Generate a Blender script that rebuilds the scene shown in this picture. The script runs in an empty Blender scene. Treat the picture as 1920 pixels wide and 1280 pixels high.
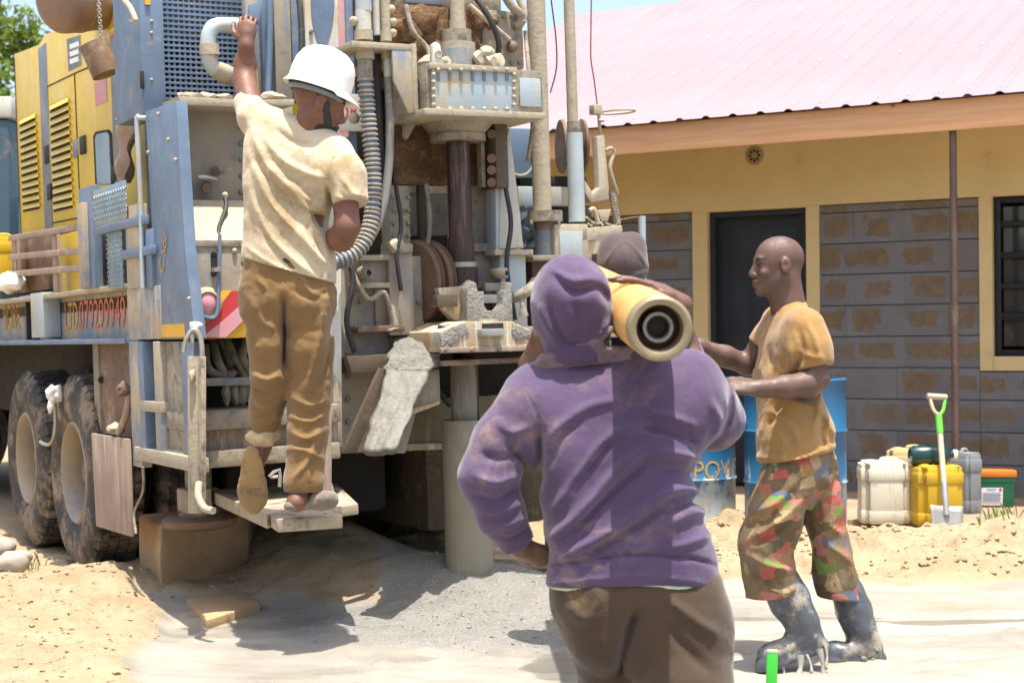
import bpy, bmesh, math, random
import numpy as np
from mathutils import Vector, Matrix, Euler
random.seed(7)
RNG = np.random.default_rng(7)
SC = bpy.context.scene
COL = SC.collection
R = math.radians

# ------------------------------------------------------------ camera
FPX = 3000.0                       # focal length in pixels of a 1920 px wide picture
CAM_Z = 1.22
ROLL = R(0.5)
cd = bpy.data.cameras.new('camera')
cam = bpy.data.objects.new('camera', cd)
COL.objects.link(cam)
cam.location = (0, 0, CAM_Z)
cam.rotation_euler = (R(90), ROLL, 0)
cd.sensor_width = 36
cd.lens = FPX / 1920 * 36
cd.clip_start = 0.05
cd.clip_end = 2000
cd.dof.use_dof = True
cd.dof.focus_distance = 6.4
cd.dof.aperture_fstop = 4.5
SC.camera = cam

# ------------------------------------------------------------ world, sun, exposure
SUN_EL, SUN_AZ = R(79), R(166)     # azimuth of the direction TO the sun, clockwise from +Y
w = bpy.data.worlds.new('World')
SC.world = w
w.use_nodes = True
wn = w.node_tree.nodes
wn.clear()
sky = wn.new('ShaderNodeTexSky')
sky.sky_type = 'NISHITA'
sky.sun_disc = False
sky.sun_elevation = SUN_EL
sky.sun_rotation = SUN_AZ
sky.air_density = 1.0
sky.dust_density = 4.0
sky.ozone_density = 1.0
bg = wn.new('ShaderNodeBackground')
bg.inputs['Strength'].default_value = 0.15
wo = wn.new('ShaderNodeOutputWorld')
w.node_tree.links.new(sky.outputs[0], bg.inputs[0])
w.node_tree.links.new(bg.outputs[0], wo.inputs[0])
sd = bpy.data.lights.new('sun', 'SUN')
sun = bpy.data.objects.new('sun', sd)
COL.objects.link(sun)
sd.energy = 4.0
sd.angle = R(0.53)
sd.color = (1.0, 0.95, 0.86)
to_sun = Vector((math.sin(SUN_AZ) * math.cos(SUN_EL), math.cos(SUN_AZ) * math.cos(SUN_EL), math.sin(SUN_EL)))
sun.rotation_euler = (-to_sun).to_track_quat('-Z', 'Y').to_euler()
sun.location = (0, 0, 20)
SC.view_settings.view_transform = 'Standard'
SC.view_settings.look = 'None'
SC.view_settings.gamma = 1
SC.view_settings.use_curve_mapping = False
SC.view_settings.exposure = 1.22
SC.render.engine = 'CYCLES'

# ------------------------------------------------------------ photo measurements -> world
CR, SR = math.cos(ROLL), math.sin(ROLL)
EYE = Vector((0, 0, CAM_Z))

def ray(px, py):
    dx, dy = (px - 960) / FPX, -(py - 640) / FPX
    return Vector((dx * CR + dy * SR, 1.0, -dx * SR + dy * CR))

def P(px, py, Y):
    return EYE + ray(px, py) * Y

def PG(px, py, z=0.0):
    d = ray(px, py)
    return EYE + d * ((z - CAM_Z) / d.z)

class Frame:
    """a thing's own axes: x right, y away, z up"""
    def __init__(s, origin, rz, ry=0.0):
        s.M = Matrix.Translation(origin) @ Euler((0, ry, rz)).to_matrix().to_4x4()
        s.I = s.M.inverted()
        s.e = s.I @ EYE
        s.R3 = s.I.to_3x3()
        s.loc, s.rot = Vector(origin), (0, ry, rz)
    def hit(s, px, py, axis, val):
        d = s.R3 @ ray(px, py)
        k = (val - s.e[axis]) / d[axis]
        return s.e + d * k
    def T(s, px, py, t): return s.hit(px, py, 1, t)
    def S(s, px, py, x): return s.hit(px, py, 0, x)
    def Z(s, px, py, z): return s.hit(px, py, 2, z)
    def L(s, p): return s.I @ Vector(p)

# ------------------------------------------------------------ objects
def thing(name, label, cat, loc=(0, 0, 0), rot=(0, 0, 0), group=None):
    o = bpy.data.objects.new(name, None)
    COL.objects.link(o)
    o.location = loc
    o.rotation_euler = rot
    o.empty_display_size = 0.1
    tag(o, label, cat, group)
    return o

def tag(o, label=None, cat=None, group=None, kind=None):
    if label: o['label'] = label
    if cat: o['category'] = cat
    if group: o['group'] = group
    if kind: o['kind'] = kind
    return o

def link_mesh(name, me, mat, parent=None, smooth=35):
    o = bpy.data.objects.new(name, me)
    COL.objects.link(o)
    if mat is not None:
        for m in (mat if isinstance(mat, (list, tuple)) else [mat]):
            me.materials.append(m)
    if parent: o.parent = parent
    if smooth:
        me.polygons.foreach_set('use_smooth', np.ones(len(me.polygons), bool))
        if smooth < 180: me.set_sharp_from_angle(angle=R(smooth))
    return o

def copy_of(o, parent=None):
    c = o.copy()
    COL.objects.link(c)
    c.parent = parent
    for ch in list(o.children): copy_of(ch, c)
    return c

def spline(pts, n=8):
    """Catmull-Rom through pts"""
    p = [Vector(q) for q in pts]
    if len(p) < 3: return p
    p = [p[0] * 2 - p[1]] + p + [p[-1] * 2 - p[-2]]
    out = []
    for i in range(1, len(p) - 2):
        for k in range(n):
            t = k / n
            a, b, c, d = p[i - 1], p[i], p[i + 1], p[i + 2]
            out.append(0.5 * ((2 * b) + (c - a) * t + (2 * a - 5 * b + 4 * c - d) * t * t + (3 * b - a - 3 * c + d) * t ** 3))
    out.append(p[-2])
    return out

class MB:
    def __init__(s): s.bm = bmesh.new()
    def hexa(s, v):
        vs = [s.bm.verts.new(p) for p in v]
        for f in ((0, 3, 2, 1), (4, 5, 6, 7), (0, 1, 5, 4), (1, 2, 6, 5), (2, 3, 7, 6), (3, 0, 4, 7)):
            s.bm.faces.new([vs[i] for i in f])
        return s
    def box(s, x0, x1, y0, y1, z0, z1):
        return s.hexa([(x0, y0, z0), (x1, y0, z0), (x1, y1, z0), (x0, y1, z0), (x0, y0, z1), (x1, y0, z1), (x1, y1, z1), (x0, y1, z1)])
    def bar(s, a, b, w, h, up=(0, 0, 1)):
        a, b = Vector(a), Vector(b)
        d = (b - a).normalized()
        u = Vector(up)
        if abs(d.dot(u)) > 0.95: u = Vector((0, 1, 0))
        x = d.cross(u).normalized() * w / 2
        z = x.cross(d).normalized() * h / 2
        return s.hexa([a - x - z, a + x - z, b + x - z, b - x - z, a - x + z, a + x + z, b + x + z, b - x + z])
    def prism(s, pts, vec):
        vec = Vector(vec)
        a = [s.bm.verts.new(p) for p in pts]
        b = [s.bm.verts.new(Vector(p) + vec) for p in pts]
        n = len(a)
        s.bm.faces.new(a)
        s.bm.faces.new(b[::-1])
        for i in range(n): s.bm.faces.new([a[(i + 1) % n], a[i], b[i], b[(i + 1) % n]])
        return s
    def tube(s, pts, r, n=10, cap=True, smooth=0):
        pts = [Vector(p) for p in pts]
        if smooth:
            m = len(pts)
            rr = r
            pts = spline(pts, smooth)
            if isinstance(rr, (list, tuple)):
                r = [rr[min(m - 1, i // smooth)] + (rr[min(m - 1, i // smooth + 1)] - rr[min(m - 1, i // smooth)]) * (i % smooth) / smooth for i in range(len(pts))]
        rs = r if isinstance(r, (list, tuple)) else [r] * len(pts)
        prev, rings = None, []
        for i, p in enumerate(pts):
            d = (pts[min(i + 1, len(pts) - 1)] - pts[max(i - 1, 0)])
            d = d.normalized() if d.length > 1e-9 else Vector((0, 0, 1))
            if prev is None:
                u = d.orthogonal().normalized()
            else:
                u = (prev - d * prev.dot(d))
                u = u.normalized() if u.length > 1e-6 else d.orthogonal().normalized()
            prev = u
            v = d.cross(u)
            rings.append([s.bm.verts.new(p + (u * math.cos(2 * math.pi * k / n) + v * math.sin(2 * math.pi * k / n)) * rs[i]) for k in range(n)])
        for a, b in zip(rings, rings[1:]):
            for k in range(n): s.bm.faces.new([a[k], a[(k + 1) % n], b[(k + 1) % n], b[k]])
        if cap:
            s.bm.faces.new(rings[0][::-1])
            s.bm.faces.new(rings[-1])
        return s
    def cyl(s, a, b, r0, r1=None, n=20): return s.tube([a, b], [r0, r0 if r1 is None else r1], n)
    def lathe(s, prof, o, axis, n=28, closed=False):
        """prof: (radius, distance along axis)"""
        o, d = Vector(o), Vector(axis).normalized()
        u = d.orthogonal().normalized()
        v = d.cross(u)
        rings = []
        for (r, h) in prof:
            if r < 1e-6: rings.append([s.bm.verts.new(o + d * h)])
            else: rings.append([s.bm.verts.new(o + d * h + (u * math.cos(2 * math.pi * k / n) + v * math.sin(2 * math.pi * k / n)) * r) for k in range(n)])
        pairs = list(zip(rings, rings[1:]))
        if closed: pairs.append((rings[-1], rings[0]))
        for a, b in pairs:
            for k in range(n):
                k2 = (k + 1) % n
                q = [a[k % len(a)], a[k2 % len(a)], b[k2 % len(b)], b[k % len(b)]]
                q = [x for i, x in enumerate(q) if x not in q[:i]]
                if len(q) > 2: s.bm.faces.new(q)
        return s
    def ball(s, c, rx, ry=None, rz=None, n=12, rot=None):
        m = Matrix.Translation(c) @ (rot.to_4x4() if rot is not None else Matrix()) @ Matrix.Diagonal((rx, ry or rx, rz or rx, 1))
        bmesh.ops.create_uvsphere(s.bm, u_segments=n, v_segments=max(6, n * 2 // 3), radius=1, matrix=m)
        return s
    def torus(s, c, axis, Rr, r, n=24, m=8, a0=0, a1=2 * math.pi):
        c, d = Vector(c), Vector(axis).normalized()
        u = d.orthogonal().normalized()
        v = d.cross(u)
        full = abs(a1 - a0 - 2 * math.pi) < 1e-6
        pts = [c + (u * math.cos(a0 + (a1 - a0) * k / n) + v * math.sin(a0 + (a1 - a0) * k / n)) * Rr for k in range(n + (0 if full else 1))]
        if full: pts += [pts[0]]
        return s.tube(pts, r, m, cap=not full)
    def lump(s, c, r, jit=0.25, seed=0, sub=2, sq=(1, 1, 1)):
        rr = random.Random(seed)
        g = bmesh.ops.create_icosphere(s.bm, subdivisions=sub, radius=1)
        ph = [rr.uniform(0, 6.3) for _ in range(6)]
        for v in g['verts']:
            p = v.co
            k = 1 + jit * (math.sin(2.3 * p.x + ph[0]) * math.sin(2.9 * p.y + ph[1]) + 0.6 * math.sin(4.7 * p.z + ph[2] + 2 * p.x) * math.sin(5.1 * p.x + ph[3]) + rr.uniform(-0.12, 0.12))
            v.co = Vector((p.x * r * sq[0] * k, p.y * r * sq[1] * k, p.z * r * sq[2] * k)) + Vector(c)
        return s
    def build(s, name, mat, parent=None, bevel=0, smooth=35, kind=None, label=None):
        bmesh.ops.recalc_face_normals(s.bm, faces=s.bm.faces[:])
        if bevel:
            es = [e for e in s.bm.edges if len(e.link_faces) == 2 and e.calc_face_angle(0) > R(30)]
            bmesh.ops.bevel(s.bm, geom=es, offset=bevel, offset_type='OFFSET', segments=2, profile=0.6, affect='EDGES', clamp_overlap=True)
        me = bpy.data.meshes.new(name)
        s.bm.to_mesh(me)
        s.bm.free()
        o = link_mesh(name, me, mat, parent, smooth)
        if kind: o['kind'] = kind
        if label: o['label'] = label
        return o

# ------------------------------------------------------------ materials
def rgb(h):
    """sRGB hex -> linear"""
    c = [int(h[i:i + 2], 16) / 255 for i in (0, 2, 4)]
    return tuple((x / 12.92 if x <= 0.04045 else ((x + 0.055) / 1.055) ** 2.4) for x in c)

class NT:
    def __init__(s, name):
        s.m = bpy.data.materials.new(name)
        s.m.use_nodes = True
        s.t = s.m.node_tree
        s.t.nodes.clear()
        s.out = s.n('ShaderNodeOutputMaterial')
        s.b = s.n('ShaderNodeBsdfPrincipled')
        s.l(s.b.outputs[0], s.out.inputs[0])
        s.tc = s.n('ShaderNodeTexCoord')
    def n(s, typ, **kw):
        nd = s.t.nodes.new(typ)
        for k, v in kw.items(): setattr(nd, k, v)
        return nd
    def l(s, a, b): s.t.links.new(a, b)
    def noise(s, scale, detail=5, rough=0.6, vec=None, stretch=None, dist=0):
        nd = s.n('ShaderNodeTexNoise')
        nd.inputs['Scale'].default_value = scale
        nd.inputs['Detail'].default_value = detail
        nd.inputs['Roughness'].default_value = rough
        nd.inputs['Distortion'].default_value = dist
        v = vec or s.tc.outputs['Object']
        if stretch:
            mp = s.n('ShaderNodeMapping')
            mp.inputs['Scale'].default_value = stretch
            s.l(v, mp.inputs['Vector'])
            v = mp.outputs[0]
        s.l(v, nd.inputs['Vector'])
        return nd.outputs['Fac']
    def ramp(s, fac, a, b, va=0.0, vb=1.0):
        nd = s.n('ShaderNodeMapRange')
        nd.interpolation_type = 'SMOOTHSTEP'
        nd.inputs['From Min'].default_value = a
        nd.inputs['From Max'].default_value = b
        nd.inputs['To Min'].default_value = va
        nd.inputs['To Max'].default_value = vb
        s.l(fac, nd.inputs['Value'])
        return nd.outputs[0]
    def mix(s, fac, a, b, mode='MIX'):
        nd = s.n('ShaderNodeMix', data_type='RGBA', blend_type=mode)
        for sock, v in ((nd.inputs[0], fac), (nd.inputs[6], a), (nd.inputs[7], b)):
            if isinstance(v, (int, float)): sock.default_value = v
            elif isinstance(v, tuple): sock.default_value = (*v[:3], 1)
            else: s.l(v, sock)
        return nd.outputs[2]
    def math(s, op, a, b=0.0):
        nd = s.n('ShaderNodeMath', operation=op)
        for sock, v in ((nd.inputs[0], a), (nd.inputs[1], b)):
            if isinstance(v, (int, float)): sock.default_value = v
            else: s.l(v, sock)
        return nd.outputs[0]
    def col(s, v):
        if isinstance(v, tuple): s.b.inputs['Base Color'].default_value = (*v, 1)
        else: s.l(v, s.b.inputs['Base Color'])
    def rough(s, v):
        if isinstance(v, (int, float)): s.b.inputs['Roughness'].default_value = v
        else: s.l(v, s.b.inputs['Roughness'])
    def bump(s, h, strength=0.3, dist=0.01, prev=None):
        nd = s.n('ShaderNodeBump')
        nd.inputs['Strength'].default_value = strength
        nd.inputs['Distance'].default_value = dist
        s.l(h, nd.inputs['Height'])
        if prev is not None: s.l(prev, nd.inputs['Normal'])
        s.l(nd.outputs[0], s.b.inputs['Normal'])
        return nd.outputs[0]

def mat(name, c1, c2=None, scale=6.0, rough=0.6, metal=0.0, dirt=None, amt=0.5, dscale=3.0, streak=None, samt=0.5,
        bump=0.25, bscale=80.0, bdist=0.004, spec=0.4):
    """worn surface: two tones, dirt in blotches and runs down the surface"""
    t = NT(name)
    c2 = c2 or tuple(x * 0.75 for x in c1)
    c = t.mix(t.ramp(t.noise(scale), 0.3, 0.7), c1, c2)
    if dirt:
        d = t.ramp(t.noise(dscale, 9, 0.74, dist=0.1), 0.62 - 0.33 * amt, 0.80 - 0.33 * amt)
        c = t.mix(d, c, dirt)
    if streak:
        d = t.ramp(t.noise(22, 6, 0.7, stretch=(1, 1, 0.10)), 0.64 - 0.28 * samt, 0.80 - 0.28 * samt)
        c = t.mix(d, c, streak)
    if dirt:
        sp = t.ramp(t.noise(bscale * 0.7, 3, 0.7), 0.64, 0.70, 0, 0.6 * min(1, amt * 1.6))
        c = t.mix(sp, c, tuple(x * 0.45 for x in dirt))
    t.col(c)
    t.b.inputs['Metallic'].default_value = metal
    t.b.inputs['Specular IOR Level'].default_value = spec
    t.rough(t.ramp(t.noise(scale * 2.5), 0.2, 0.8, max(0.05, rough - 0.12), min(1, rough + 0.12)))
    if bump: t.bump(t.noise(bscale, 6, 0.65), bump, bdist)
    return t.m
# ============================================================ shared materials
CREAM = (0.31, 0.26, 0.18)
M = {}
M['blue'] = mat('rig_blue_paint', (0.135, 0.19, 0.275), (0.10, 0.145, 0.21), 5, 0.5, dirt=(0.26, 0.235, 0.19), amt=0.22, dscale=6, streak=(0.30, 0.25, 0.18), samt=0.15)
M['bluedirty'] = mat('rig_blue_dusty', (0.20, 0.24, 0.28), (0.15, 0.19, 0.24), 5, 0.65, dirt=(0.36, 0.29, 0.19), amt=0.62, streak=(0.42, 0.34, 0.22), samt=0.5)
M['lightblue'] = mat('rig_pale_blue', (0.36, 0.42, 0.44), (0.28, 0.35, 0.39), 4, 0.6, dirt=(0.42, 0.33, 0.2), amt=0.42, streak=(0.45, 0.36, 0.22), samt=0.4)
M['white_steel'] = mat('rig_grey_white', (0.50, 0.50, 0.45), (0.42, 0.42, 0.38), 4, 0.6, dirt=(0.42, 0.33, 0.2), amt=0.35, streak=(0.45, 0.36, 0.22), samt=0.3)
M['mud'] = mat('mud_coated_steel', CREAM, (0.22, 0.205, 0.175), 10, 0.85, dirt=(0.13, 0.105, 0.08), amt=0.42, dscale=13, streak=(0.20, 0.18, 0.15), samt=0.45, bump=0.6, bscale=45, bdist=0.006, spec=0.2)
M['mudlight'] = mat('dry_mud_on_steel', (0.38, 0.325, 0.235), (0.33, 0.29, 0.215), 13, 0.85, dirt=(0.24, 0.21, 0.165), amt=0.30, dscale=15, streak=(0.22, 0.20, 0.165), samt=0.25, bump=0.6, bscale=50, bdist=0.006, spec=0.2)
M['mudpanel'] = mat('muddy_panel', (0.30, 0.255, 0.19), (0.24, 0.21, 0.165), 9, 0.75, dirt=(0.15, 0.18, 0.22), amt=0.3, dscale=9, streak=(0.14, 0.19, 0.25), samt=0.3, bump=0.4, bscale=50)
M['brown'] = mat('brown_mud_cake', (0.155, 0.088, 0.045), (0.11, 0.06, 0.03), 9, 0.95, dirt=(0.24, 0.15, 0.085), amt=0.45, dscale=14, bump=1.0, bscale=35, bdist=0.02, spec=0.1)
M['darkmud'] = mat('shaded_muddy_frame', (0.11, 0.08, 0.052), (0.075, 0.058, 0.042), 6, 0.85, dirt=(0.19, 0.145, 0.09), amt=0.35, dscale=6, bump=0.5, bscale=50)  # mud tone, darkened further for the shade in the rig's gaps
M['rust'] = mat('rusty_brown_steel', (0.17, 0.10, 0.06), (0.11, 0.07, 0.05), 8, 0.7, dirt=(0.30, 0.23, 0.16), amt=0.35, bump=0.4)
M['rod'] = mat('wet_drill_rod', (0.060, 0.033, 0.024), (0.035, 0.024, 0.02), 6, 0.42, 0.3, streak=(0.15, 0.085, 0.06), samt=0.6, bump=0.3)  # reddish streaks stand for the highlights along the rod
M['slurry'] = mat('wet_grey_slurry', (0.27, 0.26, 0.225), (0.18, 0.172, 0.15), 30, 0.35, bump=1.0, bscale=70, bdist=0.02, spec=0.6)
M['tablepaint'] = mat('splashed_yellowish_plate', (0.38, 0.26, 0.125), (0.42, 0.33, 0.20), 6, 0.7, dirt=(0.25, 0.23, 0.19), amt=0.45, streak=(0.56, 0.53, 0.44), samt=0.62, bump=0.4)
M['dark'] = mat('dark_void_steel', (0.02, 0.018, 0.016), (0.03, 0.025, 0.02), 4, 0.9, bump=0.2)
M['black'] = mat('black_rubber', (0.022, 0.022, 0.024), (0.035, 0.034, 0.033), 5, 0.6, dirt=(0.22, 0.17, 0.115), amt=0.25, bump=0.3)
M['yellow'] = mat('canopy_yellow_paint', (0.62, 0.44, 0.035), (0.58, 0.40, 0.03), 3, 0.42, dirt=(0.45, 0.32, 0.10), amt=0.22, streak=(0.46, 0.31, 0.06), samt=0.12, bump=0.06, spec=0.5)
M['greystrip'] = mat('slate_grey_strip', (0.17, 0.19, 0.22), None, 4, 0.5, dirt=(0.30, 0.24, 0.17), amt=0.2)
M['exhaust'] = mat('heat_rusted_silencer', (0.24, 0.16, 0.115), (0.17, 0.115, 0.09), 3, 0.6, 0.2, dirt=(0.33, 0.24, 0.17), amt=0.3)
M['tyre'] = mat('dusty_tyre', (0.04, 0.038, 0.036), (0.06, 0.052, 0.045), 5, 0.85, dirt=(0.26, 0.195, 0.13), amt=0.52, dscale=5, bump=0.4, bscale=120)
M['rim'] = mat('dusty_rim', (0.36, 0.28, 0.18), (0.26, 0.22, 0.17), 5, 0.7, dirt=(0.13, 0.19, 0.28), amt=0.35, dscale=3)
M['wood'] = mat('weathered_board', (0.33, 0.25, 0.185), (0.25, 0.18, 0.13), 4, 0.85, streak=(0.40, 0.34, 0.28), samt=0.5, bump=0.4)
M['planks'] = mat('muddy_step_plank', (0.38, 0.325, 0.24), (0.30, 0.245, 0.17), 7, 0.85, dirt=(0.13, 0.11, 0.09), amt=0.42, dscale=14, bump=0.7, bscale=60, bdist=0.006)
M['red'] = mat('red_marking', (0.50, 0.03, 0.035), (0.42, 0.05, 0.05), 6, 0.5, dirt=(0.42, 0.30, 0.2), amt=0.25)
M['pink'] = mat('faded_pink_marking', (0.60, 0.24, 0.28), (0.55, 0.3, 0.32), 6, 0.6, dirt=(0.45, 0.36, 0.27), amt=0.3)
M['amber'] = mat('amber_marking', (0.62, 0.34, 0.02), (0.55, 0.30, 0.03), 6, 0.5, dirt=(0.40, 0.28, 0.14), amt=0.3)
M['orangetext'] = mat('orange_lettering', (0.60, 0.13, 0.06), (0.5, 0.15, 0.08), 12, 0.6)
M['yellowtext'] = mat('yellow_lettering', (0.48, 0.28, 0.05), (0.40, 0.24, 0.06), 12, 0.6)
M['steel'] = mat('worn_bright_steel', (0.42, 0.41, 0.39), (0.3, 0.28, 0.25), 8, 0.4, 0.6, dirt=(0.36, 0.29, 0.19), amt=0.4)
M['white'] = mat('white_gloss', (0.80, 0.79, 0.74), (0.76, 0.75, 0.70), 3, 0.35, dirt=(0.55, 0.50, 0.40), amt=0.1, bump=0.05)
M['glassblue'] = mat('pale_blue_glass', (0.20, 0.28, 0.34), (0.26, 0.33, 0.38), 2, 0.12, bump=0.0, spec=0.7)
M['stone'] = mat('pale_boulder', (0.40, 0.36, 0.31), (0.30, 0.26, 0.22), 5, 0.9, dirt=(0.45, 0.35, 0.22), amt=0.4, bump=0.6, bscale=40)
M['blockmud'] = mat('earthy_block', (0.42, 0.275, 0.15), (0.34, 0.225, 0.125), 5, 0.95, dirt=(0.44, 0.32, 0.19), amt=0.4, bump=0.8, bscale=60, bdist=0.006, spec=0.1)

# ============================================================ ground
def vnoise(x, y, seed=0):
    """smooth value noise on arrays, about -1..1"""
    def h(i, j):
        n = (i.astype(np.int64) * 374761393 + j.astype(np.int64) * 668265263 + seed * 144269) & 0x7fffffff
        n = ((n ^ (n >> 13)) * 1274126177) & 0x7fffffff
        return ((n ^ (n >> 16)) & 0xffff) / 32767.5 - 1
    i, j = np.floor(x), np.floor(y)
    u, v = x - i, y - j
    u, v = u * u * (3 - 2 * u), v * v * (3 - 2 * v)
    return (h(i, j) * (1 - u) + h(i + 1, j) * u) * (1 - v) + (h(i, j + 1) * (1 - u) + h(i + 1, j + 1) * u) * v

def fbm(x, y, oct=4, seed=0):
    s, a = 0, 1.0
    for k in range(oct):
        s = s + a * vnoise(x * 2 ** k + 17.3 * k, y * 2 ** k - 9.1 * k, seed + k)
        a *= 0.5
    return s

def sstep(a, b, x):
    t = np.clip((x - a) / (b - a), 0, 1)
    return t * t * (3 - 2 * t)

def masks(x, y):
    n = fbm(x * 1.6, y * 1.6, 4, 3)
    left = 1 - sstep(-1.62, -1.42, x + 0.10 * n + 0.12 * (y - 6.4))          # sand on the left
    rear = sstep(7.75, 8.05, y + 0.14 * n + 0.10 * (x - 1.5))               # sand in front of the house
    rear = rear * sstep(0.15, 0.45, x + 0.1 * n)
    under = sstep(7.05, 7.35, y + 0.22 * n + 0.45 * (x + 0.6)) * (1 - sstep(-0.85, -0.5, x + 0.15 * n))
    far = sstep(9.0, 9.6, y)
    sand = np.clip(np.maximum.reduce([left, rear, under, far]), 0, 1)
    gx, gy = (x + 0.12) / 1.05, (y - 7.05) / 0.8
    gravel = np.clip(1.25 - (gx * gx + gy * gy) + 0.45 * n, 0, 1) * (1 - sand)
    return sand, gravel

_dr = random.Random(12)
DENTS = [(_dr.uniform(-3.0, -1.3), _dr.uniform(5.2, 8.2), _dr.uniform(0, 3.1), 0.13, 0.05, _dr.uniform(0.012, 0.025)) for _ in range(26)]
DENTS += [(_dr.uniform(-1.2, 2.6), _dr.uniform(5.0, 7.6), _dr.uniform(0, 3.1), 0.13, 0.05, _dr.uniform(0.006, 0.014)) for _ in range(34)]
DENTS += [(_dr.uniform(0.8, 3.4), _dr.uniform(8.0, 9.2), _dr.uniform(0, 3.1), 0.12, 0.06, _dr.uniform(0.015, 0.03)) for _ in range(22)]

def height(x, y):
    sand, gravel = masks(x, y)
    n1 = fbm(x * 2.3, y * 2.3, 5, 11)
    n2 = fbm(x * 9, y * 9, 3, 23)
    z = 0.006 * n1
    z = z + sand * (0.03 + 0.028 * n1 + 0.014 * n2) + gravel * (0.02 + 0.014 * n2 + 0.016 * n1)
    def hill(cx, cy, rx, ry, h, p=1.0):
        return h * np.exp(-(((x - cx) / rx) ** 2 + ((y - cy) / ry) ** 2) ** p)
    z = z + hill(-2.55, 7.35, 0.75, 0.75, 0.10)
    z = z + hill(-0.95, 8.55, 0.5, 0.5, 0.22) + hill(-1.55, 8.9, 0.5, 0.5, 0.18)
    z = z + hill(-0.98, 7.85, 0.34, 0.32, 0.13) + hill(-1.85, 7.75, 0.3, 0.35, 0.09)
    z = z + hill(-0.15, 7.72, 0.5, 0.38, 0.12) + hill(-0.5, 7.85, 0.3, 0.3, 0.10)
    z = z + hill(0.1, 7.1, 0.5, 0.4, 0.05)
    bank = np.exp(-((y - 11.0 + 0.3 * x) / 0.9) ** 2) * (1 - sstep(0.4, 0.9, x)) * sstep(-3.0, -2.0, x)
    z = z + bank * (0.62 + 0.06 * n1)
    ridge = 8.95 - 0.28 * (x - 1.6)
    pile = np.exp(-((y - ridge) / 0.52) ** 2) * sstep(0.4, 1.2, x)
    z = z + pile * (0.15 + 0.035 * n1 + 0.012 * n2)
    z = z * (1 - sstep(14, 20, np.hypot(x, y - 6)))
    for (cx, cy, an, ln, wd, dp) in DENTS:
        m = (np.abs(x - cx) < 0.3) & (np.abs(y - cy) < 0.3)
        if not np.any(m): continue
        dx, dy = x[m] - cx, y[m] - cy
        u, v = (dx * math.cos(an) + dy * math.sin(an)) / ln, (-dx * math.sin(an) + dy * math.cos(an)) / wd
        r2 = u * u + v * v
        z[m] = z[m] - dp * np.exp(-r2 ** 2) + 0.55 * dp * np.exp(-((np.sqrt(r2) - 1.45) / 0.35) ** 2)
    # the tyres stand a little lower
    z = z - 0.05 * np.exp(-(((x + 2.5) / 0.8) ** 2 + ((y - 9.2) / 1.2) ** 2))
    return z

def gz(x, y): return float(height(np.array([float(x)]), np.array([float(y)]))[0])

def axis(fine0, fine1, step, far):
    a = np.arange(fine0, fine1 + step / 2, step)
    g, out_l, out_r, d = step, [], [], 0
    while d < far:
        g *= 1.28
        d += g
        out_l.append(fine0 - d)
        out_r.append(fine1 + d)
    return np.array(out_l[::-1] + list(a) + out_r)

gxs, gys = axis(-3.3, 3.9, 0.022, 900), axis(4.8, 10.6, 0.022, 900)
GX, GY = np.meshgrid(gxs, gys, indexing='ij')
GZ = height(GX, GY)
sand_m, gravel_m = masks(GX, GY)
nx, ny = GX.shape
me = bpy.data.meshes.new('ground')
idx = np.arange(nx * ny).reshape(nx, ny)
quads = np.stack([idx[:-1, :-1], idx[1:, :-1], idx[1:, 1:], idx[:-1, 1:]], -1).reshape(-1, 4)
me.vertices.add(nx * ny)
me.vertices.foreach_set('co', np.stack([GX, GY, GZ], -1).astype(np.float32).ravel())
me.loops.add(quads.size)
me.loops.foreach_set('vertex_index', quads.ravel().astype(np.int32))
me.polygons.add(len(quads))
me.polygons.foreach_set('loop_start', np.arange(0, quads.size, 4, dtype=np.int32))
me.update(calc_edges=True)
wn_f = fbm(GX * 5, GY * 7, 4, 41)
def pud(px, py, rx, ry):
    q = PG(px, py)
    return np.clip(1.3 - ((GX - q.x) / rx) ** 2 - ((GY - q.y) / ry) ** 2 + 0.5 * wn_f, 0, 1)
wet_m = np.maximum.reduce([pud(1055, 1245, 0.16, 0.28), pud(1400, 1215, 0.20, 0.16), pud(1760, 1165, 0.5, 0.06), pud(1500, 1160, 0.4, 0.05)]) * (1 - sand_m)
for nm, v in (('sand', sand_m), ('gravel', gravel_m), ('wet', wet_m)):
    at = me.attributes.new(nm, 'FLOAT', 'POINT')
    at.data.foreach_set('value', v.astype(np.float32).ravel())
t = NT('ground_sand_and_mud')
def attr(t, nm):
    a = t.n('ShaderNodeAttribute')
    a.attribute_name = nm
    return a.outputs['Fac']
fs, fg = attr(t, 'sand'), attr(t, 'gravel')
sandc = t.mix(t.ramp(t.noise(3, 8, 0.7), 0.35, 0.65), (0.295, 0.22, 0.128), (0.37, 0.29, 0.185))
sandc = t.mix(t.ramp(t.noise(28, 6, 0.7), 0.56, 0.68), sandc, (0.20, 0.14, 0.078))
mudc = t.mix(t.ramp(t.noise(2.2, 7, 0.62, dist=1.2, stretch=(0.45, 1, 1)), 0.36, 0.64), (0.31, 0.283, 0.233), (0.225, 0.21, 0.176))
mudc = t.mix(t.ramp(t.noise(0.9, 4, 0.6), 0.5, 0.7), mudc, (0.325, 0.292, 0.23))
grav = t.mix(t.ramp(t.noise(130, 4, 0.8), 0.38, 0.66), (0.155, 0.15, 0.135), (0.33, 0.315, 0.28))
c = t.mix(t.ramp(fg, 0.15, 0.75), mudc, grav)
c = t.mix(t.ramp(fs, 0.3, 0.7), c, sandc)
c = t.mix(t.ramp(attr(t, 'wet'), 0.25, 0.75, 0, 0.75), c, (0.13, 0.125, 0.105))
t.col(c)
fw_ = attr(t, 'wet')
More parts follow.
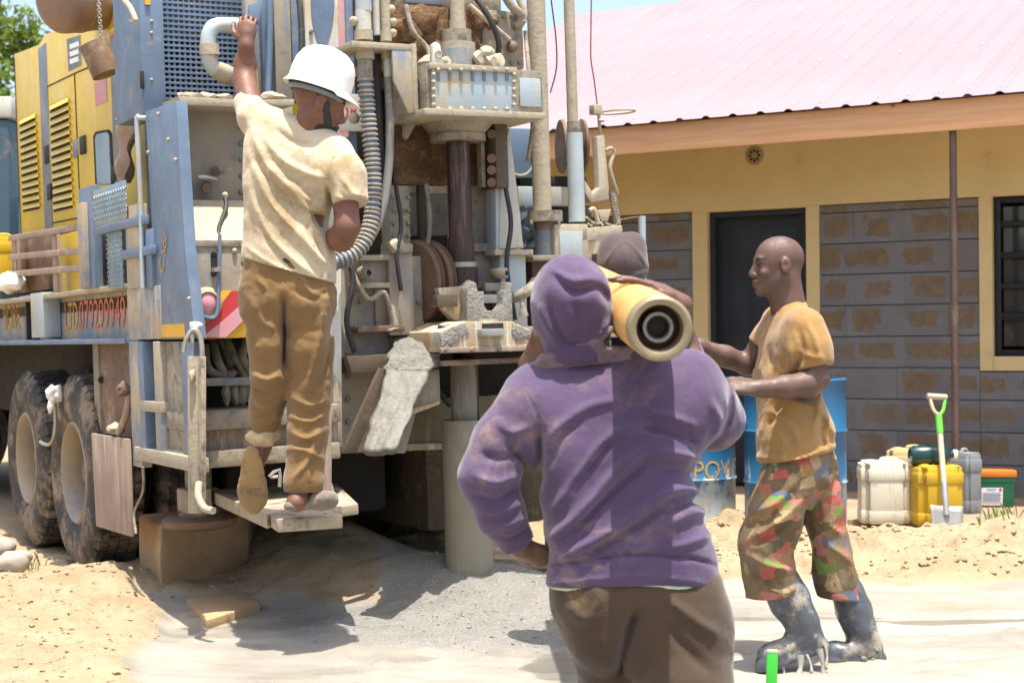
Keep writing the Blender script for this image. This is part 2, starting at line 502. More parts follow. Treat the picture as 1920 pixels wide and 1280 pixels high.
wet = t.math('MULTIPLY', t.ramp(t.noise(1.7, 5, 0.6, dist=0.8), 0.44, 0.62, 0.60, 0.26), t.ramp(fw_, 0.3, 0.7, 1.0, 0.18))
t.rough(t.math('MAXIMUM', wet, t.ramp(fs, 0.2, 0.7, 0.0, 0.95)))
t.b.inputs['Specular IOR Level'].default_value = 0.35
hgt = t.math('MULTIPLY', t.noise(70, 8, 0.72), t.ramp(t.math('ADD', fs, fg), 0.0, 0.8, 0.16, 1.0))
t.bump(hgt, 0.75, 0.02)
ground = link_mesh('ground', me, t.m, None, 180)
ground['kind'] = 'structure'

# loose clods and stones lying on it, as one mass
def scatter(name, n, region, size, mat_, seed, label=None):
    rr = random.Random(seed)
    V, F = [], []
    for _ in range(n):
        for _try in range(20):
            x, y = region(rr)
            s, g = masks(np.array([x]), np.array([y]))
            if rr.random() < max(s[0], 0.8 * g[0]): break
        else: continue
        z = gz(x, y)
        r = size[0] + (size[1] - size[0]) * rr.random() ** 5
        b = len(V)
        sx, sy, sz = r * rr.uniform(.7, 1.3), r * rr.uniform(.7, 1.3), r * rr.uniform(.5, .9)
        a = rr.uniform(0, 6.3)
        ca, sa = math.cos(a), math.sin(a)
        for (u, v, q) in ((1, 0, 0), (.2, 1, .1), (-1, .2, -.1), (-.1, -1, .1), (.55, .6, .6), (-.6, -.2, .75), (.4, -.5, .7), (0, 0, -1)):
            u, v = u * sx + rr.uniform(-.2, .2) * r, v * sy + rr.uniform(-.2, .2) * r
            V.append((x + u * ca - v * sa, y + u * sa + v * ca, z + r * 0.25 + q * sz))
        for f in ((0, 1, 4), (1, 2, 5), (2, 3, 5), (3, 0, 6), (0, 4, 6), (4, 1, 5), (4, 5, 6), (5, 3, 6), (0, 7, 1), (1, 7, 2), (2, 7, 3), (3, 7, 0)):
            F.append(tuple(b + i for i in f))
    me = bpy.data.meshes.new(name)
    me.from_pydata(V, [], F)
    o = link_mesh(name, me, mat_, None, 0)
    o['kind'] = 'stuff'
    if label: o['label'] = label
    return o
M['clod'] = mat('dry_earth_clod', (0.33, 0.245, 0.145), (0.25, 0.185, 0.11), 20, 0.95, bump=0)
M['grit'] = mat('grey_rock_chips', (0.17, 0.165, 0.148), (0.28, 0.27, 0.24), 25, 0.7, bump=0)
scatter('earth_clods', 2600, lambda r: (r.uniform(0.6, 3.6), r.uniform(8.0, 9.7)), (0.003, 0.022), M['clod'], 1)
scatter('earth_clods', 2400, lambda r: (r.uniform(-3.2, -1.3), r.uniform(5.4, 8.6)), (0.002, 0.014), M['clod'], 2)
scatter('rock_chips', 1500, lambda r: (r.uniform(-0.9, 0.9), r.uniform(6.2, 7.9)), (0.002, 0.009), M['grit'], 3)

# ============================================================ the house
HF = Frame(P(1430, 640, 11.86) - Vector((0, 0, P(1430, 640, 11.86).z)), R(-30))
house = thing('house', 'single storey yellow house with grey stone walls and metal roof coloured pale pink by sheen', 'house', HF.loc, HF.rot)
FZ = 0.12
def hx(px, py=640, y=0.0): return HF.T(px, py, y).x
def hz(px, py, y=0.0): return HF.T(px, py, y).z
t = NT('ochre_wall_paint')
c = t.mix(t.ramp(t.noise(2.5, 5), 0.3, 0.7), (0.62, 0.475, 0.235), (0.56, 0.425, 0.20))
c = t.mix(t.ramp(t.noise(5, 8, 0.7), 0.60, 0.75), c, (0.46, 0.33, 0.15))
t.col(c); t.rough(0.75); t.bump(t.noise(30, 6, 0.6), 0.35, 0.01)
M['ochre'] = t.m
M['mortar'] = mat('grey_mortar', (0.15, 0.147, 0.145), (0.125, 0.122, 0.12), 6, 0.9, bump=0.5, bscale=60)
def roof_left():
    lo, hi = -6.0, 2.0                       # left end of the roof, from where its edge crosses the sky
    e, d = HF.e, HF.R3 @ ray(1060, 41)
    z0, y0, tp = HF.T(1515, 264, -0.86).z + 0.20, -0.91, math.tan(R(23))
    k = (z0 + (e.y - y0) * tp - e.z) / (d.z - d.y * tp)
    return (e + d * k).x
exl = roof_left()
xl, xr = exl + 0.35, hx(1920) + 3.2
zb = hz(1685, 377)
ztop = 2.92
dx0, dx1 = hx(1328), hx(1513)
jx0, jx1 = hx(1300), hx(1538)
dz = hz(1420, 393)
wx0 = hx(1862)
wx1 = wx0 + 1.25
wz0, wz1 = hz(1870, 668), hz(1870, 368)
sx0, sx1, sz0 = hx(1837), wx1 + 0.10, hz(1880, 695)
# backing masonry with door and window openings
mb = MB()
mb.box(xl, dx0, 0.05, 0.25, 0, ztop).box(dx0, dx1, 0.05, 0.25, dz, ztop).box(dx1, wx0, 0.05, 0.25, 0, ztop)
mb.box(wx0, wx1, 0.05, 0.25, 0, wz0).box(wx0, wx1, 0.05, 0.25, wz1, ztop).box(wx1, xr, 0.05, 0.25, 0, ztop)
mb.box(xl, xl + 0.2, 0.25, 6.0, 0, ztop).box(xr - 0.2, xr, 0.25, 6.0, 0, ztop).box(xl, xr, 6.0, 6.2, 0, ztop)
mb.build('wall', M['mortar'], house, smooth=0)
MB().box(xl + 0.2, xr - 0.2, 0.25, 6.0, 0.0, FZ + 0.002).build('inner_floor', M['mortar'], house, smooth=0)
# plaster: the band above, the strips beside door and window
mb = MB()
mb.box(xl, dx0 - 0.0, -0.004, 0.05, zb, ztop).box(dx0, dx1, -0.004, 0.2, dz, ztop).box(dx1, wx0, -0.004, 0.05, zb, ztop)
mb.box(wx0, wx1, -0.004, 0.05, wz1, ztop).box(wx1, xr, -0.004, 0.05, zb, ztop)
mb.build('plaster_band', M['ochre'], house, smooth=0)
for x0, x1, z0, z1 in ((jx0, dx0, FZ, zb), (dx1, jx1, FZ, zb), (sx0, wx0, sz0, zb), (wx1, sx1, sz0, zb), (wx0, wx1, sz0, wz0)):
    MB().box(x0, x1, -0.006, 0.05, z0, z1).build('plaster_strip', M['ochre'], house, bevel=0.005, smooth=0)
# stone blocks
t = NT('smeared_stone_block')
sep = t.n('ShaderNodeSeparateXYZ')
oi = t.n('ShaderNodeObjectInfo')
off = t.n('ShaderNodeVectorMath', operation='ADD')
t.l(t.tc.outputs['Object'], off.inputs[0])
cmb = t.n('ShaderNodeCombineXYZ')
for i in range(3): t.l(t.math('MULTIPLY', oi.outputs['Random'], 37.0 + 11 * i), cmb.inputs[i])
t.l(cmb.outputs[0], off.inputs[1])
vec = off.outputs[0]
t.l(t.tc.outputs['Object'], sep.inputs[0])
nz = t.math('MULTIPLY', t.math('SUBTRACT', t.noise(11, 7, 0.7, vec), 0.5), 0.22)
rx = t.math('ADD', t.math('ABSOLUTE', t.math('ADD', sep.outputs[0], t.math('MULTIPLY', t.math('SUBTRACT', oi.outputs['Random'], 0.5), 0.08))), nz)
rz = t.math('ADD', t.math('ABSOLUTE', t.math('ADD', sep.outputs[2], -0.008)), t.math('MULTIPLY', nz, 0.7))
mk = t.math('MULTIPLY', t.ramp(t.math('MULTIPLY', rx, t.ramp(t.math('FRACT', t.math('MULTIPLY', oi.outputs['Random'], 7.31)), 0.0, 1.0, 0.85, 1.5)), 0.115, 0.14, 1, 0), t.ramp(t.math('MULTIPLY', rz, t.ramp(t.math('FRACT', t.math('MULTIPLY', oi.outputs['Random'], 13.7)), 0.0, 1.0, 0.8, 1.35)), 0.050, 0.070, 1, 0))
mk = t.math('MULTIPLY', mk, t.ramp(oi.outputs['Random'], 0.04, 0.5, 0.15, 1.0))
stone = t.mix(t.ramp(t.noise(14, 6, 0.7, vec), 0.35, 0.65), (0.185, 0.128, 0.076), (0.14, 0.10, 0.066))
grey = t.mix(t.ramp(t.noise(3, 5, 0.6, vec), 0.3, 0.7), (0.175, 0.172, 0.175), (0.135, 0.133, 0.136))
grey = t.mix(t.ramp(t.noise(40, 4, 0.8, vec), 0.70, 0.76), grey, (0.42, 0.37, 0.29))
t.col(t.mix(mk, grey, stone)); t.rough(0.9)
t.bump(t.math('SUBTRACT', t.noise(50, 6, 0.7, vec), t.math('MULTIPLY', mk, 0.5)), 0.5, 0.008)
M['block'] = t.m
CH, BL = 0.2235, 0.372
_blk = {}
def block_mesh(w, h):
    k = (round(w, 3), round(h, 3))
    if k not in _blk:
        mb = MB().box(-w / 2, w / 2, 0, 0.05, -h / 2, h / 2)
        bmesh.ops.recalc_face_normals(mb.bm, faces=mb.bm.faces[:])
        me = bpy.data.meshes.new('stone_block')
        mb.bm.to_mesh(me); mb.bm.free()
        me.materials.append(M['block'])
        _blk[k] = me
    return _blk[k]
def blocks(x0, x1, z0, z1):
    row, z = int(round((z0 - FZ) / CH)), z0
    while z < z1 - 0.03:
        h = min(CH, z1 - z) - 0.007
        x = x0 - (0.5 * BL if row % 2 else 0.12)
        while x < x1 - 0.002:
            a, b = max(x, x0), min(x + BL, x1)
            if b - a > 0.02:
                o = bpy.data.objects.new('stone_block', block_mesh(b - a - 0.001, h))
                COL.objects.link(o)
                o.parent = house
                o.location = ((a + b) / 2, 0.002 + RNG.uniform(0, 0.006), z + h / 2)
            x += BL
        z += CH
        row += 1
blocks(hx(1090), jx0 - 0.002, FZ, zb - 0.001)
blocks(jx1 + 0.002, sx0 - 0.002, FZ, zb - 0.001)
zz = FZ + math.floor((sz0 - FZ) / CH) * CH
blocks(sx0, sx1 + 0.5, FZ, sz0 - 0.001)
# door: dark folded steel leaf standing in its frame
M['doorpaint'] = mat('navy_steel_door', (0.016, 0.021, 0.029), (0.021, 0.027, 0.035), 3, 0.5, dirt=(0.10, 0.085, 0.06), amt=0.1)
dr = MB().box(dx0 + 0.04, dx1 - 0.04, 0.14, 0.17, FZ + 0.02, dz - 0.04).build('door', M['doorpaint'], house)
for k in range(3):
    for zlo, zhi in ((FZ + 0.10, FZ + 0.78), (FZ + 0.84, FZ + 1.5), (FZ + 1.56, dz - 0.12)):
        wdt = (dx1 - dx0 - 0.2) / 3
        MB().box(dx0 + 0.1 + k * wdt + 0.015, dx0 + 0.1 + (k + 1) * wdt - 0.015, 0.136, 0.1425, zlo, zhi).build('door_panel', M['doorpaint'], dr, bevel=0.006)
fr = MB().box(dx0, dx0 + 0.04, 0.05, 0.19, FZ, dz).box(dx1 - 0.04, dx1, 0.05, 0.19, FZ, dz).box(dx0 + 0.04, dx1 - 0.04, 0.05, 0.19, dz - 0.04, dz).build('door_frame', M['doorpaint'], house)
# window
M['blackpaint'] = mat('black_window_steel', (0.012, 0.013, 0.016), None, 5, 0.45, bump=0.1)
t = NT('dim_window_glass')
t.col((0.035, 0.035, 0.032)); t.rough(0.06); t.b.inputs['Specular IOR Level'].default_value = 0.6
M['pane'] = t.m
wn_ = MB()
fw = 0.045
wn_.box(wx0, wx0 + fw, 0.05, 0.10, wz0, wz1).box(wx1 - fw, wx1, 0.05, 0.10, wz0, wz1)
wn_.box(wx0 + fw, wx1 - fw, 0.05, 0.10, wz1 - fw, wz1).box(wx0 + fw, wx1 - fw, 0.05, 0.10, wz0, wz0 + fw)
win = wn_.build('window', M['blackpaint'], house, bevel=0.004)
bars = [hz(1870, y) for y in (420, 479, 536, 592)]
edges = [wz1 - fw] + bars + [wz0 + fw]
for i, z in enumerate(bars):
    MB().box(wx0 + fw, wx1 - fw, 0.052, 0.09, z - (0.03 if i == 3 else 0.02), z + 0.02).build('glazing_bar', M['blackpaint'], win, bevel=0.003)
for a, b in zip(edges, edges[1:]):
    for k in range(2):
        xa = wx0 + fw + k * (wx1 - wx0 - 2 * fw) / 2
        MB().box(xa + 0.012, xa + (wx1 - wx0 - 2 * fw) / 2 - 0.012, 0.086, 0.092, b + 0.024, a - 0.024).build('window_pane', M['pane'], win, smooth=0)
MB().box((wx0 + wx1) / 2 - 0.018, (wx0 + wx1) / 2 + 0.018, 0.054, 0.089, wz0 + fw, wz1 - fw).build('mullion', M['blackpaint'], win, bevel=0.003)
MB().box(wx0 - 0.3, wx1 + 0.3, 0.9, 0.92, 0.2, 2.6).build('curtain', mat('ochre_curtain', (0.22, 0.17, 0.05), None, 3, 0.9, streak=(0.13, 0.10, 0.04)), house, smooth=0)
# round ventilator under the eaves
vc = HF.T(1415, 292, -0.004)
M['vent'] = mat('dusty_vent_plastic', (0.36, 0.28, 0.15), None, 6, 0.7)
vt = MB().torus(vc, (0, 1, 0), 0.062, 0.010, 28, 8).cyl(vc + Vector((0, 0.002, 0)), vc + Vector((0, -0.008, 0)), 0.06, n=28).build('ventilator', M['vent'], house)
for k in range(8):
    a = 2 * math.pi * k / 8
    p = vc + Vector((math.cos(a) * 0.036, -0.010, math.sin(a) * 0.036))
    MB().ball(p, 0.013, 0.004, 0.009, 8, Matrix.Rotation(-a, 3, 'Y')).build('vent_hole', M['dark'], vt)
# eaves board, roof sheets
YE = -0.86
fz0 = HF.T(1515, 264, YE).z
t = NT('knotty_eaves_board')
gr = t.noise(6, 6, 0.6, stretch=(0.25, 1, 6), dist=0.6)
c = t.mix(t.ramp(gr, 0.35, 0.65), (0.66, 0.36, 0.175), (0.58, 0.295, 0.135))
vo = t.n('ShaderNodeTexVoronoi'); vo.inputs['Scale'].default_value = 3.4
mp = t.n('ShaderNodeMapping'); mp.inputs['Scale'].default_value = (1, 0.1, 1.6); t.l(t.tc.outputs['Object'], mp.inputs[0]); t.l(mp.outputs[0], vo.inputs['Vector'])
c = t.mix(t.ramp(vo.outputs['Distance'], 0.045, 0.10, 0.85, 0.0), c, (0.17, 0.06, 0.025))
t.col(c); t.rough(0.65); t.bump(gr, 0.2, 0.004)
MB().box(exl, xr + 0.3, YE, YE + 0.028, fz0, fz0 + 0.20).build('eaves_board', t.m, house, bevel=0.004)
MB().box(exl, xr + 0.3, YE + 0.03, 0.0, fz0 + 0.11, fz0 + 0.125).build('soffit', M['ochre'], house, smooth=0)
PITCH = R(23)
t = NT('sheen_pale_roof_sheet')
c = t.mix(t.ramp(t.noise(0.8, 4), 0.35, 0.65), (0.295, 0.198, 0.198), (0.272, 0.178, 0.180))  # red paint made pale pink: gloss and sky sheen put into the colour
c = t.mix(t.ramp(t.noise(5, 7, 0.7), 0.6, 0.8), c, (0.305, 0.215, 0.212))
t.col(c); t.rough(0.38); t.b.inputs['Specular IOR Level'].default_value = 0.5
M['roof'] = t.m
def sheet_profile():
    """one metre of box-rib sheet: (x, height)"""
    pr = []
    for k in range(5):
        x = k * 0.2
        pr += [(x, 0), (x + 0.022, 0.015), (x + 0.044, 0.015), (x + 0.066, 0)]
    pr.append((1.064, 0.0))
    return pr
def roof_sheet_mesh(length):
    pr = sheet_profile()
    bm = bmesh.new()
    cols = []
    for j in range(2):
        d = j * length
        cols.append([bm.verts.new((x, d * math.cos(PITCH) - h * math.sin(PITCH), d * math.sin(PITCH) + h * math.cos(PITCH))) for x, h in pr])
    for k in range(len(pr) - 1): bm.faces.new([cols[0][k], cols[0][k + 1], cols[1][k + 1], cols[1][k]])
    me = bpy.data.meshes.new('roof_sheet')
    bm.to_mesh(me); bm.free()
    me.materials.append(M['roof'])
    return me
RL = 4.6
rme = roof_sheet_mesh(RL)
nsh = int((xr + 0.3 - exl) / 1.0) + 1
for k in range(nsh):
    o = bpy.data.objects.new('roof_sheet', rme)
    COL.objects.link(o)
    o.parent = house
    o.location = (exl - 0.03 + k * 1.0, YE - 0.05, fz0 + 0.202 + (0.0015 if k % 2 else 0))
    md = o.modifiers.new('thickness', 'SOLIDIFY'); md.thickness = 0.0015
# far slope of the roof, seen only from elsewhere
yr = YE - 0.05 + RL * math.cos(PITCH)
zr = fz0 + 0.20 + RL * math.sin(PITCH)
MB().prism([(exl - 0.03, yr + 0.01, zr), (exl - 0.03, yr + 3.6, zr - 3.6 * math.tan(PITCH)), (exl - 0.03, yr + 3.6, zr - 3.6 * math.tan(PITCH) - 0.02), (exl - 0.03, yr + 0.01, zr - 0.02)], (nsh + 0.05, 0, 0)).build('rear_roof_slope', M['roof'], house, smooth=0)
MB().prism([(xl, 0.3, ztop - 0.06), (xl, 6.1, ztop - 0.3), (xl, yr, zr - 0.12)], (0.2, 0, 0)).build('gable_wall', M['ochre'], house, smooth=0)
# roofing screws: rows over the purlins, too small to pick out one by one
mb = MB()
for k in range(nsh):
    for q in range(5):
        for d in (0.10, 1.35, 2.6, 3.85):
            x = exl - 0.03 + k + q * 0.2 + 0.033 + (RNG.uniform(-0.004, 0.004))
            y = YE - 0.05 + d * math.cos(PITCH) - 0.015 * math.sin(PITCH)
            z = fz0 + 0.205 + d * math.sin(PITCH) + 0.015 * math.cos(PITCH)
            mb.cyl((x, y, z), (x, y - 0.012 * math.sin(PITCH), z + 0.012 * math.cos(PITCH)), 0.009, 0.005, 7)
mb.build('roof_screws', M['white'], house, kind='stuff')
# veranda floor and the post carrying the eaves
M['floor'] = mat('dirty_screed', (0.27, 0.20, 0.135), (0.21, 0.155, 0.105), 4, 0.9, dirt=(0.38, 0.28, 0.17), amt=0.4, dscale=2, bump=0.5, bscale=40)
MB().box(xl, xr, -1.75, 0.049, -0.05, FZ).build('veranda_floor', M['floor'], house, bevel=0.01)
pb = HF.T(1790, 640, YE + 0.06)
MB().cyl((pb.x, pb.y, FZ), (pb.x, pb.y, fz0 + 0.10), 0.024, n=16).build('veranda_post', mat('brown_post_paint', (0.085, 0.05, 0.04), (0.12, 0.08, 0.065), 5, 0.4, dirt=(0.25, 0.19, 0.13), amt=0.2), house)
# ============================================================ the drilling truck
TR = Frame(P(340, 640, 6.95) - Vector((0, 0, P(340, 640, 6.95).z)), R(29), R(-1.5))
TK = thing('drilling_truck', 'muddy blue and yellow borehole drilling truck with drill head and twin rear wheels', 'drilling rig', TR.loc, TR.rot)

def tr(name, mat_, x0, y0, x1, y1, t, d, bev=0.004, parent=None, label=None):
    """box whose rear-facing front lies on plane t, read off the photograph"""
    xm, ym = (x0 + x1) / 2, (y0 + y1) / 2
    return MB().box(TR.T(x0, ym, t).x, TR.T(x1, ym, t).x, t, t + d, TR.T(xm, y1, t).z, TR.T(xm, y0, t).z).build(name, mat_, parent or TK, bevel=bev, label=label)
def tq(name, mat_, pts, t, d, bev=0.004, parent=None, label=None):
    return MB().prism([TR.T(x, y, t) for x, y in pts], (0, d, 0)).build(name, mat_, parent or TK, bevel=bev, label=label)
def sr(name, mat_, x0, y0, x1, y1, s, d, bev=0.004, parent=None, label=None):
    """box whose left face lies on side plane s"""
    xm, ym = (x0 + x1) / 2, (y0 + y1) / 2
    return MB().box(s, s + d, TR.S(x1, ym, s).y, TR.S(x0, ym, s).y, TR.S(xm, y1, s).z, TR.S(xm, y0, s).z).build(name, mat_, parent or TK, bevel=bev, label=label)
def sq(name, mat_, pts, s, d, bev=0.004, parent=None, label=None):
    return MB().prism([TR.S(x, y, s) for x, y in pts], (d, 0, 0)).build(name, mat_, parent or TK, bevel=bev, label=label)
def tt(name, mat_, pts, r, smooth=6, parent=None, n=12, label=None):
    return MB().tube([TR.T(x, y, t) for x, y, t in pts], r, n, smooth=smooth).build(name, mat_, parent or TK, smooth=50, label=label)
def tcyl(name, mat_, x, y0, y1, t, wpx, parent=None, n=24, r1=None):
    """upright cylinder, its axis at t"""
    a, b = TR.T(x, y0, t), TR.T(x, y1, t)
    r = wpx / 2 * (EYE - TR.M @ a).length / FPX
    return MB().cyl((b.x, t, b.z), (b.x, t, a.z), r, n=n).build(name, mat_, parent or TK)

def text(name, body, mat_, parent, corner, ux, uz, w_, h_, shear=0.0):
    """flat lettering, corner = lower left, w_ x h_ metres"""
    cu = bpy.data.curves.new(name, 'FONT')
    cu.body = body
    cu.size = 1
    cu.resolution_u = 3
    ob = bpy.data.objects.new(name, cu)
    COL.objects.link(ob)
    me = bpy.data.meshes.new_from_object(ob.evaluated_get(bpy.context.evaluated_depsgraph_get()))
    bpy.data.objects.remove(ob)
    bpy.data.curves.remove(cu)
    co = np.zeros(len(me.vertices) * 3, np.float32)
    me.vertices.foreach_get('co', co)
    co = co.reshape(-1, 3)
    mn, mx = co.min(0), co.max(0)
    u = (co[:, 0] - mn[0]) / (mx[0] - mn[0])
    v = (co[:, 1] - mn[1]) / max(1e-6, mx[1] - mn[1])
    u = u + shear * v
    ux, uz, corner = np.array(Vector(ux).normalized()), np.array(Vector(uz).normalized()), np.array(corner)
    out = corner + u[:, None] * w_ * ux + v[:, None] * h_ * uz
    me.vertices.foreach_set('co', out.astype(np.float32).ravel())
    me.update()
    me.name = name
    me.materials.clear()
    return link_mesh(name, me, mat_, parent, 0)
def side_text(name, body, mat_, parent, x0, y0, x1, y1, s):
    a, b = TR.S(x0, y1, s), TR.S(x1, y1, s)
    hgt = TR.S((x0 + x1) / 2, y0, s).z - TR.S((x0 + x1) / 2, y1, s).z
    return text(name, body, mat_, parent, a, (0, -1, 0), (0, 0, 1), (b - a).length, hgt)

W_ = 2.45
# ---- chassis, hidden heart of the truck
MB().box(0.45, 2.0, 0.9, 7.2, 0.72, 1.22).build('chassis', M['dark'], TK)  # coloured dark to stand for the shade under the deck
MB().box(0.10, W_ - 0.1, 0.55, 7.4, 1.40, 1.462).build('deck_floor', M['darkmud'], TK)
# ---- side beam with lettering
zt, zbm = TR.S(200, 547, 0.02).z, TR.S(200, 634, 0.02).z
y_end, y_far = TR.S(240, 590, 0.02).y, 7.4
beam = MB().box(0.10, 0.125, y_end, y_far, zbm, zt).build('side_beam', M['bluedirty'], TK)
MB().box(0.0, 0.13, y_end, y_far, zt, zt + 0.028).build('beam_flange', M['mudlight'], beam, bevel=0.003)
MB().box(0.0, 0.13, y_end, y_far, zbm - 0.028, zbm).build('beam_flange', M['blue'], beam, bevel=0.003)
sr('beam_rib', M['lightblue'], 58, 549, 80, 633, -0.004, 0.10, parent=beam)
for yy in (TR.S(42, 590, 0).y, TR.S(30, 590, 0).y):
    MB().box(0.06, 0.10, yy, yy + 0.02, zbm, zt).build('beam_cable', M['black'], beam, bevel=0.004)
side_text('lettering', 'LTD.', M['yellowtext'], beam, 123, 567, 150, 619, 0.096)
side_text('lettering', '079299949', M['orangetext'], beam, 150, 561, 236, 617, 0.096)
side_text('lettering', 'BORE', M['yellowtext'], beam, 8, 572, 38, 617, 0.096)
MB().box(W_ - 0.125, W_ - 0.10, 0.0, y_far, zbm, zt).build('side_beam', M['bluedirty'], TK)
# ---- corner plate, tall side panel
sr('corner_plate', M['bluedirty'], 239, 538, 300, 636, -0.012, 0.12)
pan = sq('side_panel', M['blue'], [(272, 210), (330, 189), (338, 330), (347, 470), (366, 634), (294, 634), (283, 400)], -0.004, 0.05)
sr('marker_plate', M['amber'], 294, 608, 345, 632, -0.008, 0.004, 0, parent=pan)
a = TR.S(306, 514, -0.008)
text('lettering', 'C.Sor', M['yellowtext'], pan, a, Vector((0, -0.5, 1.0)), Vector((0, 0.9, 0.45)), 0.19, 0.07)
for x, y in ((297, 214), (316, 262), (278, 286), (330, 300), (355, 560), (300, 560)):
    MB().ball(TR.S(x, y, -0.006), 0.010, n=8).build('rivet', M['mudlight'], pan)
tt('drip_rail', M['mudlight'], [(327, 190, 0.0), (333, 300, 0.0), (345, 400, 0.0), (352, 470, 0.0)], 0.006, parent=pan, n=6)
# ---- radiator grille and the blue frame round it
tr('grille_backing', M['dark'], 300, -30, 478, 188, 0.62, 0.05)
gl = tr('grille_frame', M['blue'], 264, -40, 308, 214, 0.50, 0.45)
mb = MB()
a, b = TR.T(306, 90, 0.56), TR.T(476, 90, 0.56)
zt_, zb_ = TR.T(390, -30, 0.56).z, TR.T(390, 188, 0.56).z
nx_, nz_ = 17, 22
for k in range(nx_ + 1):
    x = a.x + (b.x - a.x) * k / nx_
    mb.box(x - 0.0045, x + 0.0045, 0.56, 0.572, zb_, zt_)
for k in range(nz_ + 1):
    z = zb_ + (zt_ - zb_) * k / nz_
    mb.box(a.x, b.x, 0.558, 0.57, z - 0.0055, z + 0.0055)
mb.build('grille_mesh', M['blue'], gl, kind='stuff', smooth=0)
tr('hinge', M['dark'], 264, 133, 271, 166, 0.49, 0.02, parent=gl)
tr('marker_plate', M['amber'], 272, -6, 282, 9, 0.49, 0.01, 0, parent=gl)
for y in (40, 62, 150): MB().ball(TR.T(284, y, 0.5), 0.008, n=8).build('rivet', M['mudlight'], gl)
# ---- curved pipe in front of the grille
lp = tt('coolant_pipe', M['lightblue'], [(468, 50, 0.36), (430, 48, 0.34), (402, 50, 0.32), (391, 70, 0.32), (391, 105, 0.32), (402, 130, 0.33), (425, 140, 0.36), (445, 146, 0.4)], 0.036, 6)
MB().cyl(TR.T(392, 84, 0.32), TR.T(393, 104, 0.32), 0.046).build('pipe_clamp', M['mudlight'], lp)
MB().tube([TR.T(400, 128, 0.33), TR.T(420, 138, 0.35), TR.T(436, 144, 0.38)], [0.04, 0.047, 0.044], 12, smooth=4).build('mud_crust', M['mudlight'], lp, smooth=50)
# ---- yellow engine canopy
SC_ = 0.22
can = sq('engine_canopy', M['yellow'], [(26, 102), (73, 84), (84, 66), (262, -12), (300, -34), (300, 450), (250, 430), (40, 452)], SC_, 1.6, 0.006)
sq('canopy_strip', M['greystrip'], [(71, 92), (85, 80), (98, 432), (84, 436)], SC_ - 0.006, 0.02, parent=can)
sq('canopy_strip', M['greystrip'], [(205, 62), (221, 56), (228, 345), (214, 348)], SC_ - 0.006, 0.02, parent=can)
sq('canopy_strip', M['greystrip'], [(262, -2), (280, -10), (292, 430), (278, 432)], SC_ - 0.008, 0.02, parent=can)
def louvres(x0, x1, yt0, yt1, yb0, yb1, n):
    rec = sq('louvre_recess', M['dark'], [(x0, yt0), (x1, yt1), (x1 + 9, yb1), (x0 + 7, yb0)], SC_ - 0.004, 0.01, 0, parent=can)
    for k in range(n):
        f0, f1 = k / n, (k + 0.62) / n
        q = []
        for f in (f0, f1):
            l = (x0 + 7 * f, yt0 + (yb0 - yt0) * f)
            r = (x1 + 9 * f, yt1 + (yb1 - yt1) * f)
            q.append((l, r))
        a_, b_ = TR.S(*q[0][0], SC_ - 0.002), TR.S(*q[0][1], SC_ - 0.002)
        c_, d_ = TR.S(*q[1][1], SC_ - 0.022), TR.S(*q[1][0], SC_ - 0.022)
        MB().prism([a_, b_, c_, d_], (0.004, 0, 0.002)).build('louvre_slat', M['yellow'], can, smooth=0)
louvres(36, 64, 226, 212, 398, 392, 13)
louvres(93, 126, 198, 182, 398, 390, 14)
def door_edge(pts):
    MB().tube([TR.S(x, y, SC_ - 0.001) for x, y in pts], 0.005, 5).build('door_seam', M['dark'], can)
door_edge([(86, 164), (140, 138), (205, 110)])
door_edge([(140, 138), (152, 425)])
door_edge([(222, 95), (268, 74)])
door_edge([(27, 110), (40, 445)])
door_edge([(90, 420), (150, 408)])
for x, y, w2, h2 in ((153, 272, 9, 34), (211, 325, 8, 30), (86, 290, 7, 34), (91, 360, 7, 30)):
    hd = sr('door_handle', M['dark'], x - w2 / 2, y - h2 / 2, x + w2 / 2, y + h2 / 2, SC_ - 0.014, 0.014, 0.003, parent=can)
sr('latch', M['greystrip'], 136, 262, 144, 295, SC_ - 0.01, 0.012, 0.002, parent=can)
st = sq('sticker', M['greystrip'], [(125, 74), (150, 66), (152, 122), (128, 134)], SC_ - 0.004, 0.004, 0, parent=can)
for k in range(3):
    sq('sticker_line', M['white'], [(130, 84 + 14 * k), (146, 78 + 14 * k), (147, 87 + 14 * k), (131, 93 + 14 * k)], SC_ - 0.007, 0.002, 0, parent=st)
sq('sticker', M['pink'], [(176, 158), (198, 146), (200, 190), (179, 199)], SC_ - 0.004, 0.004, 0, parent=can, label='pale warning sticker')
wf = sq('canopy_window', M['dark'], [(178, 247), (201, 243), (207, 250), (211, 346), (178, 346), (174, 256)], SC_ - 0.01, 0.01, 0.004, parent=can)
sq('glass', M['glassblue'], [(181, 252), (200, 248), (204, 254), (207, 345), (182, 345), (178, 260)], SC_ - 0.014, 0.004, 0, parent=wf)
sr('lamp', M['amber'], 206, 54, 214, 66, SC_ - 0.03, 0.03, parent=can)
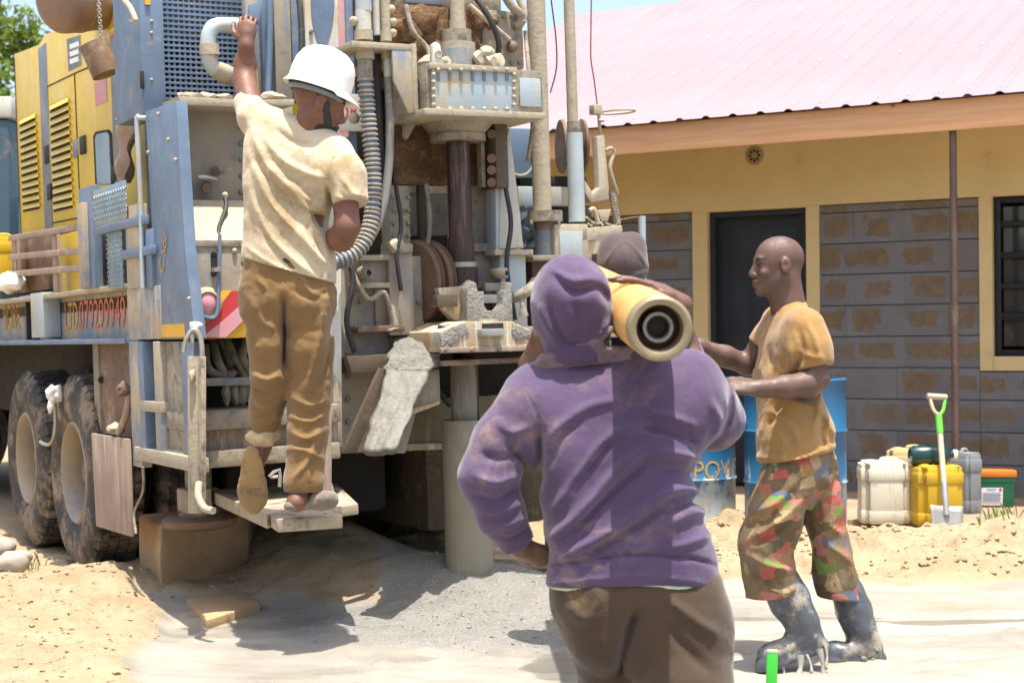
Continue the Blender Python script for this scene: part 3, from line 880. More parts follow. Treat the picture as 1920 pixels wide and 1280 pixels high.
# ---- silencer
ax0, ax1 = TR.L(P(112, 4, 8.3)), TR.L(P(262, -10, 8.75))
ln = (ax1 - ax0)
r_ = 0.165
sil = MB().lathe([(0, -0.075), (r_ * .5, -0.07), (r_ * .8, -0.045), (r_ * .97, -0.01), (r_, 0.02), (r_, 0.10), (r_ * 1.03, 0.104), (r_ * 1.03, 0.118), (r_, 0.122), (r_, 0.30), (r_ * 1.03, 0.304), (r_ * 1.03, 0.318), (r_, 0.322), (r_, ln.length * 0.95), (r_ * .7, ln.length), (0, ln.length)], ax0, ln, 40).build('silencer', M['exhaust'], TK)
MB().tube([TR.S(232, 0, -0.1), TR.S(244, 14, -0.1), TR.S(254, 38, -0.1), TR.S(246, 40, -0.1)], 0.012, 8, smooth=5).build('bent_bracket', M['mudlight'], TK)
# ---- deck side: rails, tread plates, boards
for y0, y1 in ((447, 425), (482, 470), (514, 502)):
    MB().bar(TR.S(20, y0, 0.06), TR.S(152, y1, 0.06), 0.03, 0.035).build('deck_rail', M['wood'], TK, bevel=0.003)
for x in (22, 98): sr('deck_rail_post', M['wood'], x, 440, x + 8, 548, 0.07, 0.03)
sr('deck_board', M['rust'], 36, 446, 90, 546, 0.15, 0.03)
sr('deck_board', M['yellow'], 112, 436, 150, 546, 0.15, 0.03)
sr('deck_board', M['dark'], 0, 440, 160, 548, 0.19, 0.03)
M['tread'] = mat('tread_plate', (0.25, 0.33, 0.37), (0.19, 0.26, 0.31), 8, 0.45, 0.2, dirt=(0.36, 0.30, 0.21), amt=0.35)
def tread(x0, y0, x1, y1, s):
    pl = sr('tread_plate', M['tread'], x0, y0, x1, y1, s, 0.006)
    a_, b_ = TR.S(x0, y1, s), TR.S(x1, y0, s)
    mb = MB()
    nz2 = int((b_.z - a_.z) / 0.022)
    ny2 = max(2, int((a_.y - b_.y) / 0.022))
    for i in range(ny2):
        for j in range(nz2):
            y = b_.y + (a_.y - b_.y) * (i + .5) / ny2
            z = a_.z + (b_.z - a_.z) * (j + .5) / nz2
            q = 0.008 * (1 if (i + j) % 2 else -1)
            mb.bar((s - 0.001, y - q, z - 0.007), (s - 0.001, y + q, z + 0.007), 0.006, 0.005, up=(1, 0, 0))
    mb.build('raised_lozenges', M['tread'], pl, kind='stuff', smooth=0)
sr('step_post', M['blue'], 150, 350, 176, 541, -0.02, 0.04)
sr('step_post', M['bluedirty'], 146, 380, 156, 541, -0.05, 0.03)
tread(176, 347, 236, 417, -0.03)
sr('step_bar', M['blue'], 176, 414, 268, 431, -0.035, 0.03)
tread(203, 430, 229, 541, -0.02)
sr('step_bar', M['blue'], 226, 465, 282, 482, -0.035, 0.03)
sr('step_post', M['bluedirty'], 236, 384, 262, 541, -0.02, 0.04)
sr('step_post', M['blue'], 266, 430, 284, 541, -0.02, 0.04)
sr('step_backing', M['dark'], 176, 425, 285, 545, 0.08, 0.03)
tt('grab_rail', M['lightblue'], [(284, 222, 0.30), (262, 222, 0.32), (257, 232, 0.33), (264, 380, 0.33), (266, 470, 0.33), (268, 540, 0.33)], 0.012, 4)
# crumpled dust sheet hung over the canopy
mb = MB()
nu, nv = 14, 24
grid = []
for j in range(nv + 1):
    f = j / nv
    row = []
    for i in range(nu + 1):
        g = i / nu
        p = TR.S(216 + 6 * f + (34 - 8 * f) * g, 222 + 125 * f - 6 * g, 0.12)
        p.x += 0.025 * math.sin(g * 9 + f * 2.4) + 0.012 * math.sin(f * 13 + g * 5)
        row.append(mb.bm.verts.new(p))
    grid.append(row)
for j in range(nv):
    for i in range(nu): mb.bm.faces.new([grid[j][i], grid[j + 1][i], grid[j + 1][i + 1], grid[j][i + 1]])
o = mb.build('dust_sheet', M['wood'], TK, smooth=180)
md = o.modifiers.new('thickness', 'SOLIDIFY'); md.thickness = 0.004
# ---- frame below the corner: rungs and plates
fb = sr('lower_frame_plate', M['bluedirty'], 245, 640, 366, 872, 0.035, 0.03)
sr('frame_bar', M['bluedirty'], 245, 640, 262, 874, -0.01, 0.05, parent=fb)
sr('frame_bar', M['blue'], 262, 640, 271, 862, -0.02, 0.05, parent=fb)
sr('frame_bar', M['bluedirty'], 290, 640, 300, 862, -0.02, 0.05, parent=fb)
sr('frame_bar', M['mudlight'], 262, 752, 300, 772, -0.024, 0.05, parent=fb)
sr('frame_bar', M['mudlight'], 252, 848, 370, 874, -0.024, 0.05, parent=fb)
sr('frame_bar', M['mud'], 302, 640, 342, 850, 0.015, 0.03, parent=fb)
sr('frame_recess', M['rust'], 271, 650, 290, 752, 0.03, 0.006, 0, parent=fb)
sr('frame_recess', M['rust'], 271, 772, 290, 848, 0.03, 0.006, 0, parent=fb)
sr('frame_bar', M['blue'], 342, 640, 366, 850, 0.0, 0.04, parent=fb)
# rusty bracket plate in front of the wheel, mud flap
rp = sr('bracket_plate', M['rust'], 183, 642, 246, 815, 0.10, 0.03)
sr('bracket_edge', M['mud'], 176, 642, 186, 812, 0.09, 0.05, parent=rp)
MB().cyl(TR.S(190, 712, 0.098), TR.S(190, 712, 0.09), 0.018).build('hole', M['dark'], rp)
flap = sq('mud_flap', M['wood'], [(171, 812), (240, 823), (246, 1006), (180, 986)], -0.03, 0.015, 0.003)
tt('flap_stay', M['wood'], [(243, 735, 0.75), (236, 780, 0.8), (222, 812, 0.9)], 0.018, 4)
MB().lump(TR.S(216, 802, -0.02), 0.05, 0.3, 5, sq=(1, 1, .5)).build('caked_mud', M['mudlight'], TK)
MB().lump(TR.S(232, 730, -0.02), 0.045, 0.3, 6, sq=(.8, 1, .7)).build('caked_mud', M['rust'], TK)
tt('loose_cable', M['mud'], [(268, 875, 0.4), (268, 920, 0.42), (252, 960, 0.5), (255, 1000, 0.45)], 0.006, 5, n=6)
# ---- wheels
def wheel(y, zc, xs):
    wh = MB()
    Rr, wd = 0.53, 0.27
    prof = [(0.27, 0.02), (0.30, 0.0), (0.36, -0.012), (0.44, -0.015), (0.495, 0.0), (Rr - 0.012, 0.022), (Rr - 0.006, 0.06), (Rr - 0.006, wd - 0.06), (Rr - 0.012, wd - 0.022), (0.495, wd), (0.44, wd + 0.015), (0.36, wd + 0.012), (0.30, wd), (0.27, wd - 0.02)]
    o_ = Vector((xs, y, zc))
    root = wh.lathe([(0.05, 0.10), (0.12, 0.10), (0.14, 0.13), (0.20, 0.16), (0.265, 0.16)], o_, (1, 0, 0), 32).build('wheel', M['rim'], TK)
    MB().lathe(prof, o_, (1, 0, 0), 64, closed=True).build('tyre', M['tyre'], root, smooth=50)
    MB().lathe([(0.285, 0.012), (0.272, 0.0), (0.262, 0.01), (0.258, 0.16), (0.268, 0.17)], o_, (1, 0, 0), 40, closed=True).build('rim', M['rim'], root, smooth=50)
    MB().lathe([(0, 0.06), (0.05, 0.06), (0.065, 0.075), (0.07, 0.12), (0.0, 0.12)], o_, (1, 0, 0), 20).build('hub', M['rust'], root)
    nb = MB()
    for k in range(8):
        a_ = 2 * math.pi * k / 8
        c_ = o_ + Vector((0.118, math.cos(a_) * 0.165, math.sin(a_) * 0.165))
        nb.cyl(c_, c_ + Vector((0.03, 0, 0)), 0.016, n=6)
    nb.build('wheel_nuts', M['rust'], root, kind='stuff')
    tb = MB()
    n_ = 44
    for k in range(n_):
        for c0, c1, sh in ((0.012, 0.075, 0.0), (0.085, 0.132, 0.5), (0.142, 0.19, 0.0), (0.20, 0.262, 0.5)):
            a0 = 2 * math.pi * (k + sh) / n_
            a1 = a0 + 2 * math.pi * 0.74 / n_
            rr0 = Rr - 0.02
            edge0 = 0.018 if c0 < 0.02 else 0.0
            edge1 = 0.018 if c1 > 0.25 else 0.0
            v = []
            for rr_, aa in ((rr0, a0), (rr0, a1), (Rr + 0.006, a1), (Rr + 0.006, a0)):
                hi = rr_ > Rr
                v.append((aa, rr_, edge0 if hi else 0, edge1 if hi else 0))
            def pt(xx, aa, rr_): return o_ + Vector((xx, math.cos(aa) * rr_, math.sin(aa) * rr_))
            tb.hexa([pt(c0 + e0, aa, rr_) for aa, rr_, e0, e1 in v] + [pt(c1 - e1, aa, rr_) for aa, rr_, e0, e1 in v])
    tb.build('tread_blocks', M['tyre'], root, kind='stuff', smooth=0)
    return root
w1 = TR.S(136, 880, 0.05)
w2 = TR.S(48, 870, 0.05)
zc1 = TR.S(136, 886, 0.05).z
for s_ in (0.05, 0.40, W_ - 0.67, W_ - 0.32):
    wheel(w1.y, zc1, s_)
    wheel(w2.y, zc1 + 0.01, s_)
MB().cyl((0.5, w1.y, zc1), (W_ - 0.5, w1.y, zc1), 0.09).cyl((0.5, w2.y, zc1), (W_ - 0.5, w2.y, zc1), 0.09).build('axle', M['dark'], TK)
# front end, out of sight from here
for s_ in (0.05, W_ - 0.32): wheel(6.9, zc1, s_)
MB().box(0.1, W_ - 0.1, 7.3, 9.0, 0.7, 2.5).build('cab', M['blue'], TK, bevel=0.08)
# ============================================================ rear of the truck
# ---- control panel at the left rear corner
tr('panel_wall', M['mudpanel'], 330, 192, 552, 395, 0.18, 0.02)
lip = tq('panel_lip', M['mudlight'], [(334, 180), (455, 188), (552, 186), (552, 198), (455, 201), (340, 197)], -0.02, 0.24)
for x, y, r, sd in ((362, 181, 0.045, 1), (392, 182, 0.04, 2), (418, 183, 0.035, 3), (510, 182, 0.045, 4), (350, 182, 0.03, 5)):
    MB().lump(TR.T(x, y, 0.05), r, 0.3, sd, sq=(1.4, 1, .45)).build('caked_mud', M['mudlight'], lip)
tq('panel_cheek', M['bluedirty'], [(322, 192), (342, 192), (327, 262), (322, 262)], -0.015, 0.2)
# sloped lit plate
pl = [TR.T(331, 374, 0.12), TR.T(552, 377, 0.12), TR.T(552, 452, -0.2), TR.T(352, 450, -0.2)]
MB().prism(pl, (0, 0.012, -0.02)).build('sloped_plate', M['mudlight'], TK, bevel=0.003)
lb = tr('control_box', M['mudpanel'], 350, 450, 552, 632, -0.20, 0.40)
tq('box_trim', M['mud'], [(350, 450), (552, 450), (552, 462), (350, 462)], -0.206, 0.01, 0.002, parent=lb)
mbs = MB()
c0, c1 = TR.T(401, 478, -0.204), TR.T(401, 513, -0.204)
mbs.cyl(c0, c0 + Vector((0, 0.01, 0)), 0.014).cyl(c1, c1 + Vector((0, 0.01, 0)), 0.014).box(c0.x - 0.014, c0.x + 0.014, c0.y, c0.y + 0.01, c1.z, c0.z)
mbs.build('slot', M['dark'], lb)
for x, y in ((364, 474), (384, 430), (362, 428), (440, 470)):
    MB().ball(TR.T(x, y, -0.205 if y > 452 else -0.06), 0.012, 0.008, 0.012, 8).build('bolt', M['mudlight'], lb)
lc = TR.T(389, 567, -0.225)
lamp = MB().lathe([(0.045, -0.012), (0.058, -0.006), (0.066, 0.0), (0.066, 0.03), (0.04, 0.03)], lc, (0, 1, 0), 28).build('tail_lamp', M['mudlight'], lb)
MB().lathe([(0, -0.012), (0.025, -0.010), (0.044, -0.002), (0.044, 0.02)], lc, (0, 1, 0), 28).build('lamp_lens', M['pink'], lamp)
# reflective chevron plate: yellow board with red slanted bands
cp = tr('chevron_plate', M['amber'], 372, 545, 475, 634, -0.212, 0.008, 0.001, parent=lb)
for q in ([(376, 622), (434, 545), (470, 545), (470, 570), (404, 634), (376, 634)],):
    tq('red_band', M['red'], q, -0.216, 0.004, 0, parent=cp)
tq('pink_band', M['pink'], [(378, 632), (420, 600), (470, 556), (470, 588), (424, 632)], -0.219, 0.003, 0, parent=cp)
# levers and knobs on the panel
for pts in ([(404, 328, 0.15), (420, 322, 0.10), (434, 316, 0.08)],):
    tt('lever', M['steel'], pts, 0.008, 3, n=8)
MB().cyl(TR.T(404, 321, 0.18), TR.T(404, 321, 0.13), 0.020).build('lever_boss', M['rust'], TK)
tt('handle_bar', M['steel'], [(372, 332, 0.12), (390, 333, 0.11), (405, 336, 0.12)], 0.010, 2, n=8)
MB().cyl(TR.T(388, 348, 0.18), TR.T(388, 352, 0.11), 0.022).build('valve_body', M['rust'], TK)
tt('lever', M['black'], [(422, 368, 0.04), (424, 388, 0.0), (416, 412, -0.05), (410, 432, -0.12), (411, 470, -0.22)], 0.010, 4, n=8)
MB().ball(TR.T(422, 366, 0.04), 0.015, n=8).build('lever_knob', M['mudlight'], TK)
tt('rod_cable', M['blue'], [(412, 440, -0.23), (412, 480, -0.23), (410, 520, -0.23), (409, 560, -0.235), (406, 590, -0.24), (392, 596, -0.24), (376, 590, -0.24)], 0.008, 4, n=6)
MB().box(*sorted((TR.T(402, 503, -0.25).x, TR.T(414, 503, -0.25).x)), -0.25, -0.21, TR.T(408, 509, -.25).z, TR.T(408, 501, -.25).z).build('clevis', M['steel'], TK)
# ---- the post right of the driller and the big muddy wall plate
tq('rear_post', M['white_steel'], [(618, 505), (640, 505), (641, 720), (642, 838), (628, 838), (625, 700)], -0.06, 0.12)
sp = tq('spattered_plate', M['mudlight'], [(625, 700), (640, 720), (640, 836), (626, 836)], -0.066, 0.006, 0.001)
tq('tank_wall', M['mudpanel'], [(640, 480), (790, 480), (800, 700), (760, 850), (640, 845)], 0.05, 0.3)
tq('bumper_plate', mat('olive_mud_plate', (0.16, 0.13, 0.075), (0.12, 0.10, 0.06), 5, 0.8, streak=(0.22, 0.18, 0.11)), [(640, 760), (1010, 735), (1010, 835), (640, 850)], 0.30, 0.06)
tq('bumper_edge', M['tablepaint'], [(640, 834), (835, 830), (835, 842), (640, 850)], 0.285, 0.05)
# ---- hoses and beam behind the driller's legs
for i, pts in enumerate(([(398, 640, 0.25), (410, 680, 0.1), (430, 720, 0.15), (440, 755, 0.2)], [(425, 636, 0.2), (440, 670, 0.12), (456, 700, 0.15), (462, 750, 0.2)],
                         [(385, 650, 0.2), (390, 690, 0.1), (420, 705, 0.1), (450, 690, 0.2)], [(462, 640, 0.15), (455, 670, 0.1), (470, 700, 0.15)], [(410, 640, 0.3), (432, 690, 0.22), (428, 760, 0.22)])):
    tt('hydraulic_hose', M['mud'], pts, 0.020, 5, n=8)
MB().bar(TR.T(385, 716, 0.02), TR.T(480, 714, 0.02), 0.03, 0.035).build('hose_bar', M['bluedirty'], TK, bevel=0.003)
for x, sd in ((425, 11), (442, 12), (452, 13)):
    MB().lump(TR.T(x, 738, 0.05), 0.035, 0.35, sd, sq=(.7, .7, 1.5)).build('caked_mud', M['mud'], TK)
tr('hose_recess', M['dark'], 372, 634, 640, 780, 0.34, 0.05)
tr('cross_beam', M['mud'], 352, 765, 640, 800, -0.14, 0.36, 0.01)
tr('cross_beam', mat('dripping_mud_beam', (0.23, 0.18, 0.13), (0.19, 0.15, 0.11), 6, 0.85, streak=(0.40, 0.35, 0.28), samt=0.6, bump=0.6), 352, 798, 640, 840, -0.09, 0.3, 0.01)
tr('cross_beam', M['mud'], 352, 838, 640, 870, -0.13, 0.36, 0.012)
# ---- hung step
PZ = 0.525
def tz(x, y): return TR.Z(x, y, PZ)
hp = MB().bar(TR.T(366, 668, -0.36), TR.T(367, 962, -0.36), 0.058, 0.03, up=(0, 1, 0)).build('step_hanger', M['mudlight'], TK, bevel=0.004)
MB().bar(TR.T(378, 668, -0.39), TR.T(378, 960, -0.39), 0.02, 0.06, up=(0, 1, 0)).build('hanger_rib', M['planks'], hp, bevel=0.003)
tt('hanger_hook', M['steel'], [(345, 660, -0.34), (350, 635, -0.35), (362, 618, -0.36), (374, 628, -0.37), (379, 655, -0.38), (379, 690, -0.38)], 0.011, 5, n=8, parent=hp)
tt('hanger_hook', M['steel'], [(360, 612, -0.32), (361, 660, -0.34), (361, 720, -0.36)], 0.008, 3, n=8, parent=hp)
MB().lump(TR.T(368, 610, -0.33), 0.025, 0.3, 21, sq=(1, 1, .7)).build('caked_mud', M['white'], hp)
MB().lump(TR.T(360, 705, -0.39), 0.02, 0.3, 22, sq=(.8, .8, 1.5)).build('caked_mud', M['mudlight'], hp)
tt('step_arm', M['mudlight'], [(373, 905, -0.42), (372, 930, -0.46), (383, 952, -0.50), (400, 957, -0.55)], 0.016, 4, n=8, parent=hp)
hp2 = MB().bar(TR.T(612, 520, -0.32), TR.T(611, 930, -0.42), 0.042, 0.03, up=(0, 1, 0)).build('step_hanger', M['wood'], TK, bevel=0.004)
tt('hanger_hook', M['mudlight'], [(604, 930, -0.3), (608, 910, -0.3), (616, 905, -0.3), (622, 925, -0.3), (624, 950, -0.32)], 0.012, 4, n=8, parent=hp2)
a, b, c_, d2 = tz(386, 918), tz(632, 906), tz(672, 944), tz(502, 966)
step = MB().prism([a, b, c_, d2], (0, 0, -0.045)).build('step_board', M['planks'], TK, bevel=0.006)
e1, e2 = tz(500, 962), tz(640, 950)
f1, f2 = tz(520, 976), tz(642, 968)
MB().prism([e1 + Vector((0, 0, .004)), e2 + Vector((0, 0, .004)), f2 + Vector((0.0, 0, .004)), f1 + Vector((0, 0, .004))], (0, 0, -0.05)).build('step_nosing', M['planks'], step, bevel=0.006)
MB().prism([tz(386, 918) + Vector((0, 0, .006)), tz(404, 915) + Vector((0, 0, .006)), tz(518, 962) + Vector((0, 0, .006)), tz(500, 968) + Vector((0, 0, .006))], (0, 0, -0.056)).build('step_edge', M['mudlight'], step, bevel=0.004)
tt('step_chain', M['steel'], [(520, 893, -0.3), (505, 893, -0.3), (524, 880, -0.3), (524, 912, -0.3)], 0.008, 2, n=6, parent=step)
# ---- levelling jack
jt = 0.42
jk = TR.T(372, 900, jt)
jack = MB().cyl((jk.x, jt, TR.T(370, 968, jt).z), (jk.x, jt, 1.35), 0.062).build('levelling_jack', M['mud'], TK)
zpad = TR.T(370, 990, jt).z
MB().lathe([(0, 0.0), (0.13, 0.0), (0.17, 0.015), (0.175, 0.045), (0.15, 0.06), (0.10, 0.065), (0.085, 0.10), (0.0, 0.10)], Vector((jk.x, jt, zpad)), (0, 0, 1), 32).build('jack_foot', M['rust'], jack)
MB().box(jk.x - 0.09, jk.x + 0.03, jt - 0.10, jt + 0.06, zpad + 0.08, zpad + 0.19).build('jack_socket', M['wood'], jack, bevel=0.012)
# jack on the other corner
MB().cyl((W_ - 0.3, 0.45, 0.05), (W_ - 0.3, 0.45, 1.35), 0.06).lathe([(0, 0), (0.16, 0), (0.17, 0.05), (0.0, 0.06)], (W_ - 0.3, 0.45, 0.03), (0, 0, 1), 24).build('levelling_jack', M['mud'], TK)

# dark masses added under the right side to darken the bright gap
MB().box(1.55, 2.3, 0.75, 3.4, 0.18, 0.74).build('dark_under_mass', M['darkmud'], TK, bevel=0.05)
MB().box(0.75, 1.4, 0.9, 2.6, 0.30, 0.74).build('dark_under_mass', M['dark'], TK, bevel=0.05)

MB().box(0.05, W_ - 0.05, 0.16, 0.56, 1.24, 1.40).build('rear_sun_block', M['darkmud'], TK, bevel=0.01)  # added box, closes the gap below the deck to block the sun
# bolt heads on plates
_bm = MB().cyl((0, 0, 0), (0, -0.012, 0), 0.014, 0.012, 8)
_bo = _bm.build('bolt_head', M['mud'], TK)
_first = [True]
def bolt(px, py, tt_, sc=1.0):
    o = _bo if _first[0] else _bo.copy()
    if not _first[0]: COL.objects.link(o); o.parent = TK
    _first[0] = False
    o.location = TR.T(px, py, tt_)
    o.scale = (sc, 1, sc)
for k in range(8): bolt(658 + 18 * k, 560 + (k % 2) * 4, 0.048)
for k in range(6): bolt(652, 580 + 42 * k, 0.048)
for k in range(7): bolt(338 + 30 * k, 206, 0.178, 0.8)
for k in range(5): bolt(345, 240 + 30 * k, 0.178, 0.8); bolt(452, 240 + 30 * k, 0.178, 0.8)
for k in range(10): bolt(662 + 36 * k, 838 - 1.2 * k, 0.298, 0.9)
for k in range(5): bolt(914 + 15 * k, 30, 0.018, 0.9); bolt(914 + 15 * k, 118, 0.018, 0.9)
for k in range(9): bolt(738, 370 + 24 * k, 0.098, 0.8); bolt(765, 370 + 24 * k, 0.098, 0.8)
for k in range(4): bolt(836 + 50 * k, 655, -0.352, 0.8)
for k in range(9): bolt(583, 60 + 40 * k, 0.278, 0.8); bolt(650, 60 + 40 * k, 0.278, 0.8)
# ============================================================ mast, drill head and table
BT = 0.0                                   # depth of the drill string
# ---- added dark backing behind the rig: blocks light, gap shade put into colour
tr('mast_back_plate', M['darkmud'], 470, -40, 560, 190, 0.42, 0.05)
tr('dark_backing', M['darkmud'], 560, 330, 960, 640, 0.55, 0.05)
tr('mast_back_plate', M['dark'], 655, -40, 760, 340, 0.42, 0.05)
tr('dark_backing', M['dark'], 640, 640, 1040, 800, 0.52, 0.05)
# ---- left chord of the mast, with paint stripes
for x0, x1, m, t in ((462, 492, 'bluedirty', 0.40), (492, 516, 'blue', 0.36), (547, 566, 'blue', 0.34), (566, 580, 'dark', 0.36)):
    tr('mast_channel', M[m], x0, -40, x1, 190, t, 0.05)
tr('mast_channel', M['mudpanel'], 515, -40, 546, 188, 0.33, 0.05)
tt('mast_hose', M['blue'], [(505, -20, 0.32), (506, 60, 0.32), (502, 190, 0.32)], 0.016, 3)
tt('mast_hose', M['bluedirty'], [(462, 90, 0.3), (472, 120, 0.3), (480, 190, 0.3)], 0.02, 3)
tq('blue_flag_plate', M['blue'], [(468, 8), (492, 0), (484, 60), (464, 80)], 0.30, 0.02)
pillar = tr('mast_pillar', M['white_steel'], 578, -40, 655, 480, 0.28, 0.12, 0.01)
tq('stripe', M['pink'], [(634, -30), (654, -30), (654, 300), (638, 300)], 0.276, 0.003, 0, parent=pillar, label='faded pink painted stripe')
pts = []
for k in range(13):
    a = math.pi * k / 12
    pts.append((605 - 22 * math.cos(a), 8 + 78 * math.sin(a) ** 1.3))
tq('painted_drop', M['blue'], [(583, -30)] + pts + [(627, -30)], 0.275, 0.003, 0, parent=pillar)
tr('mast_channel', M['blue'], 655, -40, 668, 480, 0.26, 0.05)
sgn = tr('name_plate', M['white_steel'], 630, 176, 680, 246, 0.22, 0.01, 0.002)
pA, pB = TR.T(632, 226, 0.217), TR.T(674, 226, 0.217)
text('lettering', 'OR', M['red'], sgn, pA, (1, 0, 0), (0, 0, 1), (pB - pA).length, TR.T(655, 190, 0.217).z - pA.z)
# ---- hose manifold
def tpipe(name, m, x, y0, y1, t, w, parent=None): return tcyl(name, M[m], x, y0, y1, t, w, parent)
mf = tpipe('hose_manifold', 'lightblue', 682, -30, 22, -0.1, 30)
tpipe('fitting', 'white_steel', 682, 20, 60, -0.1, 29, mf)
tpipe('fitting', 'mudlight', 682, 58, 76, -0.1, 34, mf)
tpipe('fitting', 'white_steel', 707, -30, 66, -0.08, 13, mf)
tpipe('fitting', 'mudlight', 724, -30, 62, -0.1, 17, mf)
tpipe('fitting', 'mudlight', 724, 60, 78, -0.1, 21, mf)
for x, y in ((663, 40), (733, 18), (736, 42), (736, 62)):
    MB().ball(TR.T(x, y, -0.1), 0.022, n=8).build('bleed_screw', M['mudlight'], mf)
br = tr('hose_bracket', M['mudlight'], 660, 80, 778, 92, -0.18, 0.25)
tq('gusset', M['bluedirty'], [(735, 92), (776, 92), (776, 212), (766, 212), (738, 150)], -0.178, 0.02, parent=br)
tr('bracket_side', M['mudlight'], 774, 82, 783, 212, -0.182, 0.03, parent=br)
tpipe('fitting', 'mudlight', 685, 92, 112, -0.1, 34, mf)
tpipe('fitting', 'mud', 685, 110, 152, -0.1, 28, mf)
tpipe('fitting', 'mudlight', 726, 92, 112, -0.1, 21, mf)
tpipe('fitting', 'white_steel', 728, 110, 145, -0.1, 17, mf)
# corrugated suction hose: black core, helical rib caked with mud
hp_ = [(685, 150, -0.1), (690, 220, -0.1), (698, 300, -0.11), (700, 370, -0.12), (692, 430, -0.13), (672, 468, -0.14), (640, 488, -0.14), (610, 496, -0.12)]
ctr = spline([TR.T(*p) for p in hp_], 26)
hose = MB().tube(ctr, 0.030, 14).build('corrugated_hose', M['blue'], TK, smooth=60)
M['rib'] = mat('muddy_hose_rib', (0.40, 0.34, 0.24), (0.15, 0.14, 0.13), 9, 0.8, bump=0.2)
acc, nxt = 0.0, 0.0
for p, q in zip(ctr, ctr[1:]):
    if acc >= nxt:
        MB().torus(p, q - p, 0.033, 0.0065, 18, 6).build('hose_rib', M['rib'], hose, smooth=60)
        nxt += 0.0225
    acc += (q - p).length
tt('smooth_hose', mat('dusty_grey_hose', (0.20, 0.19, 0.17), (0.14, 0.14, 0.14), 4, 0.6, dirt=(0.40, 0.33, 0.22), amt=0.4), [(728, 140, -0.1), (731, 220, -0.1), (729, 310, -0.1), (718, 390, -0.11), (698, 440, -0.12), (668, 482, -0.13), (640, 500, -0.1)], 0.020, 6)
tt('smooth_hose', M['black'], [(706, 60, -0.04), (708, 200, -0.04), (712, 300, -0.05), (706, 380, -0.07), (690, 430, -0.08)], 0.020, 6)
for x, y in ((666, 135), (664, 222), (676, 310)):
    MB().ball(TR.T(x, y, -0.03), 0.026, n=10).build('hose_clamp_bolt', M['mudlight'], TK)
# ---- drill head
dh = tr('drill_head', M['brown'], 738, 12, 905, 130, 0.02, 0.34, 0.02)
for x, y, r, sd in ((760, 60, .09, 1), (800, 40, .08, 2), (775, 100, .08, 3), (905, 40, .07, 4), (815, 95, .06, 5), (890, 95, .06, 6), (745, 95, .06, 7)):
    MB().lump(TR.T(x, y, 0.03), r, 0.35, sd, 3, sq=(1.1, .5, .8)).build('caked_mud', M['brown'], dh)
tr('head_top_plate', M['mud'], 740, -20, 940, 16, 0.06, 0.25, 0.01, parent=dh)
tr('head_cover', M['mud'], 905, 20, 982, 128, 0.02, 0.25, 0.012, parent=dh)
tr('head_slot', M['greystrip'], 760, -8, 830, 8, 0.05, 0.02, 0.004, parent=dh)
sp_ = tpipe('wash_pipe', 'mudlight', 858, -40, 40, -0.02, 27)
tpipe('pipe_nut', 'mudlight', 858, 38, 58, -0.02, 31, sp_)
tpipe('swivel_flange', 'mud', 856, 58, 84, -0.02, 56, sp_)
tpipe('swivel_flange', 'mudlight', 858, 82, 98, -0.02, 66, sp_)
tpipe('swivel_body', 'bluedirty', 856, 96, 128, -0.02, 74, sp_)
for x, y, r, sd in ((828, 120, .05, 31), (900, 112, .06, 32), (925, 118, .06, 33), (912, 100, .05, 34), (800, 118, .05, 35)):
    MB().lump(TR.T(x, y, -0.1), r, 0.35, sd, sq=(1, .7, .7)).build('caked_mud', M['mudlight'], dh)
lug = tq('lifting_lug', M['white_steel'], [(810, 126), (811, 84), (818, 78), (826, 84), (832, 126)], -0.19, 0.03)
MB().torus(TR.T(822, 102, -0.19), (0, 1, 0), 0.015, 0.005, 16, 6).build('lug_eye', M['mudlight'], lug)
tt('hydraulic_hose', M['mud'], [(940, -20, 0.0), (958, 10, -0.02), (978, 30, -0.02), (972, 48, 0.0), (958, 46, 0.05)], 0.022, 5)
tt('hydraulic_hose', M['mudlight'], [(965, -20, 0.0), (982, 20, -0.02), (980, 42, -0.02)], 0.018, 5)
tt('hydraulic_hose', M['mudlight'], [(880, 10, -0.03), (920, 45, -0.05), (955, 75, -0.03)], 0.012, 5)
MB().ball(TR.T(960, 88, -0.02), 0.03, n=8).build('caked_mud', M['rust'], TK)
# gearbox with bolted front cover
gb = tr('gearbox', M['mud'], 800, 124, 972, 216, -0.24, 0.46, 0.008)
fp = tr('gearbox_cover', M['lightblue'], 812, 132, 965, 210, -0.258, 0.02, 0.004, parent=gb)
tr('gearbox_rim', M['mudlight'], 806, 122, 970, 133, -0.27, 0.05, 0.004, parent=gb)
tr('gearbox_rim', M['mudlight'], 796, 207, 1022, 219, -0.28, 0.34, 0.004, parent=gb)
for k in range(7):
    x = 822 + k * 21.5
    tr('cover_slot', M['greystrip'], x - 3, 136, x + 3, 152, -0.262, 0.006, 0, parent=gb)
    MB().ball(TR.T(x, 205, -0.265), 0.012, n=8).build('bolt', M['mudlight'], gb)
    MB().ball(TR.T(x, 131, -0.272), 0.009, n=8).build('bolt', M['mudlight'], gb)
for y in (140, 154, 168, 182, 197):
    for x in (813, 964):
        MB().ball(TR.T(x, y, -0.265), 0.011, n=8).build('bolt', M['mudlight'], gb)
sb = tr('gearbox_side_box', M['mud'], 970, 132, 1018, 216, -0.22, 0.3, 0.006)
tr('side_box_panel', M['lightblue'], 975, 147, 1014, 200, -0.226, 0.01, 0.002, parent=sb)
tq('muddy_arm', M['mudlight'], [(779, 130), (796, 124), (800, 214), (778, 206)], -0.12, 0.2)
for y, sd in ((140, 51), (165, 52), (190, 53)): MB().lump(TR.T(786, y, -0.12), 0.03, 0.3, sd).build('caked_mud', M['mud'], TK)
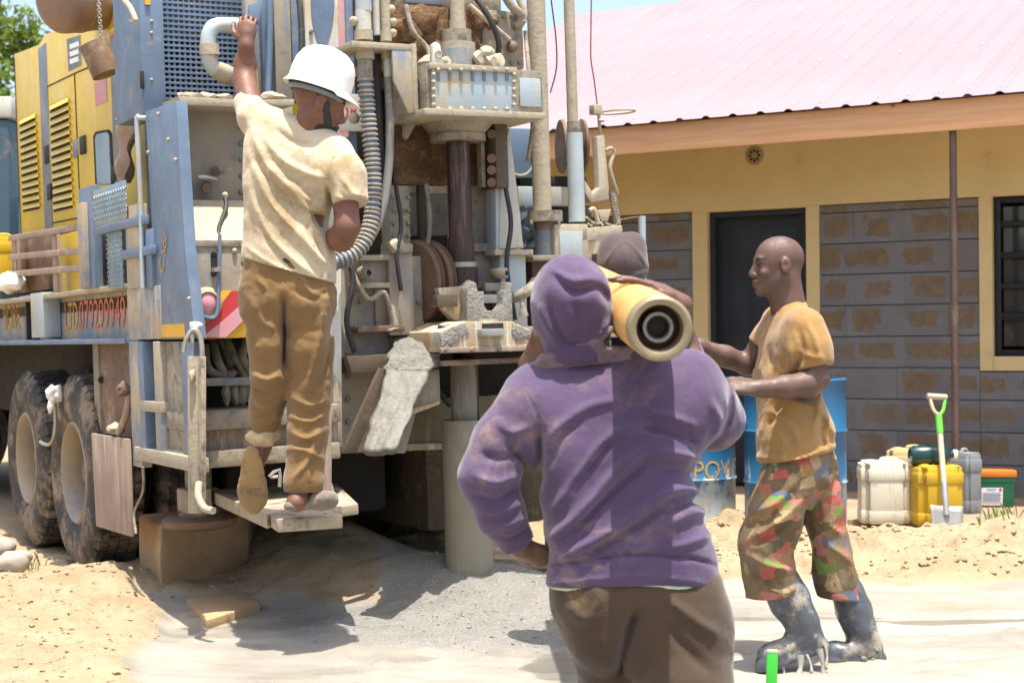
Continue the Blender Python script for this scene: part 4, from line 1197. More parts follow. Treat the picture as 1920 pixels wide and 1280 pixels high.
# cone and drill rod
ra = TR.T(863, 400, BT)
def kpx(t): return (EYE - TR.M @ TR.T(863, 400, t)).length / FPX
k_ = kpx(BT)
zz1, zz2, zz3 = TR.T(863, 217, BT).z, TR.T(863, 252, BT).z, TR.T(863, 266, BT).z
MB().lathe([(0, zz1), (80 * k_, zz1), (78 * k_, zz1 - 0.01), (50 * k_, zz2), (52 * k_, zz2 - .004), (52 * k_, zz3), (0, zz3)], (ra.x, BT, 0), (0, 0, 1), 40).build('head_cone', M['mud'], TK)
rod = MB().lathe([(0, zz3 + .01), (22 * k_, zz3 + .01), (22 * k_, TR.T(863, 440, BT).z), (25 * k_, TR.T(863, 448, BT).z), (25 * k_, TR.T(863, 492, BT).z), (24 * k_, 0.6), (0, 0.6)], (ra.x, BT, 0), (0, 0, 1), 32).build('drill_rod', M['rod'], TK)
MB().lathe([(24 * k_, -0.02), (29 * k_, -0.02), (29 * k_, 0.02), (24 * k_, 0.02)], (ra.x, BT, TR.T(863, 500, BT).z), (0, 0, 1), 32, closed=True).build('rod_collar', M['steel'], rod)
MB().lathe([(22 * k_, -0.06), (30 * k_, -0.06), (30 * k_, 0.06), (22 * k_, 0.06)], (ra.x, BT, TR.T(863, 525, BT).z), (0, 0, 1), 32, closed=True).build('rod_collar', M['rod'], rod)
# ---- guides and frames round the rod
tr('guide_plate', M['brown'], 744, 226, 838, 347, 0.20, 0.05)
tq('guide_gusset', M['mudpanel'], [(760, 216), (790, 216), (764, 262), (758, 256)], 0.05, 0.03)
tq('guide_gusset', M['darkmud'], [(782, 216), (836, 216), (836, 262), (812, 262)], 0.1, 0.03)
tr('guide_plate', M['brown'], 884, 262, 914, 347, 0.12, 0.05)
gc = tr('guide_column', M['darkmud'], 930, 226, 953, 352, -0.06, 0.16, 0.006)
tr('guide_rail', M['mud'], 903, 262, 910, 350, 0.0, 0.05, parent=gc)
for y in (252, 297, 319, 342): MB().cyl(TR.T(922, y, 0.0), TR.T(922, y, -0.05), 0.022).build('guide_roller', M['rust'], gc)
tr('frame_upright', M['mud'], 732, 348, 771, 600, 0.10, 0.10, 0.008)
tr('cross_plate', M['mud'], 768, 362, 840, 442, 0.30, 0.04)
tr('cross_bar', M['darkmud'], 790, 340, 802, 600, 0.26, 0.04)
tr('cross_bar', M['white_steel'], 772, 346, 788, 364, 0.34, 0.02)
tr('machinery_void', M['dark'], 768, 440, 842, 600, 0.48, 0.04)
tr('frame_upright', M['mud'], 885, 350, 925, 470, 0.14, 0.08, 0.006)
tr('frame_upright', M['mudpanel'], 888, 465, 926, 540, 0.10, 0.10, 0.006)
tr('frame_cap', M['slurry'], 884, 456, 932, 472, 0.06, 0.14, 0.006)
leg = tq('mast_leg', M['lightblue'], [(928, 236), (953, 228), (962, 330), (983, 466), (930, 470)], 0.0, 0.10, 0.006)
tq('leg_face', M['white_steel'], [(940, 300), (955, 240), (975, 400), (981, 464), (937, 466)], -0.006, 0.006, 0.001, parent=leg)
tr('leg_flange', M['mudlight'], 928, 468, 1000, 478, -0.03, 0.16)
tr('mast_leg', M['lightblue'], 940, 478, 988, 640, 0.0, 0.10, 0.006)
tt('clamp_pin', M['mudlight'], [(926, 512, 0.02), (938, 512, -0.06), (950, 512, -0.09)], [0.024, 0.026, 0.026], 2)
MB().cyl(TR.T(949, 512, -0.10), TR.T(950, 512, -0.104), 0.012).build('pin_bore', M['dark'], TK)
# left valve block, sheaves
tr('valve_block', M['mudpanel'], 664, 480, 732, 540, 0.02, 0.16, 0.006)
tr('block_lip', M['mudlight'], 668, 478, 732, 488, -0.02, 0.18)
tr('block_lip', M['mudlight'], 662, 530, 732, 540, -0.02, 0.18)
vp = tt('port_fitting', M['mud'], [(676, 512, 0.02), (684, 511, -0.05), (692, 511, -0.08)], [0.03, 0.032, 0.026], 2)
MB().cyl(TR.T(692, 511, -0.085), TR.T(692, 511, -0.09), 0.013).build('port_bore', M['dark'], vp)
tr('block_post', M['mudpanel'], 704, 540, 734, 620, 0.03, 0.12, 0.006)
sq_ = tr('sheave_post', M['mudpanel'], 731, 470, 776, 628, -0.02, 0.10, 0.008)
MB().lump(TR.T(742, 462, -0.03), 0.045, 0.3, 61, 3, sq=(1, .8, .8)).build('caked_mud', M['mudlight'], sq_)
tr('sheave_cap', M['mud'], 733, 456, 775, 474, -0.04, 0.12, 0.008, parent=sq_)
tq('dry_mud_patch', M['mudlight'], [(732, 570), (746, 575), (750, 628), (732, 628)], -0.026, 0.006, 0.001, parent=sq_)
for dx in (0, 22):
    c = TR.T(772 + dx, 530, 0.12)
    MB().lathe([(0.02, 0), (0.19, 0), (0.205, 0.012), (0.18, 0.024), (0.205, 0.036), (0.19, 0.048), (0.02, 0.048)], c, (1, 0.25, 0), 40).build('rope_sheave', M['rust'], TK, smooth=30)
tr('sheave_cheek', M['mudpanel'], 808, 490, 838, 610, 0.12, 0.03)
# ---- working table, fork, slips
tb_ = TR.T(825, 640, -0.34)
table = tq('drill_table', M['tablepaint'], [(824, 622), (872, 602), (960, 602), (1000, 622), (1060, 640), (1060, 652), (826, 660)], -0.34, 0.5, 0.006)
tq('table_edge', M['wood'], [(826, 652), (1060, 644), (1060, 656), (828, 662)], -0.35, 0.02, parent=table)
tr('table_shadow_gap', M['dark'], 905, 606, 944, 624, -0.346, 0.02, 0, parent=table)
tr('table_rail', M['rust'], 830, 672, 1020, 682, -0.3, 0.3)
sl = tr('slip_handle', M['steel'], 902, 616, 945, 630, -0.38, 0.05, 0.006, parent=table)
fk = tq('rod_fork', M['slurry'], [(876, 540), (886, 526), (894, 532), (896, 546), (908, 546), (908, 572), (914, 582), (934, 582), (944, 570), (944, 545), (950, 545), (952, 528), (960, 530), (962, 602), (876, 602)], -0.2, 0.07, 0.006)
tq('fork_cheek', M['tablepaint'], [(822, 540), (872, 536), (882, 524), (882, 600), (850, 600), (832, 580)], -0.12, 0.05)
tr('fork_block', M['darkmud'], 820, 552, 858, 575, -0.16, 0.1)
tr('fork_bar', M['mudpanel'], 910, 530, 945, 545, -0.05, 0.04)
tr('fork_bar', M['white_steel'], 906, 552, 936, 568, -0.06, 0.04)
tt('fork_lever', M['mud'], [(962, 562, -0.1), (978, 552, -0.14), (994, 542, -0.14), (1004, 530, -0.1)], [0.018, 0.026, 0.028, 0.03], 3)
tt('fork_lever', M['mud'], [(978, 556, -0.14), (980, 575, -0.15), (982, 592, -0.15)], [0.012, 0.014, 0.024], 3)
for x, y, r, sd in ((845, 612, .04, 71), (990, 618, .05, 72), (1020, 626, .05, 73), (915, 602, .03, 74)):
    MB().lump(TR.T(x, y, -0.25), r, 0.3, sd, sq=(1.8, 1, .35)).build('slurry_dollop', M['slurry'], table)
# ---- casing below the table
cs = TR.T(876, 900, BT)
MB().cyl((cs.x, BT, 0.35), (cs.x, BT, TR.T(872, 680, BT).z), 26 * k_, n=28).build('inner_casing', mat('wet_grey_casing', (0.20, 0.185, 0.15), (0.16, 0.15, 0.125), 5, 0.5, streak=(0.30, 0.28, 0.23)), TK)
M['casing'] = mat('grey_plastic_casing', (0.245, 0.225, 0.165), (0.215, 0.195, 0.145), 4, 0.45, dirt=(0.33, 0.30, 0.24), amt=0.3, streak=(0.50, 0.48, 0.42), samt=0.12)
MB().lathe([(39 * k_, -0.1), (45 * k_, -0.1), (45 * k_, TR.T(876, 786, BT).z), (39 * k_, TR.T(876, 786, BT).z)], (cs.x, BT, 0), (0, 0, 1), 40, closed=True).build('casing_pipe', M['casing'], TK)
# ---- discharge chute with slurry running off it
shelf = tq('chute_shelf', M['darkmud'], [(650, 668), (824, 660), (824, 690), (660, 700)], -0.10, 0.3)
def flow(name, pts, thick, m, seed, parent):
    """lumpy sheet following a row of (left, right) photo points with depths"""
    mb = MB()
    rows = []
    nu = 16
    sub = []
    for (l, r), (l2, r2) in zip(pts, pts[1:]):
        for k in range(7):
            f = k / 7
            sub.append((tuple(l[i] + (l2[i] - l[i]) * f for i in range(3)), tuple(r[i] + (r2[i] - r[i]) * f for i in range(3))))
    sub.append(pts[-1])
    for j, (l, r) in enumerate(sub):
        a, b = TR.T(*l), TR.T(*r)
        row = []
        for i in range(nu + 1):
            g = i / nu
            p = a.lerp(b, g)
            n_ = float(fbm(np.array([g * 6.0 + seed]), np.array([j * 0.45]), 3, seed)[0])
            edge = min(1, 5 * min(g, 1 - g))
            p = p + Vector((0.012 * n_ * (1 - edge), -0.005 * n_ - thick * edge, 0.005 * n_))
            row.append(mb.bm.verts.new(p))
        rows.append(row)
    for ra_, rb_ in zip(rows, rows[1:]):
        for i in range(nu): mb.bm.faces.new([ra_[i], rb_[i], rb_[i + 1], ra_[i + 1]])
    o = mb.build(name, m, parent, smooth=180)
    md = o.modifiers.new('thickness', 'SOLIDIFY'); md.thickness = 0.03; md.offset = -1
    return o
flow('slurry_ledge', [((700, 622, 0.10), (830, 612, 0.04)), ((735, 634, 0.02), (828, 626, -0.06)), ((740, 646, -0.08), (828, 640, -0.20)), ((728, 660, -0.10), (826, 656, -0.22)), ((726, 672, -0.14), (822, 672, -0.25)), ((722, 692, -0.16), (808, 694, -0.28))], 0.015, M['slurry'], 3, shelf)
M['flow'] = mat('running_grey_slurry', (0.125, 0.118, 0.096), (0.10, 0.095, 0.078), 22, 0.6, streak=(0.075, 0.07, 0.058), samt=0.45, bump=0.9, bscale=60, spec=0.6)
flow('slurry_flow', [((722, 690, -0.16), (806, 692, -0.28)), ((712, 730, -0.24), (786, 735, -0.34)), ((694, 790, -0.32), (768, 790, -0.42)), ((676, 848, -0.40), (738, 842, -0.50))], 0.01, M['flow'], 9, shelf)
tq('chute_shade', M['darkmud'], [(724, 690), (712, 690), (644, 846), (668, 850), (690, 800)], -0.12, 0.03, parent=shelf)  # dark sheet standing for the shadow left of the flow
tq('chute_lip', M['mud'], [(800, 694), (824, 692), (826, 756), (772, 766), (788, 730)], -0.2, 0.04, parent=shelf)
tq('chute_lip_edge', M['tablepaint'], [(772, 766), (824, 752), (824, 758), (760, 782)], -0.21, 0.05, parent=shelf)
for x, y, r, sd in ((735, 616, .035, 81),):
    MB().lump(TR.T(x, y, -0.02), r, 0.3, sd, sq=(1.6, 1, .4)).build('caked_mud', M['mud'], TK)
tr('shelf_plate', M['rust'], 672, 610, 760, 622, -0.05, 0.2)
# ---- right hand side: feed cylinders and their feet
fc1 = tpipe('feed_cylinder', 'mudlight', 1017, -40, 398, 0.12, 34)
tpipe('cylinder_ring', 'mud', 1022, 396, 416, 0.12, 66, fc1)
tpipe('cylinder_neck', 'rust', 1022, 414, 430, 0.12, 42, fc1)
tpipe('cylinder_rod', 'greystrip', 1023, 428, 482, 0.12, 36, fc1)
for x in (996, 1048): tpipe('ring_bolt', 'mud', x, 412, 420, 0.0, 6, fc1)
fc2 = tpipe('feed_cylinder', 'mudlight', 1074, -40, 232, 0.14, 20)
tpipe('cylinder_step', 'mud', 1076, 228, 252, 0.14, 25, fc2)
tpipe('cylinder_body', 'lightblue', 1082, 250, 416, 0.14, 31, fc2)
cb = tr('cylinder_foot', M['mudlight'], 1040, 420, 1104, 480, 0.05, 0.2, 0.01)
tr('foot_face', M['lightblue'], 1050, 434, 1092, 478, 0.044, 0.01, 0.002, parent=cb)
tr('foot_plate', M['mud'], 1000, 478, 1110, 488, 0.0, 0.3)
tr('foot_block', M['darkmud'], 1000, 488, 1110, 660, 0.1, 0.2)
# winch with rope drum, blue box and tarpaulin behind the cylinders
wb = tr('winch_housing', M['blue'], 944, 240, 1004, 332, 0.55, 0.25, 0.012)
MB().torus(TR.T(975, 300, 0.545), (0, 1, 0), 0.08, 0.006, 24, 6, 0, math.pi).build('housing_arc', M['bluedirty'], wb)
c = TR.T(1050, 275, 0.5)
wd_ = MB().lathe([(0, 0), (0.14, 0), (0.145, 0.015), (0.10, 0.03), (0.10, 0.10), (0.145, 0.115), (0.14, 0.13), (0, 0.13)], c, (1, -0.35, 0), 40).build('winch_drum', M['rust'], TK)
for k in range(3): MB().torus(c + Vector((0.03 + 0.022 * k, -0.01 * k, 0)), (1, -0.35, 0), 0.108, 0.011, 28, 8).build('rope_turn', M['steel'], wd_)
tr('winch_beam', M['lightblue'], 972, 350, 1068, 386, 0.45, 0.1, 0.006)
tr('winch_base', M['dark'], 975, 330, 1100, 352, 0.6, 0.2)
tr('winch_base', M['dark'], 965, 384, 1110, 470, 0.5, 0.2)
M['tarp'] = mat('grey_blue_tarpaulin', (0.36, 0.42, 0.47), (0.25, 0.31, 0.36), 7, 0.5, bump=0.4, bscale=20)
mb = MB()
tg = []
for j in range(13):
    row = []
    for i in range(9):
        p = TR.T(970 + 40 * i / 8 + 6 * math.sin(j), 385 + 95 * j / 12, 0.34)
        p.y += 0.03 * math.sin(i * 1.9 + j * 0.8) + 0.02 * math.sin(j * 1.7)
        row.append(mb.bm.verts.new(p))
    tg.append(row)
for j in range(12):
    for i in range(8): mb.bm.faces.new([tg[j][i], tg[j + 1][i], tg[j + 1][i + 1], tg[j][i + 1]])
o = mb.build('tarpaulin', M['tarp'], TK, smooth=30)
md = o.modifiers.new('thickness', 'SOLIDIFY'); md.thickness = 0.004
# rod handling arm at the far right corner
ha = tq('handling_arm', M['mudlight'], [(1119, 256), (1133, 252), (1142, 345), (1142, 374), (1108, 380), (1097, 362), (1097, 338), (1112, 362), (1124, 352)], 0.15, 0.05, 0.006)
tt('arm_rod', M['mudlight'], [(1122, 205, 0.17), (1124, 235, 0.17), (1126, 256, 0.17)], 0.009, 2, n=8, parent=ha)
tr('arm_head', M['mudlight'], 1114, 196, 1130, 214, 0.15, 0.05, parent=ha)
MB().ball(TR.T(1128, 226, 0.15), 0.02, 0.014, 0.010, 8).build('arm_knob', M['mudlight'], ha)
rc = TR.T(1158, 210, 0.17)
rp_ = [rc + Vector((math.cos(a) * 0.075, math.sin(a) * 0.12, 0.004 * math.sin(a))) for a in [2 * math.pi * k / 24 for k in range(25)]]
MB().tube(rp_, 0.006, 6, cap=False).build('guide_ring', M['mudlight'], ha)
tt('arm_hose', M['mudlight'], [(1136, 282, 0.15), (1146, 278, 0.14), (1152, 286, 0.14), (1144, 312, 0.14), (1150, 340, 0.14), (1158, 362, 0.15)], 0.010, 5, n=8)
rope = [TR.T(1146 + 10 * f + 2, 360 + 60 * f, 0.16) for f in [k / 20 for k in range(21)]]
for ph in (0, 2.1, 4.2):
    MB().tube([p + Vector((0.012 * math.cos(k * 1.1 + ph), 0.012 * math.sin(k * 1.1 + ph), 0)) for k, p in enumerate(rope)], 0.010, 6).build('rope_strand', M['mud'], TK)
tt('small_hose', M['mudlight'], [(1105, 395, 0.12), (1113, 392, 0.12), (1118, 405, 0.12), (1122, 420, 0.12)], 0.012, 4, n=8)
tq('arm_gusset', M['mudlight'], [(1120, 394), (1146, 392), (1140, 416), (1128, 414)], 0.14, 0.04)
ab = tq('arm_base', M['mudlight'], [(1092, 428), (1166, 422), (1168, 434), (1150, 446), (1092, 452)], 0.05, 0.25)
tq('arm_base_face', M['tablepaint'], [(1094, 446), (1160, 438), (1150, 470), (1096, 480)], 0.06, 0.2, parent=ab)
for k in range(16):
    x, y = RNG.uniform(1100, 1160), RNG.uniform(414, 428)
    p = TR.T(x, y, RNG.uniform(0.06, 0.18))
    MB().bar(p, p + Vector((RNG.uniform(-.05, .05), RNG.uniform(-.03, .03), RNG.uniform(-.02, .025))), 0.012, 0.007).build('mud_flake', M['mudlight'], ab)
# two thin stay cables
M['cable'] = mat('thin_dark_cable', (0.09, 0.045, 0.045), None, 5, 0.6, bump=0)
tt('stay_cable', M['cable'], [(1029, -30, 0.2), (1036, 20, 0.2), (1043, 80, 0.2), (1043, 130, 0.2), (1032, 174, 0.2)], 0.004, 5, n=6)
tt('stay_cable', mat('thin_red_cable', (0.30, 0.07, 0.06), None, 5, 0.6, bump=0), [(1109, -30, 0.17), (1108, 60, 0.17), (1108, 110, 0.17), (1114, 150, 0.17), (1120, 198, 0.17)], 0.004, 5, n=6)
tr('mast_top_block', M['lightblue'], 870, -50, 935, 22, 0.25, 0.2)

# more hoses and cables threaded through the works
for nm, mm, pts, r in (('hydraulic_hose', 'black', [(742, 348, -0.02), (752, 420, -0.05), (744, 480, -0.06), (752, 545, -0.05)], 0.011), ('hydraulic_hose', 'mud', [(800, 346, 0.1), (806, 420, 0.06), (798, 500, 0.05), (812, 560, 0.0)], 0.012),
                       ('hydraulic_hose', 'black', [(948, 352, -0.04), (958, 420, -0.05), (950, 500, -0.04), (966, 600, -0.06)], 0.012), ('hydraulic_hose', 'mud', [(655, 500, -0.02), (690, 560, -0.06), (720, 548, -0.05), (735, 600, -0.03)], 0.012),
                       ('hydraulic_hose', 'black', [(640, 470, -0.02), (662, 520, -0.05), (650, 600, -0.05), (665, 660, -0.03)], 0.014), ('hydraulic_hose', 'mud', [(985, 60, 0.0), (992, 140, -0.1), (1000, 220, -0.05), (990, 300, 0.1)], 0.011),
                       ('hydraulic_hose', 'black', [(880, -20, 0.0), (915, 30, -0.06), (935, 80, -0.05), (930, 124, -0.02)], 0.014), ('hydraulic_hose', 'mud', [(760, 10, -0.02), (775, 60, -0.06), (800, 90, -0.06), (812, 124, -0.1)], 0.013),
                       ('hydraulic_hose', 'black', [(560, -20, 0.25), (566, 80, 0.22), (560, 190, 0.2)], 0.016), ('hydraulic_hose', 'black', [(640, 700, 0.2), (720, 730, 0.2), (800, 720, 0.22), (845, 760, 0.2)], 0.014)):
    tt(nm, M[mm], pts, r, 5, n=8)
tq('wet_splash', M['slurry'], [(826, 628), (850, 612), (872, 606), (880, 622), (860, 634), (846, 650), (838, 640), (828, 652)], -0.346, 0.008, 0.002)
tq('wet_splash', M['slurry'], [(962, 606), (985, 616), (1010, 630), (1000, 640), (985, 632), (970, 640), (960, 622)], -0.346, 0.008, 0.002)
# ============================================================ smaller things about the site
# ---- the pipe on the two shoulders
e0, e1 = P(1238, 616, 4.02), P(1086, 524, 6.5)
ax = (e1 - e0).normalized()
L_ = (e1 - e0).length
pipe = thing('drill_pipe', 'heavy yellow-brown steel pipe carried on the shoulders of two men', 'pipe', e0, (0, 0, 0))
M['pipe'] = mat('ochre_pipe_steel', (0.54, 0.30, 0.085), (0.46, 0.25, 0.075), 5, 0.55, dirt=(0.42, 0.29, 0.15), amt=0.3, streak=None, bump=0.15)
M['pipeend'] = mat('worn_olive_pipe_end', (0.25, 0.205, 0.12), (0.19, 0.155, 0.095), 9, 0.5, 0.2, dirt=(0.33, 0.27, 0.16), amt=0.3, bump=0.2)
ro = 0.083
MB().lathe([(ro - 0.004, 0.035), (ro, 0.045), (ro, L_), (0.058, L_), (0.058, 0.2), (ro - 0.006, 0.2)], (0, 0, 0), ax, 56).build('pipe_body', M['pipe'], pipe)
MB().lathe([(0.060, 0.004), (0.066, 0.0), (ro - 0.008, 0.0), (ro, 0.008), (ro, 0.040), (ro - 0.004, 0.045), (ro - .02, 0.045)], (0, 0, 0), ax, 56).build('end_ring', M['pipeend'], pipe, smooth=40)
MB().lathe([(0.0605, 0.004), (0.058, 0.03), (0.056, 0.10), (0.0, 0.10)], (0, 0, 0), ax, 48).build('bore_wall', M['rust'], pipe)
M['bore'] = mat('dark_bore_ring', (0.10, 0.095, 0.085), (0.07, 0.066, 0.06), 20, 0.5, 0.4, bump=0.4)
inner = MB().lathe([(0.026, 0.050), (0.030, 0.044), (0.037, 0.044), (0.041, 0.052), (0.041, 0.099), (0.026, 0.099)], (0, 0, 0), ax, 40).build('inner_ring', M['bore'], pipe)
mb = MB()
u_ = ax.orthogonal().normalized()
v_ = ax.cross(u_)
for k in range(36):
    a = 2 * math.pi * k / 36
    q = (u_ * math.cos(a) + v_ * math.sin(a))
    mb.bar(ax * 0.042 + q * 0.031, ax * 0.042 + q * 0.039, 0.003, 0.005, up=ax)
mb.build('serrations', M['steel'], inner, kind='stuff', smooth=0)
MB().lathe([(0.0255, 0.07), (0.0, 0.07)], (0, 0, 0), ax, 32).build('bore', M['dark'], pipe)

# ---- jack block and slabs
PB = PG(352, 1117, 0.03)
kx, ky = PB.x, PB.y
blk = MB()
bw = [TR.Z(254, 1112, 0.03), TR.Z(293, 1118, 0.03)]
a = PG(262, 1112, 0.02); b = PG(300, 1118, 0.02); c = PG(462, 1085, 0.02)
dz_ = Vector((0, 0, TR.M.to_3x3().col[2].z * 0 + (TR.M @ Vector((jk.x, jt, zpad))).z - 0.02))
front = [b, c, c + Vector((-0.03, 0.48, 0)), b + Vector((-0.20, 0.42, 0))]
mbk = MB().prism([Vector(p) + Vector((0, 0, -0.05)) for p in front], dz_ + Vector((0, 0, 0.05)))
bmesh.ops.subdivide_edges(mbk.bm, edges=mbk.bm.edges[:], cuts=7, use_grid_fill=True)
for v in mbk.bm.verts:
    n_ = fbm(np.array([v.co.x * 7 + v.co.z * 3]), np.array([v.co.y * 7 - v.co.z * 5]), 3, 5)[0]
    v.co += Vector((0.008 * n_, 0.010 * n_, 0.006 * n_))
cen = sum((Vector(p) for p in front), Vector()) / 4
o = mbk.build('jack_block', M['blockmud'], None, bevel=0, smooth=180)
md = o.modifiers.new('round', 'BEVEL'); md.width = 0.02; md.segments = 3; md.limit_method = 'ANGLE'; md.angle_limit = R(50)
tag(o, 'big earthy brown block under the levelling jack foot', 'block')
s0 = [PG(388, 1162, 0.045), PG(350, 1122, 0.045), PG(446, 1098, 0.06), PG(488, 1130, 0.045)]
o = MB().prism(s0, (0, 0, -0.06)).build('stone_slab', M['blockmud'], None, bevel=0.012)
tag(o, 'flat brown stone slab half buried before the jack block', 'slab')
# ---- rounded stones at the left edge
for i, (x, y, r, lab) in enumerate(((22, 1048, 0.075, 'rounded pale stone lying nearest, left of the truck wheels'), (4, 1018, 0.065, 'pale stone cut by the left edge, behind the rounded one'), (34, 1036, 0.05, 'small darker stone tucked behind the two pale stones'))):
    p = PG(x, y + 24, gz(PG(x, y + 24).x, PG(x, y + 24).y))
    o = MB().lump(p + Vector((0, 0.04 * i, r * 0.7)), r, 0.10, 40 + i, 3, sq=(1.15, 1, .85)).build('stone', M['stone'], None, smooth=180)
    tag(o, lab, 'stone', 'stones beside the wheels')
# ---- hook with white rag, lying against the rear tyre
hk = thing('hook', 'steel hook with a white rag hanging in front of the rear wheel', 'hook', TR.M @ TR.S(100, 760, 0.0))
lo_ = lambda x, y, s: TR.M @ TR.S(x, y, s) - hk.location
MB().tube([lo_(102, 745, .0), lo_(104, 790, .0), lo_(102, 815, .0), lo_(94, 832, .0), lo_(82, 832, .0), lo_(76, 828, .0)], 0.010, 8, smooth=4).build('hook_rod', M['steel'], hk, smooth=50)
MB().lump(lo_(101, 738, -0.01), 0.045, 0.4, 44, 3, sq=(.8, .8, 1.1)).lump(lo_(95, 762, -0.01), 0.025, 0.4, 45, 2, sq=(.8, .8, 1.3)).build('rag', M['white'], hk, smooth=180)
# ---- scoop hanging on a chain from the silencer
YS = 8.15
hx0, hx1 = P(184, -10, YS), P(190, 76, YS)
sc_ = thing('hanging_scoop', 'dark rusty steel cup hanging by a chain below the brown silencer', 'scoop', hx1)
npx = 16
for k in range(npx):
    p, q = hx0.lerp(hx1, k / npx) - hx1, hx0.lerp(hx1, (k + 1) / npx) - hx1
    mid = (p + q) / 2
    dd = (q - p).normalized()
    wv_ = Vector((1, 0, 0)) if k % 2 else Vector((0, 1, 0))
    hl = (q - p).length * 0.68
    MB().tube([mid + dd * (hl * math.sin(a_)) + wv_ * 0.009 * math.cos(a_) for a_ in [2 * math.pi * j / 12 for j in range(13)]], 0.0028, 5, cap=False).build('chain_link', M['steel'], sc_)
def sl_(x, y): return P(x, y, YS) - hx1
cup = [sl_(155, 88), sl_(196, 78), sl_(219, 132), sl_(180, 149)]
ctr_ = (cup[0] + cup[1] + cup[2] + cup[3]) / 4
axs = ((cup[2] + cup[3]) / 2 - (cup[0] + cup[1]) / 2)
r0_, r1_ = (cup[1] - cup[0]).length * 0.66, (cup[2] - cup[3]).length * 0.62
o_ = (cup[0] + cup[1]) / 2
MB().lathe([(r0_, 0), (r0_ * 0.97, axs.length * 0.3), (r1_, axs.length), (r1_ * 0.9, axs.length), (0, axs.length * 0.98)], o_, axs, 28).build('cup', M['rust'], sc_, smooth=40)
MB().lathe([(r0_ * 1.0, 0.003), (r0_ * 0.94, 0.004), (r0_ * 0.9, axs.length * 0.25), (r1_ * 0.8, axs.length * 0.9), (0, axs.length * 0.9)], o_, axs, 28).build('cup_lining', M['dark'], sc_, smooth=40)
# ---- yellow can and rag on the truck deck
def lathe_can(): pass
def jerrycan(name, base, w_, d_, h_, m, label, rz=0.0, cap=None, group='jerrycans by the house wall', tilt=0.0):
    t_ = thing(name, label, 'jerrycan', base, (0, tilt, rz), group)
    mb = MB().box(-w_ / 2, w_ / 2, -d_ / 2, d_ / 2, 0.0, h_ * 0.92)
    es = [e for e in mb.bm.edges if abs((e.verts[0].co - e.verts[1].co).z) > 0.1]
    bmesh.ops.bevel(mb.bm, geom=es, offset=w_ * 0.16, segments=5, affect='EDGES')
    mb.build('can_body', m, t_, bevel=0.012)
    for z0, z1, gr in ((0.015, h_ * 0.2, 0.003), (h_ * 0.66, h_ * 0.84, 0.004)):
        mb = MB().box(-w_ / 2 - gr, w_ / 2 + gr, -d_ / 2 - gr, d_ / 2 + gr, z0, z1)
        es = [e for e in mb.bm.edges if abs((e.verts[0].co - e.verts[1].co).z) > 0.02]
        bmesh.ops.bevel(mb.bm, geom=es, offset=w_ * 0.145, segments=5, affect='EDGES')
        mb.build('moulded_band', m, t_, bevel=0.008)
    mb = MB().box(-w_ * 0.42, w_ * 0.42, -d_ * 0.42, d_ * 0.42, h_ * 0.91, h_ * 0.95)
    mb.build('can_shoulder', m, t_, bevel=0.02)
    MB().tube([(-w_ * 0.05, 0, h_ * 0.94), (-w_ * 0.02, 0, h_ * 0.985), (w_ * 0.22, 0, h_ * 0.985), (w_ * 0.30, 0, h_ * 0.94)], 0.011, 8, smooth=4).build('can_handle', m, t_, smooth=60)
    MB().cyl((-w_ * 0.27, 0, h_ * 0.90), (-w_ * 0.27, 0, h_ * 0.97), 0.030, n=20).build('spout', cap or m, t_, bevel=0.003)
    return t_
M['canwhite'] = mat('dirty_white_plastic', (0.62, 0.58, 0.47), (0.54, 0.49, 0.38), 4, 0.5, dirt=(0.36, 0.24, 0.12), amt=0.22, dscale=8, streak=(0.42, 0.33, 0.2), samt=0.15, bump=0.1)
M['canyellow'] = mat('dirty_yellow_plastic', (0.56, 0.36, 0.02), (0.50, 0.31, 0.02), 4, 0.45, dirt=(0.24, 0.15, 0.05), amt=0.30, dscale=7, bump=0.1)
M['cancream'] = mat('dusty_cream_plastic', (0.48, 0.40, 0.20), (0.42, 0.34, 0.16), 4, 0.5, dirt=(0.30, 0.22, 0.11), amt=0.3, bump=0.1)
M['cangrey'] = mat('dusty_grey_plastic', (0.20, 0.22, 0.23), (0.15, 0.165, 0.175), 4, 0.5, dirt=(0.33, 0.28, 0.2), amt=0.3, bump=0.1)
WB = R(-30)
def fl(px, py): return PG(px, py, FZ)
jerrycan('jerrycan', fl(1657, 978), 0.285, 0.25, 0.385, M['canwhite'], 'dirty white plastic jerrycan, leftmost by the wall', R(-4))
p = fl(1706, 950)
jerrycan('jerrycan', p, 0.28, 0.22, 0.40, M['cancream'], 'cream jerrycan mostly hidden between white and yellow cans', R(-20))
jy = jerrycan('jerrycan', fl(1755, 982), 0.27, 0.24, 0.37, M['canyellow'], 'scuffed yellow jerrycan behind the upright shovel', R(6))
p = fl(1806, 960)
jerrycan('jerrycan', p, 0.13, 0.22, 0.40, M['cangrey'], 'dusty grey jerrycan standing behind the brown veranda post', R(30))
# dark bottle lying on the yellow can
bo = P(1708, 853, jy.location.y + 0.02)
bt = thing('bottle', 'dark teal plastic bottle lying across the top of the yellow jerrycan', 'bottle', bo)
t = NT('dark_teal_plastic'); t.col((0.006, 0.035, 0.038)); t.rough(0.22); M['teal'] = t.m
dv = Vector((1, 0.05, 0.03))
rb_ = 0.062
MB().lathe([(0, 0), (0.045, 0.004), (rb_, 0.03), (rb_, 0.20), (0.045, 0.235), (0.022, 0.25), (0.022, 0.262), (0, 0.262)], (-0.01, 0, -0.005), dv, 28).build('bottle_body', M['teal'], bt, smooth=50)
MB().cyl(Vector((-0.01, 0, -0.005)) + dv * 0.262, Vector((-0.01, 0, -0.005)) + dv * 0.285, 0.026, n=18).build('bottle_cap', M['white'], bt)
